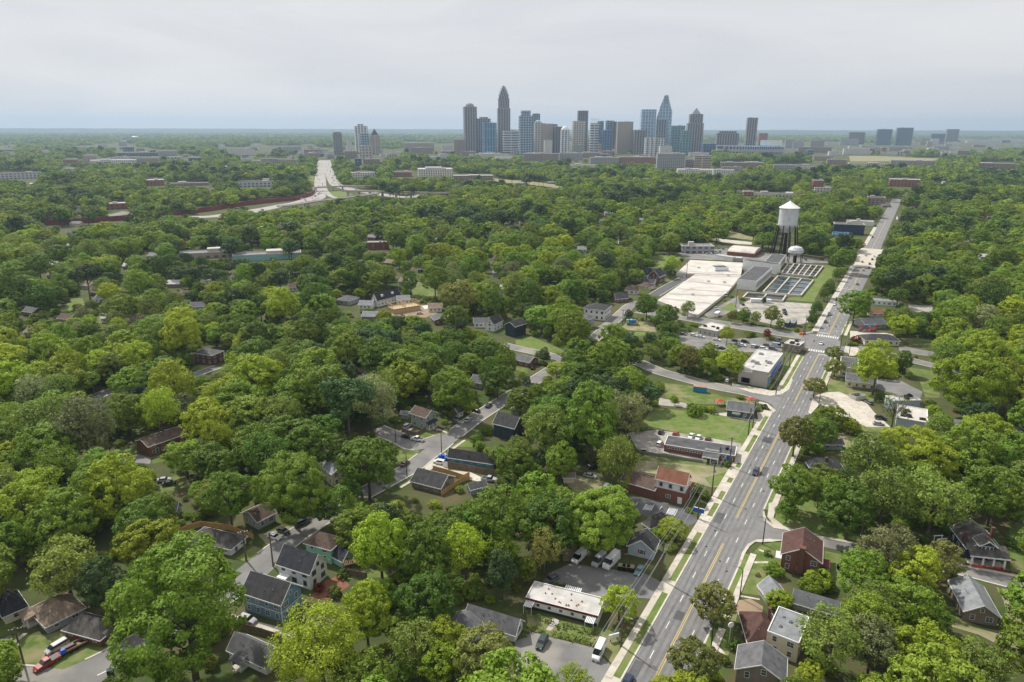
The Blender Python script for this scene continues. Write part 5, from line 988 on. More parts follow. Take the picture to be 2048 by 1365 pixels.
# stadium
g,mpp = fpos(1438,1574,312);t = thing('stadium','open oval stadium with blue seats, arched wall and a big white scoreboard','stadium',(float(g[0]),float(g[1]) + 60,0),-.25);rx = 66 * mpp;ry = 75.0
hs = HT(1506,312,293)
def ring(b,r0x,r0y,z0,r1x,r1y,z1,n=48,a0=0,a1=2 * math.pi):
    i0 = len(b.v)
    for k in range(n + 1):a = a0 + (a1 - a0) * k / n;b.v += [(r0x * math.cos(a),r0y * math.sin(a),z0),(r1x * math.cos(a),r1y * math.sin(a),z1)]
    for k in range(n):b.f.append((i0 + 2 * k,i0 + 2 * k + 2,i0 + 2 * k + 3,i0 + 2 * k + 1));b.m.append(0)
b = MB();ring(b,rx,ry,0,rx,ry,hs);b.obj('outer_wall',facade('stadium_arches',(.34,.35,.37),(.05,.05,.07),11,30,.6,.6),t)
b = MB();ring(b,rx * .98,ry * .98,hs + .5,rx * .55,ry * .5,4);b.obj('seating_bowl',mat('blue_seats',(.03,.20,.45),(.05,.28,.55),.02,.6),t)
b = MB();ring(b,rx,ry,hs + .02,rx * .98,ry * .98,hs + .5);b.obj('rim',M['trim'],t);b = MB();ring(b,rx * .55,ry * .5,3.9,.1,.1,3.9);b.obj('field',M['lush'],t)
MB().box(rx * .28,-ry * .55,hs + 4,rx * .9,-ry * .5,hs + 28).obj('scoreboard',M['trim'],t);b = MB();[b.box(rx * u,-ry * .5 + .02,5,rx * u + 2,-ry * .47,hs + 27) for u in (.32,.58,.84)];b.obj('scoreboard_frame',M['dkmetal'],t)
CLEAR.append([(1438,290),(1574,288),(1574,312),(1438,305)])
t = thing('white_dome','white domed arena roof far off on the left','arena',(*[float(v) for v in G(270,279)[:2]],0));R_ = 10.5 * fpos(260,281,279)[1]
MB().lathe([(R_,0),(R_,8),(R_ * .92,16),(R_ * .7,25),(R_ * .4,31),(.5,34)],(0,0),28).obj('dome',M['trim'],t)
t = thing('water_tank','small white water tank on the left horizon','water tank',(*[float(v) for v in G(539,276)[:2]],0));R_ = 4 * fpos(530,540,276)[1];MB().lathe([(3,0),(3,12),(R_,20),(R_,26),(R_ * .6,32),(1,34)],(0,0),16).obj('tank',M['tank'],t)
def pcol(n):return {'gra':'grey','br3':'brown','wh2':'white','pk':'pinkish','br2':'brick red','bg':'beige','gg':'glassy','dk':'dark'}[n]
rq = random.Random(77);q_ = sorted([(rq.uniform(560,1420),rq.uniform(299,318)) for _ in range(66)] + [(rq.uniform(1420,2040),rq.uniform(284,312)) for _ in range(52)] + [(rq.uniform(10,560),rq.uniform(292,330)) for _ in range(30)])
for i,(x,y) in enumerate(q_):
    w = rq.uniform(9,30);h_ = rq.uniform(3,9) * (1.5 if 1000 < x < 1400 and rq.random() < .4 else 1);m_ = rq.choice(['gra','br3','wh2','pk','br2','bg','wh2','dk','wh2','wh2']);MR('%s %s block, %d%s from the left among the low city blocks' % ('wide' if w > 20 else 'small',pcol(m_),i + 1,'th' if i % 10 > 2 or 9 < i < 20 else ('st','nd','rd')[i % 10]),x - w / 2,x + w / 2,y - h_,y,m_,depth=rq.uniform(18,40),rz=rq.uniform(-.3,.4),roof=rq.choice(['rwhite','rwhite2','rlgray']),group='low city blocks round the skyline')
# scattered houses whose roofs show between the trees, each with its own look
SC = [(46,632,26,'brickd','rgray','long grey-roofed brick house near the left edge'),(162,578,22,'cream','rtan','tan-roofed house above the yellow shrubs on the left'),(178,592,22,'brickd','rbrown','brown-roofed house below the tan-roofed one'),(190,606,18,'wwall','rlgray','pale-roofed house next to the brown-roofed one'),(208,674,12,'wwall','rwhite','tiny white-roofed house deep in the left woods'),(770,532,20,'pk','rtan','small tan house below the brick hall'),(836,546,24,'dkblue','rgray','small dark blue house with a white porch below the green lot'),(968,480,26,'ltblue','rgray','blue-grey cottage with white gable in the middle woods'),(1092,570,32,'dkblue','rbrown','dark blue house with a brown roof and white side gable'),(1000,404,18,'wwall','rlgray','pale house roof in the far middle woods'),(880,436,20,'wwall','rgray','small house left of the far middle woods'),
      (1315,482,30,'tan','rgray','grey-roofed bungalow behind the grass field'),(985,553,22,'ltblue','rlgray','pale blue-grey house left of a dark pine'),(1016,545,16,'brick','rtan','brick house right of the pale blue-grey house'),(745,420,20,'wwall','rlgray','white house roof under the flyover'),(870,487,18,'wwall','poolblue','aqua-roofed hut right of the brick hall'),(1155,505,18,'wwall','rlgray','light shed roof left of the tall pole'),(1180,518,20,'brickd','rbrown','brown house foot behind the tall pole'),(1040,452,20,'tan','rbrown','brown-roofed house in the middle distance'),(1010,452,22,'wwall','rlgray','pale long roof in the middle distance'),(1400,390,20,'wwall','rwhite','white pointed chapel-like house in the woods left of the water tower'),(1290,361,18,'wwall','rwhite','white tent-like roof in the far woods'),(140,452,26,'cream','rlgray','pale roof by the left noise wall'),(90,436,22,'wwall','rgray','grey-roofed house left of the noise wall'),(60,372,20,'brick','rwhite','small white roof near the left townhouses'),(130,340,30,'cream','rlgray','pale store roof on the far left'),(160,345,28,'cream','rwhite','white store roof right of the pale store roof'),
      (420,340,20,'wwall','rlgray','light roof in the left middle distance'),(450,336,20,'wwall','rwhite','white roof in the left middle distance'),(360,330,22,'ltblue','rgray','grey-blue roof beyond the white warehouses'),(1830,418,34,'brick','rbrown','brown-roofed hall beside the far right road bend'),(1925,400,30,'wwall','rlgray','grey roof on the right among trees'),(1975,440,34,'brickd','rgray','dark-roofed house near the right edge'),(1950,462,36,'wwall','rlgray','pale roof near the right edge'),(1885,368,22,'wwall','rwhite','white hall roof right of the brick school'),(2020,395,26,'wwall','rlgray','small pale roof at the right edge'),(1690,366,22,'brick','rwhite','brick and white building left of the brick school'),(1765,415,20,'tan','rgray','grey roof by the far end of the main road'),(1700,398,22,'tan','rbrown','brown roof left of the far main road'),(1795,440,24,'wwall','rgray','grey-roofed shop right of the far main road'),
      (1510,442,16,'cream','rlgray','small concrete hut near the railway cut'),(1040,396,14,'wwall','rwhite','white speck of a house beyond the motorway woods'),(560,452,20,'wwall','rlgray','pale roof below the noise wall'),(655,445,20,'brickd','rgray','grey roof right of the noise wall end'),(30,470,24,'tan','rbrown','brown roof in the left woods'),(250,560,24,'tan','rgray','half hidden grey roof in the left woods'),(410,568,20,'wwall','rlgray','pale strip of roof below the long low school'),(640,520,20,'tan','rbrown','brown roof left of the brick hall'),(1080,655,24,'tan','rgray','grey roof among trees right of the charcoal house'),(940,775,24,'grayw','rgray','grey gable poking out of the trees by the street'),(1960,520,22,'wwall','rwhite','white roof in the right woods')]
rr = random.Random(11);ex = []
while len(ex) < 64:
    y = 345 + rr.random() ** 1.2 * 330;x = rr.uniform(10,2040)
    if (1330 < x < 1900 and y > 400) or (560 < x < 1000 and y < 425) or any(abs(x - e[0]) < 50 and abs(y - e[1]) < 18 for e in SC + ex) or (y > 500 and x > 1000):continue
    ex.append((x,y,13 + (y - 330) * .05,rr.choice(['wwall','cream','brick','tan','ltblue']),rr.choice(['rlgray','rwhite','rgray','rtan','rlgray','rbrown']),None))
ex.sort();cn = dict(rlgray='light grey',rwhite='white',rgray='grey',rtan='tan',rbrown='brown')
ex = [e[:5] + ('%s-roofed house in the woods at the %s, %s across from the left' % (cn[e[4]],'far distance' if e[1] < 420 else 'middle distance',('one two three four five six seven eight nine'.split()[i % 9] + ' tenths and ' + 'a half one two three four five six seven'.split(' ',1)[0] if 0 else '%d percent' % round(e[0] / 20.48))),) for i,e in enumerate(ex)]
for x,y,w,wl,rf,lab in SC + ex:
    g,mpp = fpos(x - w / 2,x + w / 2,y);Wd = max(9,w * mpp * .8);D = 8.5;h = 3.0 if Wd < 16 else 3.6;rz = rr.uniform(-.5,.3);t = thing('small_house',lab,'house',(float(g[0]),float(g[1]),0),rz,'houses scattered among the trees')
    wm = M[wl] if wl in M else FA[wl]
    walls_mb(Wd,D,h,2.1,'x').obj('wall',wm,t);rb,tb = roof_gable(Wd,D,h,2.15,'x',.4);rb.obj('roof',M[rf],t);tb.obj('roof_trim',M['trim'],t)
    for i in range(3 if y > 430 else 0):window(t,'R',Wd * (.2 + .3 * i),1.0,1.0,1.2)
    CLEAR.append([(x - w / 2,y - 12 * 1 / max(mpp,.4) * .35),(x + w / 2,y - 12 / max(mpp,.4) * .35),(x + w / 2,y),(x - w / 2,y)]);c = np.array([g[0],g[1]]);NOGO.append([c + (-4,-3),c + (Wd + 2,-3),c + (Wd + 2,D + 3),c + (-4,D + 3)])
# ---------------- water works ----------------
def slab(name,label,k,pts,z0,z1,m,cat,mt=None,z_at=None):
    w = [GP(k,q,z1 if z_at is None else z_at) for q in pts]
    ar = sum(w[i][0] * w[(i + 1) % len(w)][1] - w[(i + 1) % len(w)][0] * w[i][1] for i in range(len(w)))
    if ar < 0:w = w[::-1]
    b = MB();b.prism([(p[0],p[1]) for p in w],z0,z1,0);o = b.obj(name,M[m]);clear(k,pts);NOGO.append([(p[0],p[1]) for p in w])
    if label:tag(o,label,cat)
    return o
tt = thing('covered_reservoir','huge flat white concrete reservoir roof crossed by dark joints','reservoir')
def rs(pts,z1):
    w = [GP('a6',q,z1) for q in pts];ar = sum(w[i][0] * w[(i + 1) % len(w)][1] - w[(i + 1) % len(w)][0] * w[i][1] for i in range(len(w)));w = w if ar > 0 else w[::-1]
    o = MB().prism([(p[0],p[1]) for p in w],0,z1).obj('roof_slab',M['rwhite2'],tt);clear('a6',pts);NOGO.append([(p[0],p[1]) for p in w])
rs([(60,905),(385,1030),(640,832),(745,700),(370,690)],2.2);rs([(215,685),(330,575),(762,598),(745,695),(372,686)],2.6)
jb = MB()
for p,q in (((315,745),(700,790)),((225,808),(660,835)),((150,850),(600,868)),((100,885),(500,930)),((215,660),(600,685)),((350,700),(745,706))):pxl = (GP('a6',p,2.7),GP('a6',q,2.7));pxline(jb,'a6',p,q,.5,0) if 0 else None;a,c = pxl;d = (c - a)[:2];d /= np.linalg.norm(d);n = np.array([d[1],-d[0]]) * .3;jb.face([(*(a[:2] - n),2.66),(*(a[:2] + n),2.66),(*(c[:2] + n),2.66),(*(c[:2] - n),2.66)])
jb.obj('joint',M['dkmetal'],tt)
b = MB()
for i in range(1,22):
    for (p,q),(p2,q2) in ((((60,905),(385,1030)),((370,690),(745,702))),):
        u = i / 22;a_ = (p[0] + (p2[0] - p[0]) * u,p[1] + (p2[1] - p[1]) * u);c_ = (q[0] + (q2[0] - q[0]) * u - 6,q[1] + (q2[1] - q[1]) * u - 3);a,c = GP('a6',a_,2.3),GP('a6',c_,2.3);d = (c - a)[:2];d /= np.linalg.norm(d);n = np.array([d[1],-d[0]]) * .09;a = a + (*(d * 3),0);c = c - (*(d * 4),0);b.face([(*(a[:2] - n),2.215),(*(a[:2] + n),2.215),(*(c[:2] + n),2.215),(*(c[:2] - n),2.215)])
b.obj('seam',M['conc'],tt)
for q in ((480,750),(610,757),(400,640),(350,858),(280,715),(640,700)):p = GP('a6',q,2.7);MB().box(p[0] - 1.1,p[1] - .7,2.67,p[0] + 1.1,p[1] + .7,3.3).obj('hatch',M['metal'],tt)
def wbands(t,W,D,h,r,ro):
    n = int(W / 4.5)
    for i in range(n):window(t,'R',(i + .5) * W / n,h * .35,2.0,h * .42,'dtrim',W,D)
house('pump_hall','long white pump hall with a grey flat roof and tall windows above the basins','a6',(865,830),(865,750),(710,738),(1000,640),'wwall','rblackflat','flat','R',keep='R',win='',cat='industrial hall',trim='wwall',extra=wbands)
house('filter_building','blocky white building behind the long pump hall','a6',(1030,695),(1030,615),(762,580),(1052,600),'wwall','rblackflat','flat','R',keep='L',win='',cat='industrial building',trim='wwall',extra=rooftop(3,4))
house('filter_wing','high narrow white wing with a grey roof running towards the water tower','a6',(1052,670),(1052,600),(945,585),(1112,535),'wwall','rblackflat','flat','R',keep='R',win='',cat='industrial building',trim='wwall',extra=wbands)
house('control_hut','small square hut with teal railings standing on the reservoir roof','a6',(640,690),(640,650),(535,640),(662,620),'wwall','rblackflat','flat','L',win='',cat='hut',hgt=5.5,extra=lambda t,W,D,h,r,ro:part(t,'teal_railing','poolblue',lambda b:b.box(W + .1,.5,3.2,W + 14,.62,3.5).box(-.4,.3,3.2,-.28,D,3.5)))
house('white_store','low white flat building behind the reservoir','a6',(670,588),(670,555),(537,533),(690,548),'wwall','rwhite','flat','L',win='',cat='building',trim='wwall')
house('small_plant_hut','small white hut with tanks beside the low white building','a6',(745,592),(745,562),(690,556),(762,552),'grayw','rwhite','flat','L',win='',cat='hut')
def arched(t,W,D,h,r,ro):
    b = MB();n = 12;pr = [(D / 2 - math.cos(math.pi * i / n) * (D / 2 + .3),h + .5 + math.sin(math.pi * i / n) * 3.0) for i in range(n + 1)]
    if True:
        i0 = 0;b.v += [(-.3,y,z) for y,z in pr] + [(W + .3,y,z) for y,z in pr]
        for i in range(n):b.f.append((i,n + 1 + i,n + 2 + i,i + 1));b.m.append(0)
        b.f.append(tuple(range(n,-1,-1)));b.f.append(tuple(range(n + 1,2 * n + 2)));b.m += [0,0]
    b.obj('arched_roof',M['rwhite2'],t)
house('brick_arched_hall','red brick hall with a white barrel roof beyond the reservoir','a6',(855,556),(890,528),(632,508),(945,490),'brick','rwhite','flat','R',win='',cat='hall',keep='L',trim='brick',extra=None)
bh = [o for o in bpy.data.objects if o.name == 'brick_arched_hall'][0];_w = [c for c in bh.children if c.name.startswith('wall')][0];W_ = max(v.co.x for v in _w.data.vertices);D_ = max(v.co.y for v in _w.data.vertices);hh = max(v.co.z for v in _w.data.vertices)
b = MB();n = 12;pr = [(W_ / 2 - math.cos(math.pi * i / n) * (W_ / 2),hh + .1 + math.sin(math.pi * i / n) * 3.4) for i in range(n + 1)]
b.v += [(x,.3,z) for x,z in pr] + [(x,D_ - .3,z) for x,z in pr]
for i in range(n):b.f.append((i,i + 1,n + 2 + i,n + 1 + i));b.m.append(0)
b.f.append(tuple(range(n + 1)));b.f.append(tuple(range(2 * n + 1,n,-1)));b.m += [0,0];b.obj('arched_roof',M['rwhite2'],bh)
def basin(name,label,pts,cols,rows,wm,h=1.6):
    w = [GP('a6',q,h)[:2] for q in pts];t = thing(name,label,'basin',(*[float(v) for v in w[0]],0));w0 = w[0]
    P = lambda u,v:(w[0] * (1 - u) * (1 - v) + w[1] * u * (1 - v) + w[2] * u * v + w[3] * (1 - u) * v) - w0
    MB().face([(*P(0,0),h - 1.0),(*P(1,0),h - 1.0),(*P(1,1),h - 1.0),(*P(0,1),h - 1.0)]).obj('water',M[wm],t)
    def bar_(a,c,th,nm):
        d = c - a;d = d / np.linalg.norm(d);n = np.array([d[1],-d[0]]) * th / 2;q = [a - n,a + n,c + n,c - n];ar = sum(q[i][0] * q[(i + 1) % 4][1] - q[(i + 1) % 4][0] * q[i][1] for i in range(4));q = q if ar > 0 else q[::-1]
        MB().prism([tuple(x) for x in q],0,h).obj(nm,M['concp'],t)
    for a,c in ((P(0,0),P(1,0)),(P(1,0),P(1,1)),(P(1,1),P(0,1)),(P(0,1),P(0,0))):bar_(a,c,1.0,'rim_wall')
    h -= .013
    for i in range(1,cols):bar_(P(i / cols,.01),P(i / cols,.99),.9,'divider_wall')
    h -= .5
    for i in range(1,rows):bar_(P(.01,i / rows),P(.99,i / rows),.35,'cross_beam')
    clear('a6',pts);NOGO.append([tuple(x) for x in w])
basin('settling_basin','near water basin with dark blue water between concrete walls',[(925,835),(1235,862),(1338,735),(1050,700)],3,4,'water')
basin('filter_basin','farther basin with many narrow dark compartments',[(1075,680),(1350,708),(1418,622),(1135,598)],6,4,'tarred')
basin('sludge_basin','small twin dark basin in front of the pump hall',[(760,880),(1085,905),(1115,860),(800,838)],2,1,'tarred')
# water tower
g = GP('a6',(1098,527));t = thing('water_tower','tall white water tower with a conical roof on black legs','water tower',(float(g[0]),float(g[1]),0))
zz = lambda yt:HT(1577,508,380 + yt / 4.096);mp_ = ((np.array(g) - CP) @ FW) / F / 4.096;R_ = 74 * mp_
z_t,z_b,z_bowl = zz(145),zz(283),zz(352)
MB().lathe([(R_ * .98,z_b),(R_,z_b + 1),(R_,z_t)],n=40).obj('tank',M['tank'],t)
MB().lathe([(R_ * 1.09,z_t + .01),(R_ * 1.09,z_t + .35),(R_ * .55,z_t + R_ * .36),(R_ * .06,zz(90)),(.3,zz(86))],n=40).obj('cone_roof',M['trim'],t);MB().lathe([(.25,zz(87)),(.6,zz(84)),(.5,zz(80)),(.05,zz(76))],n=10).obj('finial',M['tank'],t)
MB().lathe([(1.4,z_bowl),(R_ * .42,z_bowl + 1.2),(R_ * .72,z_bowl + 4.2),(R_ * .9,z_b - 2),(R_ * .97,z_b - .02)],n=40).obj('bowl',M['tank'],t)
b = MB();ring(b,R_ * 1.13,R_ * 1.13,z_b - .3,R_ * .99,R_ * .99,z_b - .3,40);ring(b,R_ * 1.13,R_ * 1.13,z_b + .8,R_ * 1.13,R_ * 1.13,z_b + .95,40);ring(b,R_ * 1.13,R_ * 1.13,z_b - .3,R_ * 1.13,R_ * 1.13,z_b - .1,40);b.obj('walkway',M['tank'],t)
for i in range(10):
    a = 2 * math.pi * (i + .3) / 10;c,s = math.cos(a),math.sin(a);MB().tube([(R_ * 1.42 * c,R_ * 1.42 * s,0),(R_ * .99 * c,R_ * .99 * s,z_b)],[.6,.45],6).obj('leg',M['black'],t)
MB().tube([(0,0,0),(0,0,z_bowl)],[2.0,1.3],12).obj('riser_pipe',M['black'],t)
for f in (.28,.52,.76):
    b = MB()
    for i in range(10):
        rr_ = R_ * (1.42 - .43 * f);a0,a1 = 2 * math.pi * (i + .3) / 10,2 * math.pi * (i + 1.3) / 10;b.tube([(rr_ * math.cos(a0),rr_ * math.sin(a0),z_b * f),(rr_ * math.cos(a1),rr_ * math.sin(a1),z_b * f)],.14,4)
    b.obj('brace_ring',M['black'],t)
CLEAR.append([px('a6',q) for q in ((1055,140),(1140,80),(1225,145),(1215,280),(1220,527),(1005,527),(1050,280))])
g = GP('a6',(1182,600));t = thing('small_water_tank','small pale domed tank on short legs in front of the tall tower','water tank',(float(g[0]),float(g[1]),0));gy = 380 + 600 / 4.096;z2_ = lambda yt:HT(1588.6,gy,380 + yt / 4.096);R_ = 60 * mp_ * .93
MB().lathe([(1,z2_(540)),(R_ * .7,z2_(528)),(R_,z2_(512)),(R_,z2_(490)),(R_ * .75,z2_(470)),(R_ * .3,z2_(461)),(.5,z2_(458))],n=28).obj('tank',M['tank'],t)
for i in range(6):a = math.pi * (i + .3) / 3;MB().tube([(R_ * math.cos(a),R_ * math.sin(a),0),(R_ * .93 * math.cos(a),R_ * .93 * math.sin(a),z2_(505))],.35,5).obj('leg',M['black'],t)
MB().tube([(0,0,0),(0,0,z2_(538))],1.1,8).obj('riser_pipe',M['black'],t);clear('a6',[(1110,455),(1250,455),(1250,600),(1110,600)])
# ---------------- signs ----------------
def text_mesh(s,size,depth):
    c = bpy.data.curves.new('lettering','FONT');c.body = s;c.size = size;c.extrude = depth;c.align_x = 'CENTER';c.align_y = 'CENTER'
    o = bpy.data.objects.new('tmp',c);COL.objects.link(o);bpy.context.view_layer.update();me = bpy.data.meshes.new_from_object(o.evaluated_get(bpy.context.evaluated_depsgraph_get()));bpy.data.objects.remove(o);me.materials.clear();return me
g = G(1677,499);zt = HT(1677,499,463.5);zb = HT(1677,499,473);t = thing('billboard','blue and white billboard on a dark red post between the trees','billboard',(float(g[0]),float(g[1]),0),-.45)
MB().box(-.5,-.1,0,.5,.9,zb).obj('post',M['maroon'],t);W_ = 29 * ((g - CP) @ FW) / F / 2
bm_ = mat('billboard_blue',(.01,.10,.55),(.03,.40,.75),.12,.5,detail=1);MB().box(-W_,-.6,zb,W_,-.1,zt).obj('panel',bm_,t);MB().box(-W_ - .3,-.09,zb - .5,W_ + .3,.7,zb - .01).obj('walkway',M['maroon'],t)
me = text_mesh('HOSE',(zt - zb) * 1.05,.05);me.materials.append(M['trim']);o = inst('lettering',me,t,(0,-.68,(zb + zt) / 2));o.rotation_euler = (math.pi / 2,0,0);o.scale = (1.35,1,1);CLEAR.append([(1662,462),(1700,462),(1700,475),(1662,475)])
def board(name,label,k,base,w,h,z,m,ang,posts=2,pm='dkmetal',cat='sign',th=.2):
    g = GP(k,base);t = thing(name,label,cat,(float(g[0]),float(g[1]),0),ang);MB().box(-w / 2,-th / 2,z,w / 2,th / 2,z + h).obj('panel',M[m],t)
    for x in ((-w * .35,w * .35) if posts == 2 else (0,)):MB().box(x - .08,-.08,0,x + .08,.08,z - .002).obj('post',M[pm],t)
    MB().box(-w / 2 - .06,-th / 2 - .05,z + h + .003,w / 2 + .06,th / 2 + .05,z + h + .1).obj('top_edge',M['trim'],t);return t
board('blue_sign','bright blue sign board on a post in front of the cream and brick shop','z2',(1297,1055),3.2,1.5,2.2,'bluetarp',-.5,1)
board('roadside_sign','white and red sign board in the grass before the hedge balls','z3',(1545,950),2.6,1.0,.9,'trim',.35)
g = GP('z4',(403,1065));t = thing('round_sign','white round sign on a thin pole at the front of the red-roofed house','sign',(float(g[0]),float(g[1]),0),.3);MB().tube([(0,0,0),(0,0,5)],.08,6).obj('post',M['trim'],t);MB().tube([(0,-.1,5),(0,.1,5)],.75,20).obj('disc',M['trim'],t)
g0,g1 = GP('a8',(1420,150)),GP('a8',(1545,152));d = (g1 - g0)[:2];t = thing('mural_fence','fence panel painted in red, blue and orange shapes beside the grey gabled house','mural',(float(g0[0]),float(g0[1]),0),math.atan2(d[1],d[0]));L_ = float(np.linalg.norm(d))
mm = mat('mural_paint',(.02,.16,.30),(.50,.05,.04),.35,.7,detail=1,lo=.45,hi=.55,sc3=.5,c3=(.55,.45,.30));MB().box(0,0,0,L_,.2,4.2).obj('panel',mm,t);[MB().box(L_ * u - .1,.21,0,L_ * u + .1,.4,4.2).obj('post',M['oldwood'],t) for u in (.02,.35,.65,.98)];clear('a8',[(1415,108),(1548,112),(1548,155),(1415,152)])
# ---------------- fences ----------------
def fence(name,label,k,pts,h=1.9,m='oldwood',cat='fence',group=None,vis=True):
    w = [GP(k,q)[:2] for q in pts];o0 = w[0];t = thing(name,label,cat,(float(o0[0]),float(o0[1]),0),0,group);w = [a - o0 for a in w]
    for a,c in zip(w[:-1],w[1:]):
        b = MB();strip(b,[a,c],-.03,.03,.08,h);b.obj('board_panel',M[m],t)
        n = max(1,int(np.linalg.norm(c - a) / 2.5))
        b2 = MB();strip(b2,[a,c],.035,.09,h * .7,h * .7 + .12);b2.obj('rail',M[m],t)
        for i in range(n):p = a + (c - a) * i / n;MB().box(p[0] - .07,p[1] - .07,0,p[0] + .07,p[1] + .07,h + .12).obj('fence_post',M[m],t)
    if vis:
        for q0,q1 in zip(pts[:-1],pts[1:]):a,b_ = px(k,q0),px(k,q1);CLEAR.append([(a[0],a[1] - 9),(b_[0],b_[1] - 9),b_,a])
fence('wooden_fence','bright new wooden fence round the back of the tan house','z1',[(810,885),(960,925),(1110,975),(1165,945),(1160,975),(1090,1000),(890,1135)],2.0,'wood')
fence('wooden_fence','long weathered wooden fence in front of the teal bungalow','z1',[(952,850),(1150,882),(1300,915),(1480,935)],2.2)
fence('white_gate','short white gate at the end of the weathered fence','z1',[(905,848),(952,856)],2.2,'trim','gate')
fence('wooden_fence','dark stained fence round the yard of the sage green house','z1',[(505,510),(600,535),(655,545),(738,492)],1.6)
fence('wooden_fence','tan wooden fence curving behind the low white bungalow','z7',[(0,330),(90,290),(185,262),(400,290),(560,355)],2.0,'wood')
fence('wooden_fence','grey weathered fence running back from the sky blue house','z7',[(915,830),(1080,880),(1240,925)],2.0)
fence('wooden_fence','grey fence behind the garden of the tall white house','z7',[(1190,600),(1365,635)],2.0)
fence('wooden_fence','pale green-grey fence along the concrete driveway','z7',[(425,980),(620,1030),(770,1085)],2.0,'oldwood')
fence('brick_garden_wall','low brown wall before the craftsman house lawn','z5',[(840,486),(985,512)],.8,'brickd','garden wall');fence('brick_garden_wall','low brown wall right of the craftsman house path','z5',[(1008,520),(1180,545),(1301,575)],.8,'brickd','garden wall')
fence('chain_fence','thin grey chain fence before the low white-and-red office','z2',[(815,520),(1020,555),(1330,600)],1.2,'fence',vis=False)
fence('wooden_fence','weathered fence beside the cream house in the lot','a8',[(1380,545),(1540,565)],1.6,vis=False)
# ---------------- vehicles ----------------
CM = {}
def paint(nm):
    c = dict(white=(.72,.72,.72),silver=(.42,.43,.45),grey=(.13,.135,.14),black=(.012,.012,.014),red=(.30,.02,.015),maroon=(.10,.02,.02),darkblue=(.02,.035,.08),blue=(.03,.12,.4),green=(.02,.05,.035),teal=(.10,.22,.24),tan=(.38,.35,.30),brown=(.10,.05,.04))[nm]
    if nm not in CM:m,nt,b = base(nm + '_car_paint');b.inputs['Base Color'].default_value = (*c,1);b.inputs['Roughness'].default_value = .3;b.inputs['Coat Weight'].default_value = .6;b.inputs['Coat Roughness'].default_value = .06;CM[nm] = m
    return CM[nm]
# length, width, bonnet height, roof height, cabin: (rear base, rear top, front top, front base) along x; front is +x
KIND = dict(sedan=(4.7,1.82,.95,1.45,(-1.75,-1.15,.45,1.15)),hatch=(4.2,1.76,.98,1.5,(-2.0,-1.65,.45,1.1)),suv=(4.7,1.9,1.08,1.75,(-2.25,-2.0,.5,1.15)),pickup=(5.6,1.95,1.12,1.85,(-.75,-.55,.75,1.3)),minivan=(5.0,1.95,1.1,1.78,(-2.4,-2.2,.95,1.75)),
            van=(5.9,2.05,1.3,2.55,(-2.9,-2.85,1.3,2.1)),bus=(7.2,2.3,1.5,2.9,(-3.55,-3.55,2.1,2.6)))
CAR = {}
def car_meshes(k):
    if k in CAR:return CAR[k]
    Ln,Wd,hb,hr,(a,b_,c,d) = KIND[k];h = Ln / 2;w = Wd / 2;B = MB()
    def sect(x,z0,z1,ww,wt):return [(x,-ww,z0),(x,-wt,z1),(x,wt,z1),(x,ww,z0)]
    tail = hb + (.02 if k != 'pickup' else 0)
    prof = [(-h,.35,hb - .12,w * .9,w * .86),(-h + .15,.28,tail,w,w * .93),(a,.28,tail + .02,w,w * .95),(d,.28,hb + .02,w,w * .95),(h - .55,.28,hb - .1,w,w * .9),(h - .1,.3,hb - .28,w * .95,w * .82),(h,.38,hb - .45,w * .85,w * .78)]
    i0 = 0
    for p in prof:B.v += sect(*p)
    for i in range(len(prof) - 1):
        j = 4 * i
        for q in ((0,1),(1,2),(2,3),(3,0)):B.f.append((j + q[0],j + q[1],j + 4 + q[1],j + 4 + q[0]));B.m.append(0)
    B.f += [(3,2,1,0),tuple(4 * (len(prof) - 1) + x for x in (0,1,2,3))];B.m += [0,0]
    body = B.mesh('car_body',paint('white'))
    gl = MB();wt = w * .78;wb_ = w * .92;gl.v += [(a,-wb_,hb + .005),(d,-wb_,hb + .005),(d,wb_,hb + .005),(a,wb_,hb + .005),(b_,-wt,hr - .07),(c,-wt,hr - .07),(c,wt,hr - .07),(b_,wt,hr - .07)]
    for q in ((0,3,2,1),(4,5,6,7),(0,1,5,4),(1,2,6,5),(2,3,7,6),(3,0,4,7)):gl.f.append(q);gl.m.append(0)
    glass = gl.mesh('car_windows',M['cglass']);rf = MB();rf.frus((b_ - .03,-wt - .02,c + .03,wt + .02),hr - .068,(b_ + .12,-wt + .1,c - .15,wt - .1),hr)
    if k in ('van','bus','minivan','suv'):   # painted side pillars / panels
        zz0 = hb + .02 if k in ('van',) else hb + (hr - hb) * .62
        for s in (-1,1):
            x1 = c - .9 if k in ('van','bus') else b_ + .25;y = s * (wb_ + wt) / 2
            if k in ('van','bus'):rf.v += [(a - .01,s * (wb_ + .02),hb + .01),(x1,s * (wb_ + .02),hb + .01),(x1,s * (wt + .02),hr - .06),(b_ - .01,s * (wt + .02),hr - .06)];n = len(rf.v);rf.f.append((n - 4,n - 3,n - 2,n - 1));rf.m.append(0)
    roof = rf.mesh('car_roof',paint('white'))
    ty = MB().tube([(0,-.11,0),(0,.11,0)],.34,14).mesh('tyre',M['tyre']);rm = MB().tube([(0,-.125,0),(0,.125,0)],.2,10).mesh('rim',M['rim'])
    hl = MB().box(-.06,-.2,-.09,.06,.2,.09).mesh('headlight',M['lamp']);tl = MB().box(-.05,-.14,-.12,.05,.14,.12).mesh('tail_light',M['tail'])
    bed = MB().box(-h + .25,-w * .78,hb + .03,a - .1,w * .78,hb + .05).mesh('truck_bed',M['dkmetal']) if k == 'pickup' else None
    CAR[k] = dict(body=body,glass=glass,roof=roof,ty=ty,rm=rm,hl=hl,tl=tl,bed=bed,x=(h * .62,-h * .6),w=w,h=h,hb=hb);return CAR[k]
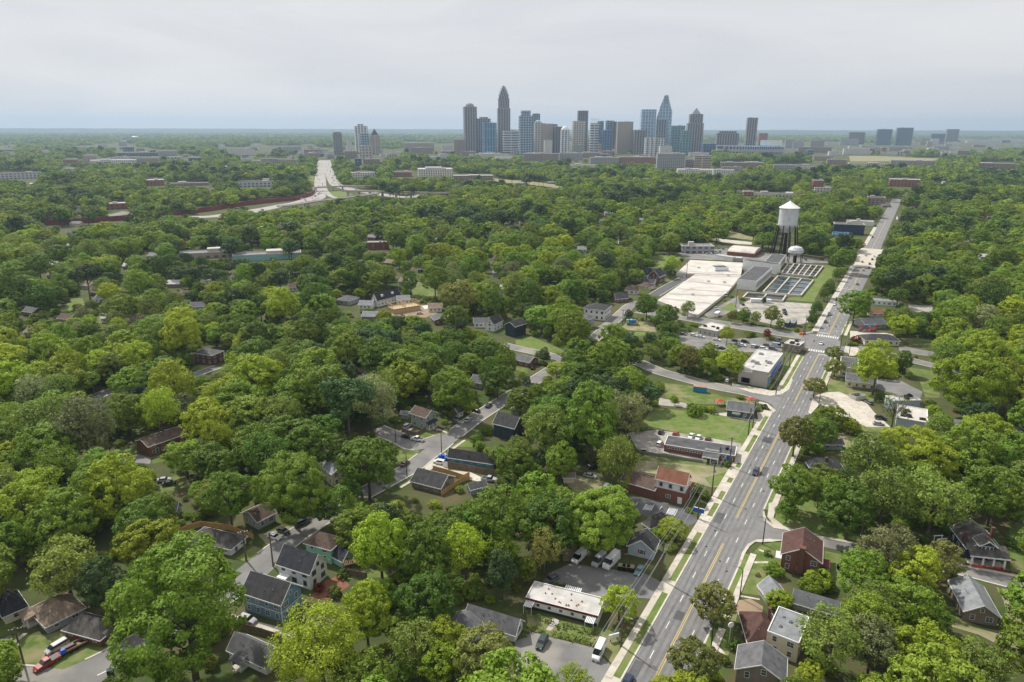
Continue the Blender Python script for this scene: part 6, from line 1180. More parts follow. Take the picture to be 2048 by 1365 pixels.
SPOTS = []
def car(kind,col,label,k,q,ang,detail=True,group=None,lift=.1,clearit=True):
    c = car_meshes(kind);n = px(k,q) if k != 'w' else q;g = G(*n,.7) if k != 'w' else (*q,0)
    t = thing({'suv':'suv','pickup':'pickup_truck','van':'delivery_van','bus':'shuttle_bus','minivan':'minivan'}.get(kind,'parked_car'),label,{'pickup':'pickup truck','van':'van','bus':'shuttle bus','minivan':'minivan'}.get(kind,'car'),(float(g[0]),float(g[1]),lift),ang,group)
    p = {0:paint(col)};inst('car_body',c['body'],t,mats=p);inst('car_windows',c['glass'],t);inst('car_roof',c['roof'],t,mats=p)
    if detail:
        for x in c['x']:
            for s in (-1,1):o = inst('wheel',c['ty'],t,(x,s * (c['w'] - .1),.34));inst('rim',c['rm'],o)
        for s in (-1,1):inst('headlight',c['hl'],t,(c['h'] - .07,s * c['w'] * .62,c['hb'] - .42));inst('tail_light',c['tl'],t,(-c['h'] - .0,s * c['w'] * .7,c['hb'] - .25))
        if c['bed']:inst('truck_bed',c['bed'],t)
    NOGO.append([np.array([g[0] - 2,g[1] - 2]),np.array([g[0] + 2,g[1] - 2]),np.array([g[0] + 2,g[1] + 2]),np.array([g[0] - 2,g[1] + 2])])
    if clearit:r = F / ((np.array([g[0],g[1],0]) - CP) @ FW) * 2.4;CLEAR.append([(n[0] - r,n[1] - r * .6),(n[0] + r,n[1] - r * .6),(n[0] + r,n[1] + r * .6),(n[0] - r,n[1] + r * .6)])
    return t
RO = math.atan2(RD[1],RD[0]);RI = RO + math.pi
def dirp(k,a,b):p,q = GP(k,a),GP(k,b);return math.atan2(q[1] - p[1],q[0] - p[0])
SA = dirp('z1',(560,880),(880,620))
for a in (
    ('suv','darkblue','dark blue suv driving down the main road past the brick office','z2',(1768,672),RI),('sedan','darkblue','dark car at the bottom edge on the main road','z3',(1655,1285),RI),
    ('hatch','black','dark grey car at the left corner of the gravel lot','z2',(990,342),RO + .1),('hatch','red','bright red car in the gravel lot','z2',(1112,358),RO),('sedan','white','left one of two white sedans behind the brick office','z2',(1238,378),RI),('sedan','white','right one of two white sedans behind the brick office','z2',(1298,390),RI),('hatch','maroon','maroon car behind the brick office roof','z2',(1377,402),RO),('suv','white','white suv parked at the end of the brick office','z2',(982,440),RO),
    ('sedan','silver','silver sedan under the trees left of the pear tree','z2',(410,702),dirp('z2',(355,690),(465,715))),('suv','black','black suv in deep shade above the silver sedan','z2',(440,632),dirp('z2',(390,640),(480,620))),('hatch','white','white hatchback half behind the big round tree','z2',(548,790),RO),
    ('sedan','grey','dark grey sedan behind the white flat-roofed office','z3',(1037,442),dirp('z3',(1080,420),(1000,460))),('van','white','white van at the left of the parked row by the round tree','z3',(1262,268),RI - .1),('van','silver','grey van in the middle of the parked row','z3',(1425,295),RI - .1),('bus','white','white shuttle bus next to the grey van','z3',(1525,305),RI - .1),('sedan','teal','blue-grey car beside the black dumpsters','z3',(1757,372),RI),('suv','green','dark green suv in the lower car park','z3',(958,962),RI + .1),('van','white','white delivery van by the hedge at the lower car park','z3',(1425,1040),RI + .1),
    ('sedan','black','black sedan behind the white pickup on the side street','z1',(555,552),dirp('z1',(515,550),(600,562))),('pickup','white','white pickup truck with open bed at the corner lot','z1',(657,577),dirp('z1',(720,590),(600,565))),('suv','silver','pale suv in the driveway of the sage green house','z1',(557,450),SA),('sedan','brown','brown sedan parked on the kerb opposite the tan house','z1',(535,812),SA),('suv','white','white suv in the driveway by the white gate','z1',(872,803),dirp('z1',(930,815),(820,795))),('sedan','silver','silver sedan parked along the street under the trees','z1',(1150,387),SA),('hatch','grey','grey car in front of the white porch house','z1',(1038,408),dirp('z1',(1010,400),(1065,415))),('sedan','darkblue','dark blue sedan farther up the tree-lined street','z1',(1352,248),SA),('hatch','black','black car in a drive by the bright lawn','z1',(1228,300),SA + 1.3),('pickup','silver','silver pickup on the gravel behind the new wooden fence','z1',(1357,968),dirp('z1',(1290,960),(1420,975))),
    ('sedan','white','white sedan in the yard left of the tree-lined street','z7',(705,330),dirp('z7',(655,315),(750,345))),('sedan','black','black sedan just behind the white sedan in the yard','z7',(768,290),dirp('z7',(740,280),(800,305))),('suv','green','green suv under the big trunk at the street bend','z7',(900,232),dirp('z7',(860,250),(945,215))),('suv','silver','light grey suv on the drive beside the sky blue house','z7',(515,920),dirp('z7',(455,900),(575,940))),
    ('minivan','silver','pale minivan on the lawn by the brick bungalow','z6',(425,1100),dirp('z6',(500,1060),(350,1150))),('pickup','red','red pickup truck at the dirt drive mouth','z6',(352,1220),dirp('z6',(430,1170),(270,1265))),
    ('hatch','black','dark car beside the small brick bungalow','c4',(1100,562),SA + .2),('hatch','blue','small blue-silver car right of the brick flats','b3',(1625,512),.4),('sedan','white','white sedan in front of the brick flats','b3',(1412,600),.5),('sedan','silver','silver sedan on the grass below the brick flats','b3',(1345,817),.3),('sedan','black','black car beside the silver sedan on the grass','b3',(1387,847),.3),('hatch','teal','teal car on the lane in the left woods','b2',(1155,1228),.2),('hatch','grey','grey car near the square brick block','b2',(1557,1100),.5),('hatch','black','dark car on the bare earth in the centre woods','b4',(1290,765),.6),
    ('sedan','white','white car crossing the big junction','a8',(1168,228),RI),('van','grey','dark van turning out of the cross road','a8',(878,212),dirp('a8',(850,205),(905,222))),('hatch','grey','dark car by the dumpster enclosure','a8',(1495,630),1.8),('sedan','silver','silver sedan in front of the wide white-roofed shop','a8',(1560,776),-.2),('suv','black','black suv behind the silver sedan by the shop wall','a8',(1575,738),-.2),('hatch','white','white car at the left end of the shop entrance','a8',(530,482),RO),('hatch','black','dark car by the brick cottage drive','b5',(780,577),.1),('sedan','silver','silver car next to the timber frame','c1',(1145,1012),.2),('sedan','white','white car in the right-hand woods clearing','z8',(1462,288),-.2)):car(*a)
# car park by the big crossing
for i,(x,y,c,kd) in enumerate(((298,172,'white','hatch'),(348,182,'white','sedan'),(455,203,'white','sedan'),(605,232,'silver','sedan'),(628,240,'white','sedan'),(715,252,'white','suv'),(742,258,'darkblue','hatch'),(775,265,'white','suv'),(840,265,'grey','suv'),(868,247,'silver','van'),(455,247,'silver','sedan'),(490,262,'black','sedan'),(228,165,'grey','hatch'),(585,210,'black','sedan'),(650,217,'black','suv'),(800,240,'grey','sedan'))):
    car(kd,c,'%s %s in the car park, number %s from the left near the big crossing' % (c,'van' if kd == 'van' else 'car','one two three four five six seven eight nine ten eleven twelve thirteen fourteen fifteen sixteen'.split()[[298,348,455,605,628,715,742,775,840,868,455,490,228,585,650,800].index(x) if i != 10 else 10]),'a8',(x,y),dirp('a8',(560,180),(620,230)) + .9,group='cars in the big car park')
# traffic on the far main road
for i,(x,y,c,up_) in enumerate(((1530,897,'black',0),(1510,937,'white',0),(1468,1018,'grey',0),(1437,1080,'black',0),(1768,537,'silver',0),(1838,545,'white',1),(1822,570,'black',1),(1740,590,'grey',0),(1800,607,'maroon',1),(1795,638,'black',1),(1747,657,'white',1),(1645,647,'white',0),(1823,388,'black',0),(1700,772,'grey',1))):
    car('sedan' if i % 2 else 'suv',c,'%s car on the far main road, %s' % (c,('in front of the crossing trees','behind the nearest black one','third up from the crossing','nearest the crossing','on the pale bridge at the left','rightmost on the pale bridge','just below the rightmost on the bridge','at the near left end of the bridge','at the near right end of the bridge','just past the bridge','alone in the outbound lane past the bridge','by the left kerb past the bridge','beyond the bridge near the shops','level with the basins')[i]),'a6',(x,y),RO if up_ else RI,group='traffic on the far main road',detail=False,lift=.18)
# trucks and cars round the water works
for x,y,c,kd,lab in ((540,972,'silver','pickup','pale truck on the ramp beside the reservoir'),(615,862,'white','van','white van by the pump hall door'),(1100,990,'black','pickup','upper one of two black trucks on the gravel yard'),(1105,1012,'black','pickup','lower one of two black trucks on the gravel yard'),(1405,565,'red','pickup','red truck in the yard right of the small tank'),(1442,575,'white','suv','white car next to the red truck'),(1272,570,'grey','suv','grey car under the small tank'),(430,512,'white','sedan','leftmost white car behind the long low warehouse'),(465,522,'silver','sedan','silver car second from the left behind the warehouse'),(500,520,'white','suv','white suv in the yard behind the warehouse'),(530,515,'white','bus','white bus in the yard behind the warehouse'),(565,510,'silver','bus','silver bus at the right end of that yard'),(560,478,'grey','sedan','grey car at the top of that yard'),(600,482,'blue','sedan','blue car at the top right of that yard'),(760,938,'black','hatch','black car beside the long trailer in the gravel yard')):car(kd,c,lab,'a6',(x,y),RO + .5,detail=False)
# motorway traffic
rr = random.Random(5);pl1 = smooth([GP('a5',q)[:2] for q in ((722,115),(722,180),(720,270),(718,350),(712,400),(690,440),(640,480),(540,530))],8);pl2 = smooth([GP('a5',q)[:2] for q in ((790,115),(800,160),(815,230),(840,300),(885,360),(990,395))],8);MW = []
for pl,n in ((pl1,26),(pl2,24)):
    for i in range(n):
        u = (i + rr.uniform(.1,.9)) / n;f = u ** .55 * (len(pl) - 2);j = int(f);p = pl[j] + (pl[j + 1] - pl[j]) * (f - j);d = pl[j + 1] - pl[j];d /= np.linalg.norm(d);p = p + np.array([d[1],-d[0]]) * rr.choice((-9,-5.5,-2,2,5.5,9));MW.append((p,math.atan2(d[1],d[0])))
for i,(p,a) in enumerate(MW):car(rr.choice(('sedan','suv','suv','van')),rr.choice(('white','black','grey','silver','darkblue','white','maroon')),'tiny vehicle in the heavy motorway traffic','w',tuple(float(v) for v in p),a,False,'vehicles on the motorway',.12,False)
# painted step van, trailers, containers
g = GP('b5',(812,830));t = thing('painted_van','blue and yellow painted box van parked on the dry grass','van',(float(g[0]),float(g[1]),.1),-.1)
MB().box(-4.5,-1.25,.6,1.6,1.25,3.4).obj('box_body',mat('painted_panels',(.02,.16,.5),(.45,.5,.12),.5,.5,detail=1,lo=.48,hi=.56),t);MB().frus((1.62,-1.15,3.4,1.15),.6,(1.62,-1.0,2.6,1.0),2.5).obj('cab',M['yellow'],t);MB().box(2.2,-.9,1.6,2.95,.9,2.2).obj('windscreen',M['cglass'],t)
for x in (-3,2.2):
    for s in (-1,1):o = inst('wheel',CAR['suv']['ty'],t,(x,s * 1.1,.38))
def container(label,k,q,ang,m,L_=6.1,top=None,cat='container',name='shipping_container'):
    g = GP(k,q);t = thing(name,label,cat,(float(g[0]),float(g[1]),.08),ang);MB().box(-L_ / 2,-1.2,.12,L_ / 2,1.2,2.6).obj('shell',M[m],t);b = MB()
    n = int(L_ / .45);[b.box(-L_ / 2 + .2 + i * (L_ - .4) / n,s * 1.2 - (.04 if s < 0 else .003) + (.0),.3,-L_ / 2 + .32 + i * (L_ - .4) / n,s * 1.2 + (.04 if s > 0 else -.003),2.45) for i in range(n) for s in (-1,1)];b.obj('side_ribs',M[m],t)
    MB().box(-L_ / 2 - .02,-1.22,2.605,L_ / 2 + .02,1.22,2.72).obj('top',M[top or m],t);MB().box(L_ / 2 + .003,-1.1,.2,L_ / 2 + .06,1.1,2.5).obj('end_doors',M[m],t)
container('blue shipping container with a rusty top on the grass by the curved street','a8',(340,560),-.35,'cblue',6.1,'rust');container('left one of two grey-blue trailers in the gravel yard','a6',(1125,1110),RO,'slateb',10,'rlgray','trailer','storage_trailer');container('right one of two grey-blue trailers in the gravel yard','a6',(1175,1112),RO,'slateb',10,'rlgray','trailer','storage_trailer');container('long white trailer behind the small conifer','a6',(905,925),-.15,'wwall',14,'trim','trailer','storage_trailer');container('white box truck body by the cross road gate','a6',(548,1035),RO,'wwall',7,'trim','truck','box_truck')
def cube_bin(label,k,q,ang,m,lid,w=1.6,d=1.2,h=1.4,cat='dumpster',name='dumpster'):
    g = GP(k,q);t = thing(name,label,cat,(float(g[0]),float(g[1]),.1),ang);MB().frus((-w / 2,-d / 2 * .9,w / 2,d / 2 * .9),.1,(-w / 2,-d / 2,w / 2,d / 2),h).obj('bin_body',M[m],t);MB().box(-w / 2 - .04,-d / 2 - .04,h + .005,w / 2 + .04,d / 2 + .04,h + .1).obj('lid',M[lid],t);MB().box(-w / 2 - .1,-.1,h * .6,-w / 2 - .005,.1,h * .7).box(w / 2 + .005,-.1,h * .6,w / 2 + .1,.1,h * .7).obj('handle',M[m],t)
for i in range(3):cube_bin(('left','middle','right')[i] + ' black dumpster with pale lid in the row before the blue-grey car','z3',(1610 + 36 * i,372 + 5 * i),-.3,'black','straw',2.0,1.4,1.5)
cube_bin('black and cream bin beside the chain fence, left one','z2',(838,512),-.2,'black','cream',1.0,.9,1.2,'bin','waste_bin');cube_bin('black and cream bin beside the chain fence, right one','z2',(858,514),-.2,'black','cream',1.0,.9,1.2,'bin','waste_bin')
for i,q in enumerate(((880,765),(905,762),(940,785))):cube_bin(('left','middle','right')[i] + ' blue plastic bin by the white suv driveway','z1',q,.3,'bluetarp','bluetarp',1.3,1.1,1.1,'bin','waste_bin')
cube_bin('dark green bin at the kerb by the brick bungalow street','z6',(828,1310),.4,'green' if 0 else 'dkblue','dkblue',1.2,1.0,1.3,'bin','waste_bin');cube_bin('dark bin on the lawn right of the dark brick house','z4',(1222,520),0,'black','black',.8,.8,1.2,'bin','waste_bin')
g = GP('z6',(545,1120));t = thing('utility_trailer','open trailer loaded with junk and a blue tarp behind the red pickup','trailer',(float(g[0]),float(g[1]),.1),dirp('z6',(480,1150),(620,1080)));MB().box(-3,-1.1,.55,3,1.1,.75).obj('trailer_bed',M['dkmetal'],t);MB().box(-3,-1.1,.755,3,-1.0,1.2).box(-3,1.0,.755,3,1.1,1.2).obj('side_rail',M['rust'],t);MB().frus((-2.6,-.8,1.0,.8),.76,(-2.2,-.5,.4,.5),1.5).obj('junk_load',M['dkmetal'],t);MB().frus((-2.9,-1.2,-1.4,-.2),.76,(-2.5,-1.1,-1.7,-.4),1.75).obj('tarp',M['bluetarp'],t)
for x in (-.6,.6):
    for s in (-1,1):inst('wheel',CAR['suv']['ty'],t,(x,s * 1.2,.34))
g = GP('z5',(665,330));t = thing('white_garden_arbour','white garden arbour on the grass left of the craftsman house','arbour',(float(g[0]),float(g[1]),0),.1);[MB().box(a - .1,c - .1,0,a + .1,c + .1,2.2).obj('post',M['trim'],t) for a in (-1.2,1.2) for c in (-.8,.8)];MB().box(-1.5,-1,2.205,1.5,-.7,2.35).box(-1.5,.7,2.205,1.5,1,2.35).obj('beam',M['trim'],t);MB().box(-1.1,-.3,.4,1.1,.3,.5).obj('bench_seat',M['trim'],t)
g = GP('a8',(1412,605));t = thing('dumpster_enclosure','small square concrete enclosure in the pale lot','enclosure',(float(g[0]),float(g[1]),0),.35);[MB().box(*c).obj('enclosure_wall',M['conc'],t) for c in ((-3,-2,0,3,-1.8,2),(-3,1.8,0,3,2,2),(-3,-1.79,0,-2.8,1.79,2),(2.8,-1.79,0,3,1.79,2))];MB().box(-1.5,-1,.05,1.5,1,1.4).obj('bin',M['black'],t)
for q,lab in (((472,650),'wide red canopy left of the corner cafe'),((683,640),'red canopy right above the corner cafe roof')):
    g = GP('a8',q);t = thing('canopy',lab,'canopy',(float(g[0]),float(g[1]),0),.2);MB().frus((-1.9,-1.7,1.9,1.7),2.3,(-.2,-.2,.2,.2),2.9).obj('red_top',M['redc'],t);[MB().box(a - .05,c - .05,0,a + .05,c + .05,2.3).obj('post',M['dkmetal'],t) for a in (-1.7,1.7) for c in (-1.5,1.5)]
for i,q in enumerate(((1235,1188),(1262,1188),(1290,1182),(1318,1178))):g = GP('a6',q);t = thing('water_barrier',('leftmost','second','third','rightmost')[i] + ' orange barrier in the closed lane at the crossing','barrier',(float(g[0]),float(g[1]),.2),.5,'orange barriers at the crossing');MB().frus((-1.4,-.4,1.4,.4),0,(-1.3,-.15,1.3,.15),1.0).obj('barrier_body',M['orange' if i < 2 else 'trim'],t)
# ---------------- poles, lamps, wires ----------------
PM = {}
def upole(label,pos,h=12,ang=0,lamp=False,tr=False,group='wooden utility poles',arms=1):
    t = thing('utility_pole',label,'utility pole',(float(pos[0]),float(pos[1]),0),ang,group);k = round(h,1)
    if k not in PM:PM[k] = MB().tube([(0,0,0),(0,0,h)],[.25,.17],8).mesh('pole',M['pole'])
    if 'arm' not in PM:PM['arm'] = MB().box(-1.3,-.07,-.07,1.3,.07,.07).mesh('crossarm',M['pole']);PM['ins'] = MB().tube([(0,0,.07),(0,0,.25)],.07,6).mesh('insulator',M['trim']);PM['tr'] = MB().tube([(0,0,0),(0,0,1.1)],.28,10).mesh('transformer',M['metal']);PM['la'] = MB().tube([(0,0,0),(-1.0,0,.5),(-1.9,0,.55)],.06,6).box(-2.5,-.14,.48,-1.85,.14,.62).mesh('lamp_arm',M['metal'])
    inst('pole',PM[k],t)
    for i in range(arms):o = inst('crossarm',PM['arm'],t,(0,0,h - .5 - i * 1.2));[inst('insulator',PM['ins'],o,(x,0,0)) for x in (-1.2,-.5,.5,1.2)]
    if tr:inst('transformer',PM['tr'],t,(.36,0,h - 3.0))
    if lamp:inst('lamp_arm',PM['la'],t,(0,0,h - 3.5),math.pi)
    return np.array([pos[0],pos[1]]),h
def slamp(label,pos,ang,h=8.8):
    t = thing('street_lamp',label,'street lamp',(float(pos[0]),float(pos[1]),0),ang,'street lamps')
    if 'sl' not in PM:PM['sl'] = MB().tube([(0,0,0),(0,0,8.6)],[.17,.12],8).mesh('lamp_post',M['dkmetal']);PM['sa'] = MB().tube([(0,0,8.55),(.5,0,8.95),(1.6,0,9.1)],.08,6).mesh('lamp_arm',M['dkmetal']);PM['sh'] = MB().frus((1.5,-.14,2.25,.14),8.98,(1.5,-.1,2.1,.1),9.14).mesh('lamp_head',M['metal'])
    inst('lamp_post',PM['sl'],t);inst('lamp_arm',PM['sa'],t);inst('lamp_head',PM['sh'],t)
main = []
A_ = RO - math.pi / 2
def so2(k,q):p = GP(k,q)[:2] - RA;return float(p @ RD)
for i,(s,lab,tr,la) in enumerate(((-22,'wooden pole at the very bottom beside the pavement',0,0),(so2('z3',(1688,1030)),'wooden pole with a lamp beside the white delivery van',0,1),(36,'wooden pole by the driveway between the two car parks',1,0),(so2('z2',(1378,1085)),'wooden pole in front of the red-brown porch roof',0,0),(so2('z2',(1483,890)),'wooden pole with a transformer by the narrow pavement strip',1,0),(so2('z2',(1632,650)),'wooden pole at the right end of the brick office',0,1),(so2('z2',(1770,385)),'wooden pole at the grass corner past the brick office',1,0),(so2('z2',(1808,325)),'second wooden pole close by the corner cafe',1,0),(so2('a8',(835,578)),'tall wooden pole at the corner of the curved street',0,0),(so2('a8',(918,480)),'wooden pole beside the cream shop row',0,0),(so2('a8',(985,395)),'wooden pole near the far end of the shop row',0,1))):
    main.append(upole(lab,rd(s,-10.4 if i != 8 else -9.0),11.8,A_,bool(la),bool(tr)))
WN = ['nearest','second','third','fourth','fifth','sixth','seventh','eighth','ninth','tenth']
def wires(ps,labs,offs=((-1.2,0),(-.5,0),(1.2,0),(.15,-3.2))):
    for i,(p,q) in enumerate(zip(ps[:-1],ps[1:])):
        b = MB();d = q[0] - p[0];L_ = np.linalg.norm(d)
        if L_ < 1:continue
        n = np.array([d[1],-d[0]]) / L_
        t = thing('power_line',labs(i),'power line',(float(p[0][0]),float(p[0][1]),0),0,'power lines along the road')
        for o,dz in offs:
            pts = []
            for j in range(7):u = j / 6;c = d * u + n * o;pts.append((c[0],c[1],(p[1] - .2) * (1 - u) + (q[1] - .2) * u + dz - L_ * .022 * 4 * u * (1 - u)))
            MB().tube(pts,.045,3,cap=False).obj('wire',M['wire'],t)
wires(main,lambda i:'%s span of overhead wires counted up the left side of the main road' % WN[i])
slamp('lamp post at the tip of the corner by the side street',GP('z4',(655,335)),RI - math.pi / 2 + math.pi * 0 + .1);slamp('lamp post before the long grey house',GP('z4',(484,735)),RO + math.pi / 2);slamp('lamp post by the round maple near the bottom',GP('z4',(266,1135)),RO + math.pi / 2)
slamp('lamp post beside the weathered fence driveway',GP('z1',(893,712)),SA + math.pi / 2);slamp('lamp post on the kerb before the tan house',GP('z1',(556,945)),SA + math.pi / 2);slamp('lamp post under the tree at the side street',GP('z1',(447,612)),.2)
slamp('lamp post at the big crossing, left of the right-hand pavement',GP('a8',(1298,265)),RO + math.pi / 2);slamp('lamp post on the crossing island',GP('a8',(1357,312)),RO + math.pi / 2);slamp('lamp post on the left of the far main road by the red barriers',GP('a8',(1045,185)),RO - math.pi / 2,8.8);slamp('lamp post below the maples at the pale lot',GP('a8',(1145,700)),RO + math.pi / 2);slamp('lamp post at the brick flats gravel',GP('b3',(915,665)),.3)
for k,q,h,lab in (('z6',(178,1225),10,'wooden pole on the lawn by the dirt drive'),('z7',(505,505),10,'wooden pole on the grass by the white bungalow'),('z7',(697,545),11,'wooden pole in the street before the tall white house'),('b5',(1330,365),14,'tall pole at the edge of the reservoir roof'),('b5',(520,190),15,'tall pole in the woods left of the grass field'),('b5',(707,832),10,'wooden pole by the painted box van'),('b5',(1810,660),13,'thin pole beside the pump hall lawn'),('b6',(768,1125),12,'lone wooden pole on the traffic island at the right'),('b6',(797,1350),13,'wooden pole above the big round tree on the right'),('z5',(66,375),9,'wooden pole beside the right-hand side street'),('c4',(968,882),11,'wooden pole beside the dark cypress'),('c4',(1412,552),9,'wooden pole at the street junction in the trees'),('b2',(778,1290),10,'wooden pole in the clearing of the left woods'),('z1',(1398,880),8,'wooden pole behind the weathered fence'),('a6',(1265,1190),12,'dark pole at the corner of the gravel yard'),('a6',(1350,1110),11,'pole beside the hedge trees of the far road'),('a6',(1540,780),11,'pole on the left pavement of the far road'),('a6',(1430,920),11,'pole by the shrubs before the basins'),('z6',(1845,460),10,'pole in front of the white bungalow door'),('z2',(192,740),9,'pole behind the tan shed'),('z5',(760,600),10,'pole at the kerb of the right-hand street'),('a4',(1045,655),30,'very tall grey mast beside the noise wall'),('a4',(325,735),28,'tall grey mast at the left end of the noise wall')):
    upole(lab,GP(k,q),h,.4,arms=1 if h < 20 else 0,group='wooden utility poles' if h < 20 else 'tall masts by the motorway')
# traffic lights over the crossing
for s,o,lab in ((274,-8,'span of traffic lights on the near side of the big crossing'),(312,8,'span of traffic lights on the far side of the big crossing')):
    p = rd(s,o);t = thing('traffic_light',lab,'traffic light',(float(p[0]),float(p[1]),0),A_ + (math.pi if o > 0 else 0));MB().tube([(0,0,0),(0,0,7)],.14,8).obj('mast',M['metal'],t);MB().tube([(0,0,6.6),(9,0,7)],[.1,.06],6).obj('mast_arm',M['metal'],t)
    for x in (4.5,8):MB().box(x - .2,-.2,5.7,x + .2,.2,6.7).obj('signal_head',M['black'],t)
# ---------------- trees ----------------
SHP = dict(broad=(1.25,.82,8,.46),oval=(1.5,1.12,9,.42),tall=(1.95,1.65,10,.42),irr=(1.45,1.0,6,.5),loose=(1.5,1.05,9,.4),pine=(2.5,.95,7,.38),cone=(1.55,1.5,11,.4),bush=(.62,.62,5,.5),ball=(.75,.8,2,.9),flame=(1.6,1.25,7,.45),bare=(1.5,1.05,8,.4))
def crown_mesh(name,shape,seed,n,size,mats):
    cz,rz,nl,lr = SHP[shape];r = np.random.RandomState(seed);g = (1 + 5 ** .5) / 2
    i = np.arange(nl * 3) + .5;ph = np.arccos(1 - 2 * i / (nl * 3));th = 2 * np.pi * g * i + r.rand() * 6
    d = np.c_[np.cos(th) * np.sin(ph),np.sin(th) * np.sin(ph),np.cos(ph)] + r.normal(0,.22,(nl * 3,3));d /= np.linalg.norm(d,axis=1)[:,None]
    d = d[d[:,2] > -.62];k = len(d);lo = r.uniform(.5,.74,k)[:,None];sc = np.array([1,1,rz]);C_ = d * lo * sc
    if shape == 'cone':C_[:,:2] *= np.clip(1.15 - (C_[:,2] + rz) / (2 * rz),.12,1)[:,None]
    if shape == 'flame':C_[:,:2] *= np.clip(1.25 - .6 * (C_[:,2] + rz) / (2 * rz),.3,1.1)[:,None]
    if shape == 'pine':C_ += r.normal(0,.12,C_.shape)
    LR = r.uniform(.75,1.2,k) * lr * (.7 if shape in ('pine','cone') else .8)
    if shape == 'ball':C_ = C_[:1] * .15;LR = LR[:1] * 0 + .84;k = 1
    C_ = np.r_[C_,[[0,0,0]]];LR = np.r_[LR,.5 if shape != 'pine' else .25];C_[:,2] += cz
    k += 1;nc = 26 * k if n > 3000 else 9 * k
    li = r.choice(k,nc,p=LR ** 2 / (LR ** 2).sum());u = r.normal(0,1,(nc,3));u /= np.linalg.norm(u,axis=1)[:,None]
    cc = C_[li] + u * LR[li][:,None] * np.array([1,1,.9]);cr = r.uniform(.08,.15,nc) * (1.25 if n < 3000 else 1)
    keep = np.ones(nc,bool)
    for j in range(k):keep &= ~((np.linalg.norm((cc - C_[j]),axis=1) < LR[j] * .78) & (li != j))
    cc,cr,u = cc[keep],cr[keep],u[keep];nc = len(cc)
    ci = r.choice(nc,n);v = r.normal(0,1,(n,3)) + u[ci] * .8;v /= np.linalg.norm(v,axis=1)[:,None]
    P = cc[ci] + v * cr[ci][:,None] * r.uniform(.55,1.15,n)[:,None] * np.array([1.15,1.15,.85])
    if shape in ('loose',):P += r.normal(0,.05,P.shape)
    nn = v * .55 + u[ci] * .45 + r.normal(0,.38,(n,3)) + np.array([0,0,.18]);nn /= np.linalg.norm(nn,axis=1)[:,None]
    a = np.cross(nn,r.normal(0,1,(n,3)));a /= np.linalg.norm(a,axis=1)[:,None];b_ = np.cross(nn,a);s = (size * r.uniform(.6,1.3,n))[:,None]
    V = np.stack([P - a * s,P + b_ * s * .6,P + a * s,P - b_ * s * .6],1).reshape(-1,3)
    me = bpy.data.meshes.new(name);me.vertices.add(4 * n);me.vertices.foreach_set('co',V.ravel().astype(np.float32));me.loops.add(4 * n);me.loops.foreach_set('vertex_index',np.arange(4 * n,dtype=np.int32))
    me.polygons.add(n);me.polygons.foreach_set('loop_start',np.arange(0,4 * n,4,dtype=np.int32));me.polygons.foreach_set('loop_total',np.full(n,4,np.int32));me.update(calc_edges=True);me.materials.append(mats)
    return me,C_,LR
def trunk_mesh(shape,C_,seed,bare=False):
    r = random.Random(seed);b = MB();cz,rz = SHP[shape][:2];w = .045 if shape != 'tall' else .06
    top = cz + rz * .35;b.tube([(0,0,-.02),(.02,0,cz * .3),(.0,.03,cz * .7),(.02,0,top)],[w * 1.35,w,w * .75,w * .25],7)
    idx = list(range(len(C_) - 1));r.shuffle(idx)
    for j in idx[:16 if bare else 8]:
        c = C_[j];z0 = max(cz * .32,min(c[2] * .62,cz));p0 = Vector((0,0,z0));p1 = Vector(c);pm = p0.lerp(p1,.5) + Vector((0,0,-.06));b.tube([p0,pm,p1],[w * .5,w * .33,w * .12],5)
        if bare:
            for q in range(7):e = p1 + Vector((r.uniform(-.35,.35),r.uniform(-.35,.35),r.uniform(0,.4)));b.tube([p0.lerp(p1,r.uniform(.4,.95)),e],[w * .16,w * .05],3)
    return b.mesh('trunk_mesh',M['trunk'])
TC = {}
def tree_meshes(shape,var,col,lod):
    key = (shape,var,col,lod)
    if key in TC:return TC[key]
    n,s = {'x':(26000,.030),'h':(9000,.047),'m':(2600,.085),'l':(520,.20)}[lod]
    if shape == 'loose':n = int(n * .55)
    if shape == 'pine':n = int(n * .8)
    if shape == 'bare':n = int(n * .06)
    seed = sum(map(ord,shape)) * 7 + var * 131
    me,C_,LR = crown_mesh('leaves',shape,seed,n,s,LM[col])
    TC[key] = (me,trunk_mesh(shape,C_,seed,shape in ('bare','loose')));return TC[key]
# raster of the places that must stay visible, and plan raster where nothing may be planted
Q = 4;MW_,MH_ = 2048 // Q,1366 // Q;mask = np.zeros((MH_,MW_),bool)
def fill(arr,poly,sx,sy,ox,oy):
    p = np.array([(float(a[0]),float(a[1])) for a in poly]);X = (p[:,0] - ox) / sx;Y = (p[:,1] - oy) / sy
    x0,x1 = int(max(0,X.min())),int(min(arr.shape[1] - 1,X.max() + 1));y0,y1 = int(max(0,Y.min())),int(min(arr.shape[0] - 1,Y.max() + 1))
    if x1 < x0 or y1 < y0:return
    gx,gy = np.meshgrid(np.arange(x0,x1 + 1) + .5,np.arange(y0,y1 + 1) + .5);ins = np.zeros(gx.shape,bool);j = len(X) - 1
    for i in range(len(X)):
        c = ((Y[i] > gy) != (Y[j] > gy));dy = (Y[j] - Y[i]) or 1e-9;ins ^= c & (gx < (X[j] - X[i]) * (gy - Y[i]) / dy + X[i]);j = i
    arr[y0:y1 + 1,x0:x1 + 1] |= ins
for c in CLEAR:fill(mask,c,Q,Q,0,0)
PL = np.zeros((900,1300),bool)   # 3 m cells, x -1500..2400, y 60..2760
for c in NOGO:fill(PL,c,3,3,-1500,60)
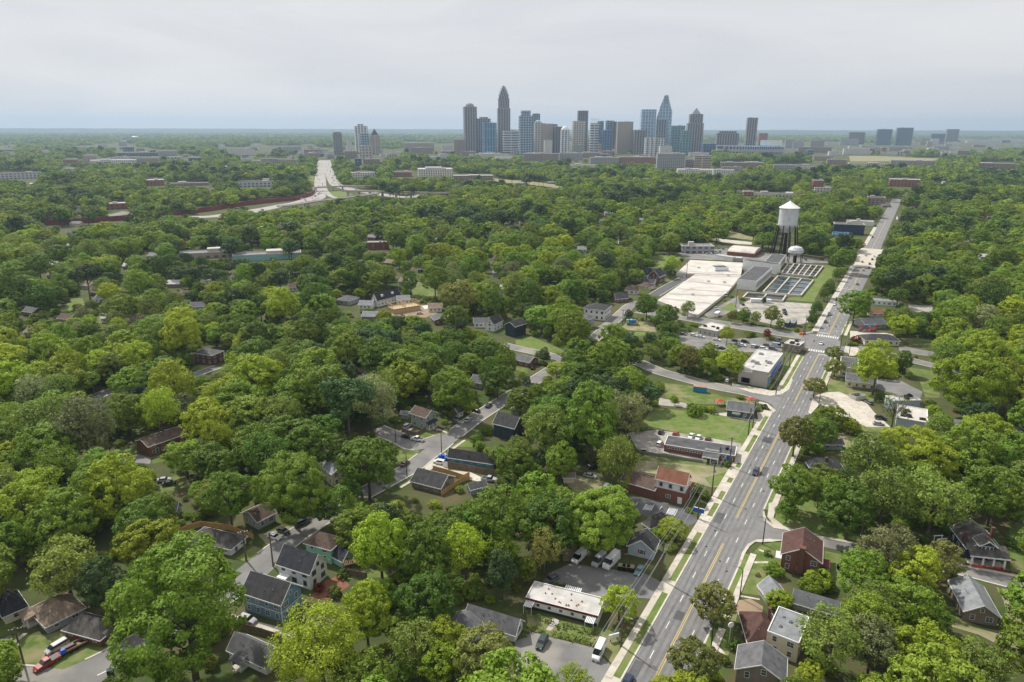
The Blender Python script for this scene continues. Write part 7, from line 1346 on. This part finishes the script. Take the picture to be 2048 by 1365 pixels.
def blocked(x,y):
    i,j = int((y - 60) / 3),int((x + 1500) / 3);return 0 <= i < 900 and 0 <= j < 1300 and PL[i,j]
TESTP = [(0,0)] + [(.3 * math.cos(a),.3 * math.sin(a)) for a in np.arange(0,6.2,1.57)] + [(.6 * math.cos(a),.6 * math.sin(a)) for a in np.arange(0,6.2,.79)];TN = len(TESTP);TESTP += [(.88 * math.cos(a),.88 * math.sin(a)) for a in np.arange(.3,6.5,.52)]
def allowed(x,y,R,shape,zs=1.0):
    cz,rz = SHP[shape][:2];a,b_,w = PJ((x,y,cz * R * zs));m = F / w;bad = 0
    _,yb,_ = PJ((x,y,0));yb_ok = True
    for i,(u,v) in enumerate(TESTP):
        X,Y = int((a + u * R * m) / Q),int((b_ + v * R * rz * zs * m) / Q)
        if 0 <= X < MW_ and 0 <= Y < MH_ and mask[Y,X]:bad += 3 if i < TN else 1
        if bad > 2:return False
    X,Y = int(a / Q),int(yb / Q)
    if 0 <= X < MW_ and 0 <= Y < MH_ and mask[Y,X]:return False
    return True
TREES = []   # every individual tree: dict
def place(k,q,w,shape,col,zs=1.0,label=None,cat='tree',group=None,lod=None,name=None,base=None):
    s = ZF[k][2];n = px(k,q);w = w / s;cz = SHP[shape][0];z = 8.0
    for _ in range(6):g = G(*n,z);m = ((g - CP) @ FW) / F;R = w / 2 * m * .94;z = cz * R * zs
    TREES.append(dict(x=float(g[0]),y=float(g[1]),R=float(R),shape=shape,col=col,zs=zs,label=label,cat=cat,group=group,lod=lod,name=name))
P = lambda x,y,w,sh,c,zs=1.0,label=None,**kw:place('p',(x,y),w,sh,c,zs,label,**kw)
for a in ((368,1215,262,'irr','G',1.0,'huge green oak with forked trunks, the largest tree of all, at the bottom left'),(295,1085,120,'irr','B',.9,'bright yellow-green tree just above the huge forked oak'),(585,975,145,'broad','G',1.1,'broad green tree with a thick trunk over the street bend'),(735,930,132,'broad','D',1.05,'large dark round tree left of the lamp post and the tan house'),(1205,1036,146,'broad','G',.95,'large round green tree behind the row of parked vans'),(1233,925,84,'loose','O',1.3,'slender olive pear tree above the brick wing'),(760,1085,120,'oval','B',1.1,'tall bright tree right of the mint green house'),(732,1225,108,'oval','B',1.1,'upright bright tree below the grey weathered fence'),(1005,1145,92,'cone','E',1.0,'dark grey-green magnolia left of the golden budding tree'),(1090,1098,70,'loose','Y',1.25,'golden budding tree behind the white flat-roofed office'),(1055,1140,42,'oval','G',1.2,'small bright green tree squeezed between magnolia and office'),(930,1100,92,'loose','B',1.2,'pale yellow-green tree with a forked trunk left of the magnolia'),(965,1310,122,'broad','Y',1.0,'round tree with golden-lit top before the lower car park'),(880,1325,90,'irr','B',1.0,'vivid green tree at the bottom left of the golden-topped one'),(640,1290,190,'loose','B',.85,'wide loose yellow-green tree at the bottom centre-left'),(668,1012,84,'irr','G',1.0,'green tree over the road bend right of the white sedan'),(700,985,60,'oval','D',1.0,'dark tree between the road bend and the dark round tree'),(1240,1200,74,'irr','B',.95,'bright bushy tree at the right end of the white office',),(1345,1058,60,'broad','B',.8,'low bright tree behind the red-shuttered house'),(1150,1360,70,'loose','B',.8,'spiky pale bush tree at the bottom edge of the lower car park'),
          (1426,1205,90,'broad','M',.95,'round brown-tinted maple standing by the road near the red-roofed house'),(1388,1325,112,'broad','M',.9,'brown-tinted maple cut off by the bottom edge beside the road'),(1592,868,72,'broad','M',1.2,'nearest of the brown-tinted maples on the right kerb'),(1640,862,72,'broad','D',.9,'dark green tree right against the nearest kerb maple'),(1666,832,58,'broad','G',.9,'neat round tree in the grass before the pale lot'),(1630,773,47,'broad','M',.9,'small round maple at the mouth of the pale lot'),(1668,706,36,'broad','M',.9,'upper of two stacked maples by the crossing'),(1671,734,40,'broad','M',.9,'lower of two stacked maples by the crossing'),(1755,730,86,'flame','B',1.0,'big bright tree behind the yellow flat building'),(1808,722,38,'oval','D',1.1,'dark ivy-clad tree right of the big bright tree'),(1712,608,66,'broad','G',1.0,'big round tree leaning over the far road by the crossing'),(1950,762,146,'broad','B',.95,'giant round green tree at the right above the shops'),(2020,760,90,'irr','B',1.0,'bright tree touching the right edge beside the giant round one'),(1960,832,60,'irr','E',1.0,'dark grey-green tree below the giant round one'),
          (1790,815,70,'bare','O',1.0,'nearly leafless tree in front of the white-roofed shops'),(1232,700,58,'broad','G',.95,'round green tree by the side street of the grey garage house'),(1462,722,60,'oval','B',.95,'bright tree at the left end of the shop row'),(1418,708,42,'oval','B',1.0,'bright tree second left of the shop row'),(1378,718,48,'oval','Y',1.0,'yellowish tree left of the shop row trees'),(1455,668,30,'oval','B',1.0,'small bright tree in the car park by the beige building'),(1144,668,84,'oval','G',.95,'tall green tree standing alone over the street junction'),(1226,672,60,'broad','G',1.0,'rounded tree right of the tall junction tree'),(1294,612,46,'oval','G',1.0,'light green tree between the painted box van and reservoir'),(1334,630,48,'broad','D',1.05,'dark green tree right of the painted box van'),(1258,630,20,'oval','E',1.0,'small dark tree behind the painted box van'),(1345,528,34,'oval','B',.9,'yellow-green tree at the corner of the reservoir'),(1377,615,30,'loose','O',1.0,'thin tree in front of the reservoir slab'),
          (916,592,78,'broad','M',.95,'large round brown-green tree right of the timber frame'),(987,605,52,'irr','D',1.1,'dark ragged tree right of the large brown-green one'),(712,552,62,'broad','D',1.1,'dark round tree above the long white house'),(820,562,32,'irr','G',1.3,'slim ivy-covered tree right of the long white house'),(870,560,60,'irr','G',1.0,'green clump right of the slim ivy-covered tree'),(693,700,80,'broad','G',1.0,'round green tree over the bare earth patch'),(610,720,80,'broad','G',.9,'rounded tree left of the bare earth patch'),(640,780,130,'irr','G',.8,'wide mid green tree in the middle woods'),(510,755,110,'irr','B',.95,'bright green tree in the centre-left woods'),(810,760,92,'broad','B',.95,'bright rounded tree above the sage green house'),(740,800,100,'loose','T',1.0,'grey twiggy tree left of the sage green house'),(905,780,90,'irr','G',1.1,'pale green tree above the white porch house'),(980,745,50,'oval','D',1.2,'tall dark tree beside the upper street'),(1012,722,50,'oval','G',1.3,'ivy-covered tall tree at the upper street'),(1053,765,26,'cone','E',1.0,'dark narrow cypress beside the upper street'),(1088,710,34,'cone','E',.8,'dark conical tree before the small brick bungalow'),(1185,840,116,'irr','G',1.25,'tall leafy tree rising left of the gravel lot'),(1252,830,96,'loose','T',1.1,'grey loose-leaved tree at the corner of the gravel lot'),(1090,860,100,'loose','O',1.0,'olive tree right of the navy house'),
          (1114,740,44,'broad','B',.9,'small vivid round tree at the street corner'),(45,1010,120,'irr','B',1.0,'bright tree at the left edge of the lower woods'),(120,1040,120,'irr','G',1.0,'second tree from the left edge in the lower woods'),(200,1165,90,'irr','E',1.1,'dark tree between the huge oak and the slate blue-grey bungalow'),(130,1130,130,'loose','O',.9,'olive loose tree behind the tan-roofed bungalow'),(235,975,120,'irr','B',1.1,'tall bright tree below the brick flats'),(165,1000,80,'oval','G',1.3,'tall green tree left of the bright one below the flats'),(10,1325,56,'oval','B',1.2,'light green tree cut by the bottom left corner'),(435,880,66,'loose','B',1.3,'thin yellow-green tree right of the brick flats'),(370,915,90,'irr','G',.8,'low green tree in front of the brick flats'),(455,990,100,'irr','D',1.1,'dark ivy-clad tree left of the grey house'),(120,760,90,'broad','B',.85,'domed yellow-green tree in the left woods'),(450,795,90,'irr','B',.95,'lit bright tree above the thin yellow-green one'),(228,830,62,'broad','G',1.0,'green ivy-trunk tree left of the brick flats'),(320,820,80,'loose','B',1.2,'tall light tree above the brick flats roof'),
          (500,835,110,'broad','G',.9,'deep rounded tree right of the lit bright tree'),(620,890,110,'broad','G',.9,'rounded green tree left of the dark round one'),(560,830,90,'loose','O',.9,'olive tree in the hollow between rounded trees'),(855,1110,110,'irr','D',1.1,'deep green tree left of the pale forked tree'),(850,1200,120,'irr','D',1.0,'deep shaded tree above the bottom bright ones'),(830,1290,110,'loose','O',.9,'olive shrub-like tree at the bottom centre'),(1000,1040,130,'irr','D',1.0,'deep green tree below the teal bungalow'),(880,1062,96,'irr','G',.8,'leafy tree right below the tan house'),(1075,990,96,'irr','G',.9,'leafy tree right of the garage'),(960,1060,100,'irr','D',.9,'shaded tree in the middle of the central block'),(775,1035,84,'irr','B',.8,'bright low tree left of the tan house front'),(1040,905,60,'loose','O',1.1,'thin olive tree at the right end of the teal bungalow'),(1120,920,70,'oval','G',1.0,'green tree left of the slender pear tree'),
          (1590,972,92,'irr','G',1.0,'green tree at the roadside below the slate cottage'),(1655,965,80,'irr','G',1.0,'second green tree right of the roadside one'),(1740,920,120,'loose','O',.9,'olive crown in the middle of the right woods'),(1830,905,140,'irr','B',.85,'broad bright tree below the white-roofed shop'),(1770,990,130,'loose','O',.95,'olive tree over the lush grass clearing'),(1700,1020,110,'irr','D',.9,'dark tree at the edge of the lush clearing'),(1870,1000,130,'loose','O',1.0,'olive tree behind the craftsman house yard'),(1990,985,130,'broad','G',1.0,'large green tree over the craftsman house'),(1940,900,110,'irr','G',.9,'green rounded tree near the bleached roof'),(2030,900,90,'irr','G',1.0,'green tree at the right edge near the bleached roof'),(1575,1022,44,'oval','D',.9,'small dark tree at the pavement corner of the clearing'),(1728,1150,100,'irr','G',1.0,'green tree right of the dark brick house yard'),(1780,1095,110,'loose','T',.9,'grey twiggy tree by the right side street'),(1888,1120,74,'irr','Y',1.0,'yellow-green tree left of the craftsman house'),(1560,1200,54,'broad','B',.85,'round bright tree before the long grey house'),(1665,1275,130,'loose','O',.95,'big loose tree right of the pale yellow building'),(1745,1290,120,'loose','T',.9,'grey loose tree at the lower right'),(1820,1210,120,'irr','G',.9,'leafy tree left of the taupe cottage'),(1850,1300,130,'irr','B',.9,'bright leafy tree at the lower right bottom'),(1960,1330,120,'loose','O',.8,'olive tree by the right bottom edge'),(1750,1210,110,'loose','O',.9,'olive tree above the big loose one'),(1640,1160,56,'bush','B',.9,'wide yellow-green shrub behind the dark brick house')):P(*a)
for k,q,w,col,lab in (('z4',(692,400),62,'D','round clipped bush on the lawn of the dark brick house'),('z4',(735,520),150,'G','big loose shrub left of the dark brick house'),('z4',(622,560),42,'Y','small dry shrub on the front lawn'),('z4',(1030,630),200,'B','long bright hedge bush below the dark brick house'),('z4',(1130,640),120,'D','dark shrub right of the long bright hedge bush'),('z4',(370,1190),90,'H','low clipped hedge by the taupe gabled house'),('z4',(460,1090),110,'D','dark shrub under the round white sign'),('z2',(1540,612),80,'H','bright bush at the right end of the brick office'),('z2',(1215,985),60,'G','small shrub left of the blue sign'),('z2',(1270,165),150,'G','large bush left of the corner cafe patio'),('z2',(1410,165),90,'B','bright bush against the cafe patio'),('z2',(1105,90),60,'G','small tree-like shrub on the gravel lane'),('z1',(962,705),60,'G','round bush at the corner of the teal bungalow'),('a8',(1410,200),70,'R','dark red bush by the crossing pavement'),('a8',(800,165),60,'R','small red-leaved tree beside the cross road'),('a6',(670,1035),85,'Y','rusty brown tree by the reservoir fence'),('a6',(770,1020),110,'D','dark rounded tree right of the rusty brown one'),('a6',(870,1045),90,'G','green tree third along the gravel yard edge'),('a6',(1000,1025),150,'Y','largest yellowish tree along the gravel yard edge'),('a6',(935,905),50,'E','small dark conifer on the gravel yard'),('a6',(1070,1100),80,'G','small tree left of the two grey trailers'),('a6',(1515,585),120,'O','olive clump by the far road and bridge'),('a6',(1330,1060),90,'D','dark roadside shrub tree nearest the crossing'),('a6',(1370,960),90,'D','second dark roadside shrub tree up the far road'),('a6',(1430,850),90,'D','third dark roadside shrub tree up the far road'),('a6',(1480,770),80,'O','fourth roadside shrub tree up the far road'),('a6',(1530,690),80,'D','fifth roadside shrub tree up the far road'),('z7',(1190,600),90,'D','shrub behind the tall white house garden'),('z7',(1020,700),90,'R','dark red shrub in the garden bed'),('z7',(1130,720),110,'D','dark shrub in the garden bed'),('z5',(1240,330),120,'D','dark shrub right of the craftsman house'),('b2',(555,490),60,'Y','yellow flowering shrub on the lawn at the left'),('b2',(630,550),80,'Y','second yellow flowering shrub on the lawn at the left'),('z3',(350,555),160,'G','rough shrub left of the magnolia'),('z3',(100,1230),60,'G','shrub at the bottom under the golden-topped tree'),('a8',(165,610),60,'G','small shrub beside the gravel lane'),('a8',(780,660),50,'E','small conical shrub at the cafe corner'),('a8',(1490,345),110,'G','green shrub by the yellow flat building')):
    place(k,q,w,'bush' if 'tree' not in lab and 'conifer' not in lab else ('cone' if 'conifer' in lab else 'oval'),col,1.0,lab,'shrub' if 'tree' not in lab and 'conifer' not in lab else 'tree',None,None,'shrub' if 'tree' not in lab else None)
for i,(x,y,w) in enumerate(((845,845,80),(893,835,75),(963,868,60),(1030,785,70),(1055,890,62),(1108,825,88),(1178,820,62),(1232,845,62),(1285,860,66),(1347,880,60),(1398,885,58),(1110,905,56),(1155,912,60),(1203,925,72),(1256,932,62),(1305,945,58),(1350,957,66),(1402,965,74),(930,755,60),(985,775,60),(1080,490,66),(1140,500,60),(815,905,60))):
    place('z3',(x,y),w * .95,'ball','H',1.0,'%s clipped round bush in the hedge rows by the white flat-roofed office' % 'first second third fourth fifth sixth seventh eighth ninth tenth eleventh twelfth thirteenth fourteenth fifteenth sixteenth seventeenth eighteenth nineteenth twentieth twenty-first twenty-second twenty-third'.split()[i],'hedge bush','clipped round hedge bushes',None,'hedge_bush')
# --- filler trees: the rest of the canopy ---
rs_ = np.random.RandomState(21);FILL = [];occ = {}
for t in TREES:occ.setdefault((int(t['x'] // 20),int(t['y'] // 20)),[]).append((t['x'],t['y'],t['R']))
def crowded(x,y,R,f=.62):
    i,j = int(x // 20),int(y // 20)
    for a in (-1,0,1):
        for c in (-1,0,1):
            for (X,Y,r_) in occ.get((i + a,j + c),()):
                if (X - x) ** 2 + (Y - y) ** 2 < ((R + r_) * f) ** 2:return True
    return False
cols = ['G','G','B','B','D','O','O','G','D','E','B','M','T','Y','G','B'];shapes = ['broad','irr','oval','irr','broad','loose','flame','oval']
def pick(x,y):
    n = math.sin(x * .013 + 1.7) * math.cos(y * .011) + rs_.normal(0,.55)
    if n < -.9:c = 'E' if rs_.rand() < .45 else 'D'
    elif n < -.1:c = 'G' if rs_.rand() < .7 else 'D'
    elif n < .5:c = rs_.choice(['G','O','B','G'])
    else:c = rs_.choice(['B','O','T','G'],p=[.48,.12,.04,.36])
    sh = 'pine' if c == 'E' and rs_.rand() < .6 else ('loose' if c in 'OT' and rs_.rand() < .6 else rs_.choice(shapes));return str(c),str(sh)
def infr(x,y,z,m=60):
    a,b_,w = PJ((x,y,z));return w > 5 and -m < a < 2048 + m and b_ < 1365 + m * 1.6
y = 92.0
while y < 700:
    sp = 9.2 if y < 420 else 10.4
    for x in np.arange(-.86 * y - 60,.86 * y + 60,sp):
        X = x + rs_.uniform(-.42,.42) * sp;Y = y + rs_.uniform(-.42,.42) * sp
        R = float(rs_.choice([rs_.uniform(3.8,6.2),rs_.uniform(6.2,10.8)],p=[.35,.65]));c,sh = pick(X,Y)
        if not infr(X,Y,R * 1.5,90) or blocked(X,Y) or rs_.rand() < .13:continue
        done = False
        for f in (1,.72,.5,.33):
            r_ = R * f;s2 = sh if sh not in ('pine',) or f == 1 else 'oval'
            if r_ < 1.6:break
            if crowded(X,Y,r_,.59):continue
            if allowed(X,Y,r_,s2):done = True;break
        if done:FILL.append([X,Y,r_,s2,c,float(rs_.uniform(.72,1.08))]);occ.setdefault((int(X // 20),int(Y // 20)),[]).append((X,Y,r_))
    y += sp * .92
ALLF = [f + [f[2] * F / PJ((f[0],f[1],5))[2]] for f in FILL]
ALLF.sort(key=lambda f:-f[6])
ntree = sum(1 for t in TREES if t['cat'] == 'tree');need = 296 - ntree;chosen = []
rest = []
for f in ALLF:
    a,b_,w = PJ((f[0],f[1],f[2] * 1.4))
    (chosen if len(chosen) < need and 0 < a < 2048 and b_ < 1340 else rest).append(f)
CW = dict(B='bright yellow-green',G='mid green',D='deep green',O='olive',E='dark evergreen',M='brown-tinted',Y='golden-green',R='red-leaved',H='green',T='grey twiggy');SW = dict(broad='round',irr='lobed',oval='oval',tall='tall',loose='thin-leaved',pine='pine-like',cone='conical',bush='bushy',flame='pointed',bare='bare')
LMK = [(600,1170,'tall white house'),(540,1240,'sky blue house'),(440,1110,'white bungalow'),(250,1290,'brick bungalow'),(100,1240,'tan-roofed bungalow'),(330,880,'brick flats'),(410,715,'square brick block'),(850,840,'sage green house'),(880,970,'tan house'),(1020,910,'teal bungalow'),(1025,850,'navy house'),(1080,720,'small brick bungalow'),(1010,650,'charcoal house'),(770,600,'long white house'),(820,620,'timber frame house'),(745,490,'brick hall'),(1210,630,'white modern house'),(1300,560,'peaked houses'),(1400,590,'reservoir roof'),(1577,470,'water tower'),(1520,740,'cream shop row'),(1500,815,'corner cafe'),(1400,900,'brick office'),(1350,980,'cream and brick shop'),(1130,1200,'white flat-roofed office'),(980,1260,'wide grey shingled house'),(1290,1090,'red-shuttered house'),(1610,1110,'dark brick house'),(1560,1250,'pale yellow building'),(1970,1080,'craftsman house'),(1960,1220,'taupe cottage'),(1660,920,'slate cottage'),(1800,810,'white-roofed shops'),(1740,690,'hip-roofed shop'),(1920,900,'bleached roof'),(680,1110,'mint green house'),(640,940,'treed pale house'),(180,600,'tan-roofed far house'),(200,810,'left woods roof'),(50,635,'grey-roofed edge house'),(480,510,'long low school'),(1680,1010,'lush clearing'),(1880,700,'right-hand car park'),(520,1020,'fenced grey house'),(1140,760,'upper street corner'),(720,745,'bare earth patch')]
seen = {}
for f in chosen:
    a,b_,_ = PJ((f[0],f[1],f[2] * 1.4));l = min(LMK,key=lambda q:(q[0] - a) ** 2 + ((q[1] - b_) * 1.3) ** 2);dx,dy = a - l[0],b_ - l[1];dd = math.hypot(dx,dy)
    rel = ('left of' if dx < 0 else 'right of') if abs(dx) > abs(dy) * 1.2 else ('beyond' if dy < 0 else 'in front of')
    dist = 'close' if dd < 60 else ('not far' if dd < 150 else 'far');size = 'big' if f[2] > 8 else ('medium' if f[2] > 5 else 'small')
    lab = '%s %s %s tree %s %s the %s' % (size,CW[f[4]],SW[f[3]],dist,rel,l[2]);seen.setdefault(lab,[]).append((a,f))
for lab,lst in seen.items():
    lst.sort(key=lambda q:q[0])
    for i,(a,f) in enumerate(lst):
        lb = lab if len(lst) == 1 else lab + ', ' + (['leftmost','rightmost'][i] if len(lst) == 2 else ['leftmost','second','third','fourth','fifth','sixth','seventh'][min(i,6)])
        TREES.append(dict(x=f[0],y=f[1],R=f[2],shape=f[3],col=f[4],zs=f[5],label=lb,cat='tree',group='trees of the neighbourhood woods',lod=None,name=None))
NV = dict(x=2,h=3)
for i,t in enumerate(TREES):
    lod = t['lod'] or ('x' if t['R'] * F / PJ((t['x'],t['y'],8))[2] > 62 else 'h');lod = 'm' if t['cat'] != 'tree' and t['R'] < 2.5 else lod
    cm,tm = tree_meshes(t['shape'],i % (2 if lod == 'x' else 3),t['col'],lod)
    nm = t['name'] or {'pine':'pine_tree','cone':'evergreen_tree','bush':'shrub','bare':'bare_tree'}.get(t['shape'],'broadleaf_tree');e = thing(nm,t['label'],t['cat'],(t['x'],t['y'],0),(i * 2.4) % 6.28,t['group']);e.scale = (t['R'],t['R'],t['R'] * t['zs'])
    inst('crown',cm,e);inst('trunk',tm,e)
# --- everything else of the canopy: one uncountable wood, instanced by geometry nodes ---
def lodcoll(nm,combos,lod):
    c = bpy.data.collections.new(nm)
    for i,(sh,v,co) in enumerate(combos):
        cm,tm = tree_meshes(sh,v,co,lod)
        if lod in 'hm':
            b = bpy.data.meshes.new('tree');va = np.empty(len(cm.vertices) * 3,np.float32);cm.vertices.foreach_get('co',va);vb = np.empty(len(tm.vertices) * 3,np.float32);tm.vertices.foreach_get('co',vb)
            fa = np.arange(len(cm.vertices)).reshape(-1,4).tolist();fb = [tuple(len(cm.vertices) + q for q in p.vertices) for p in tm.polygons]
            b.from_pydata(np.r_[va.reshape(-1,3),vb.reshape(-1,3)].tolist(),[],fa + fb);b.materials.append(LM[co]);b.materials.append(M['trunk']);b.polygons.foreach_set('material_index',[0] * len(fa) + [1] * len(fb));cm = b
        o = bpy.data.objects.new('%s_%02d' % (nm,i),cm);c.objects.link(o)
    return c
def scatter(name,label,pts,coll):
    """pts rows: x y z sx sz rot idx"""
    A = np.array(pts,np.float32);me = bpy.data.meshes.new(name);me.vertices.add(len(A));me.vertices.foreach_set('co',A[:,:3].ravel())
    for nm,ty,col in (('tsc','FLOAT_VECTOR',np.c_[A[:,3],A[:,3],A[:,4]]),('trot','FLOAT_VECTOR',np.c_[A[:,5] * 0,A[:,5] * 0,A[:,5]])):
        at = me.attributes.new(nm,ty,'POINT');at.data.foreach_set('vector',np.ascontiguousarray(col,np.float32).ravel())
    at = me.attributes.new('tidx','INT','POINT');at.data.foreach_set('value',np.ascontiguousarray(A[:,6].astype(np.int32)))
    o = bpy.data.objects.new(name,me);COL.objects.link(o);o['kind'] = 'stuff';o['label'] = label
    ng = bpy.data.node_groups.new(name,'GeometryNodeTree');ng.interface.new_socket('Geometry',in_out='INPUT',socket_type='NodeSocketGeometry');ng.interface.new_socket('Geometry',in_out='OUTPUT',socket_type='NodeSocketGeometry')
    gi,go = ng.nodes.new('NodeGroupInput'),ng.nodes.new('NodeGroupOutput');ip = ng.nodes.new('GeometryNodeInstanceOnPoints');ci = ng.nodes.new('GeometryNodeCollectionInfo');ci.inputs['Collection'].default_value = coll;ci.inputs['Separate Children'].default_value = True;ci.inputs['Reset Children'].default_value = True
    def na(nm,ty):
        n = ng.nodes.new('GeometryNodeInputNamedAttribute');n.data_type = ty;n.inputs['Name'].default_value = nm;return n.outputs['Attribute']
    l = ng.links.new;l(gi.outputs[0],ip.inputs['Points']);l(ci.outputs[0],ip.inputs['Instance']);ip.inputs['Pick Instance'].default_value = True
    l(na('tidx','INT'),ip.inputs['Instance Index']);l(na('trot','FLOAT_VECTOR'),ip.inputs['Rotation']);l(na('tsc','FLOAT_VECTOR'),ip.inputs['Scale']);l(ip.outputs[0],go.inputs[0])
    md = o.modifiers.new('scatter','NODES');md.node_group = ng;return o
CB = [(s_,v,c) for c,s_s in (('G',('broad','irr','oval')),('B',('broad','irr','flame')),('D',('broad','irr')),('O',('loose','oval')),('E',('pine','irr')),('M',('broad',)),('T',('loose',)),('Y',('irr',))) for v0,s_ in enumerate(s_s) for v in (v0,v0 + 3)]
def idx(c,sh=None):
    o = [i for i,q in enumerate(CB) if q[2] == c and (sh is None or q[0] == sh)] or [i for i,q in enumerate(CB) if q[2] == c];return int(rs_.choice(o)) if o else 0
wood = [[f[0],f[1],0,f[2],f[2] * f[5],rs_.uniform(0,6.28),idx(f[4],f[3])] for f in rest]
for _ in range(5200):     # undergrowth in the gaps
    y = 95 + rs_.rand() ** .6 * 420;x = rs_.uniform(-.8,.8) * y;R = rs_.uniform(1.0,2.6)
    if not infr(x,y,2) or blocked(x,y) or not allowed(x,y,R,'bush'):continue
    wood.append([x,y,-R * .5,R,R * .75,rs_.uniform(0,6.28),idx(str(rs_.choice(['G','D','O','B'])))])
scatter('woodland','continuous woodland canopy between the nearer single trees and gardens',wood,lodcoll('near_wood_tree',CB,'h'))
mid = []
y = 700.0
while y < 1500:
    for x in np.arange(-.8 * y - 40,.8 * y + 40,12.5):
        X,Y = x + rs_.uniform(-5,5),y + rs_.uniform(-5,5);R = rs_.uniform(5,10.5);c,sh = pick(X,Y)
        if not infr(X,Y,8,40) or blocked(X,Y):continue
        for f in (1,.6):
            if allowed(X,Y,R * f,sh):mid.append([X,Y,0,R * f,R * f * rs_.uniform(.65,1.0),rs_.uniform(0,6.28),idx(c,sh)]);break
    y += 12
scatter('middle_woodland','closed tree canopy stretching from the water works to the motorway',mid,lodcoll('middle_wood_tree',CB,'m'))
far = [];y = 1500.0
while y < 3600:
    sp = 14.5 if y < 2300 else 18
    for x in np.arange(-.78 * y,.78 * y,sp):
        X,Y = x + rs_.uniform(-.45,.45) * sp,y + rs_.uniform(-.45,.45) * sp;R = rs_.uniform(5.5,11) * (1 if sp < 15 else 1.2);c,sh = pick(X,Y)
        if not infr(X,Y,8,20) or blocked(X,Y) or not allowed(X,Y,R,'broad'):continue
        far.append([X,Y,0,R,R * rs_.uniform(.6,1.0),rs_.uniform(0,6.28),idx(c,sh)])
    y += sp
scatter('far_woodland','hazy tree canopy reaching the foot of the skyline',far,lodcoll('far_wood_tree',CB,'l'))
# beyond: whole copses
cp_ = bpy.data.collections.new('copse')
for v in range(5):
    V,Fc,MI = [],[],[];cs = ['G','D','B','O','E'];n0 = 0
    for j in range(30):
        c = int(rs_.choice(5,p=[.35,.25,.15,.15,.1]));cm,_ = tree_meshes('broad' if j % 2 else 'irr',0,cs[c],'l');a = np.empty(len(cm.vertices) * 3,np.float32);cm.vertices.foreach_get('co',a);a = a.reshape(-1,4,3)[::3].reshape(-1,3);R = rs_.uniform(7,12);a = a * [R,R,R * rs_.uniform(.7,1.05)] + [rs_.uniform(-42,42),rs_.uniform(-42,42),-2]
        V.append(a);Fc += (np.arange(len(a)).reshape(-1,4) + n0).tolist();MI += [c] * (len(a) // 4);n0 += len(a)
    me = bpy.data.meshes.new('copse');me.from_pydata(np.concatenate(V).tolist(),[],Fc);[me.materials.append(LM[c]) for c in cs];me.polygons.foreach_set('material_index',MI);cp_.objects.link(bpy.data.objects.new('copse_%d' % v,me))
pts = [];y = 3500.0
while y < 15000:
    sp = 72 * (1 + (y - 3500) / 9000)
    for x in np.arange(-.78 * y,.78 * y,sp):
        X,Y = x + rs_.uniform(-.4,.4) * sp,y + rs_.uniform(-.4,.4) * sp;k = sp / 72
        if not infr(X,Y,8,10):continue
        if y < 7500 and not all(allowed(X + a,Y + c,11,'broad') for a in (-38,0,38) for c in (-30,25)):pts += [];continue
        if y < 7000 and rs_.rand() < .06:continue
        pts.append([X,Y,0,k * rs_.uniform(.9,1.2),rs_.uniform(.7,1.2) * min(k,1.5),rs_.uniform(0,6.28),int(rs_.randint(5))])
    y += sp * 1.05
scatter('horizon_woodland','bluish woods covering the land out towards the horizon',pts,cp_)
# low wooded hills closing the view
b = MB();n = 160;prev = None;hr = np.random.RandomState(2);th = np.linspace(-.85,.85,n);hh_ = 20 + 55 * np.abs(np.convolve(hr.randn(n + 20),np.ones(9) / 9,'same')[:n]) + 14 * np.abs(np.sin(th * 9))
for rr0,hs0,nm in ((15500,40,'hills'),(18500,84,'far_hills'),(22000,104,'distant_hills')):
    b = MB();hh = 20 + 70 * np.abs(np.convolve(hr.randn(n + 20),np.ones(11) / 11,'same')[:n]);prof = [(rr0 - 3500,0),(rr0 - 1200,.55),(rr0,1),(rr0 + 1200,.3),(rr0 + 1700,0)]
    for d,f in prof:b.v += [(d * math.sin(a),d * math.cos(a),-1 + f * (hs0 + .22 * float(hh[i])) + (0 if f == 0 else hr.uniform(0,6))) for i,a in enumerate(th)]
    for r_ in range(len(prof) - 1):
        for i in range(n - 1):b.f.append((r_ * n + i,r_ * n + i + 1,(r_ + 1) * n + i + 1,(r_ + 1) * n + i));b.m.append(0)
    b.obj(nm,mat('wooded_hills',(.03,.055,.02),(.075,.10,.035),.004,.95,.1,detail=8),smooth=True)['kind'] = 'structure'
print('TREES',len(TREES),'filler',len(FILL),'wood',len(wood),'mid',len(mid),'far',len(far),'copse',len(pts))
# ---------------- haze ----------------
def haze():
    b = MB();b.box(-42000,-1500,-60,42000,24500,420)
    m = bpy.data.materials.new('hazy_air');m.use_nodes = True;nt = m.node_tree;nt.nodes.clear()
    v = N(nt,'ShaderNodeVolumePrincipled');v.inputs['Density'].default_value = HAZE_D;v.inputs['Color'].default_value = HAZE_C;v.inputs['Anisotropy'].default_value = .2
    o = N(nt,'ShaderNodeOutputMaterial');nt.links.new(v.outputs[0],o.inputs['Volume'])
    h = b.obj('haze',m);h['kind'] = 'stuff';h['label'] = 'thin bluish haze lying over the whole city'
haze()
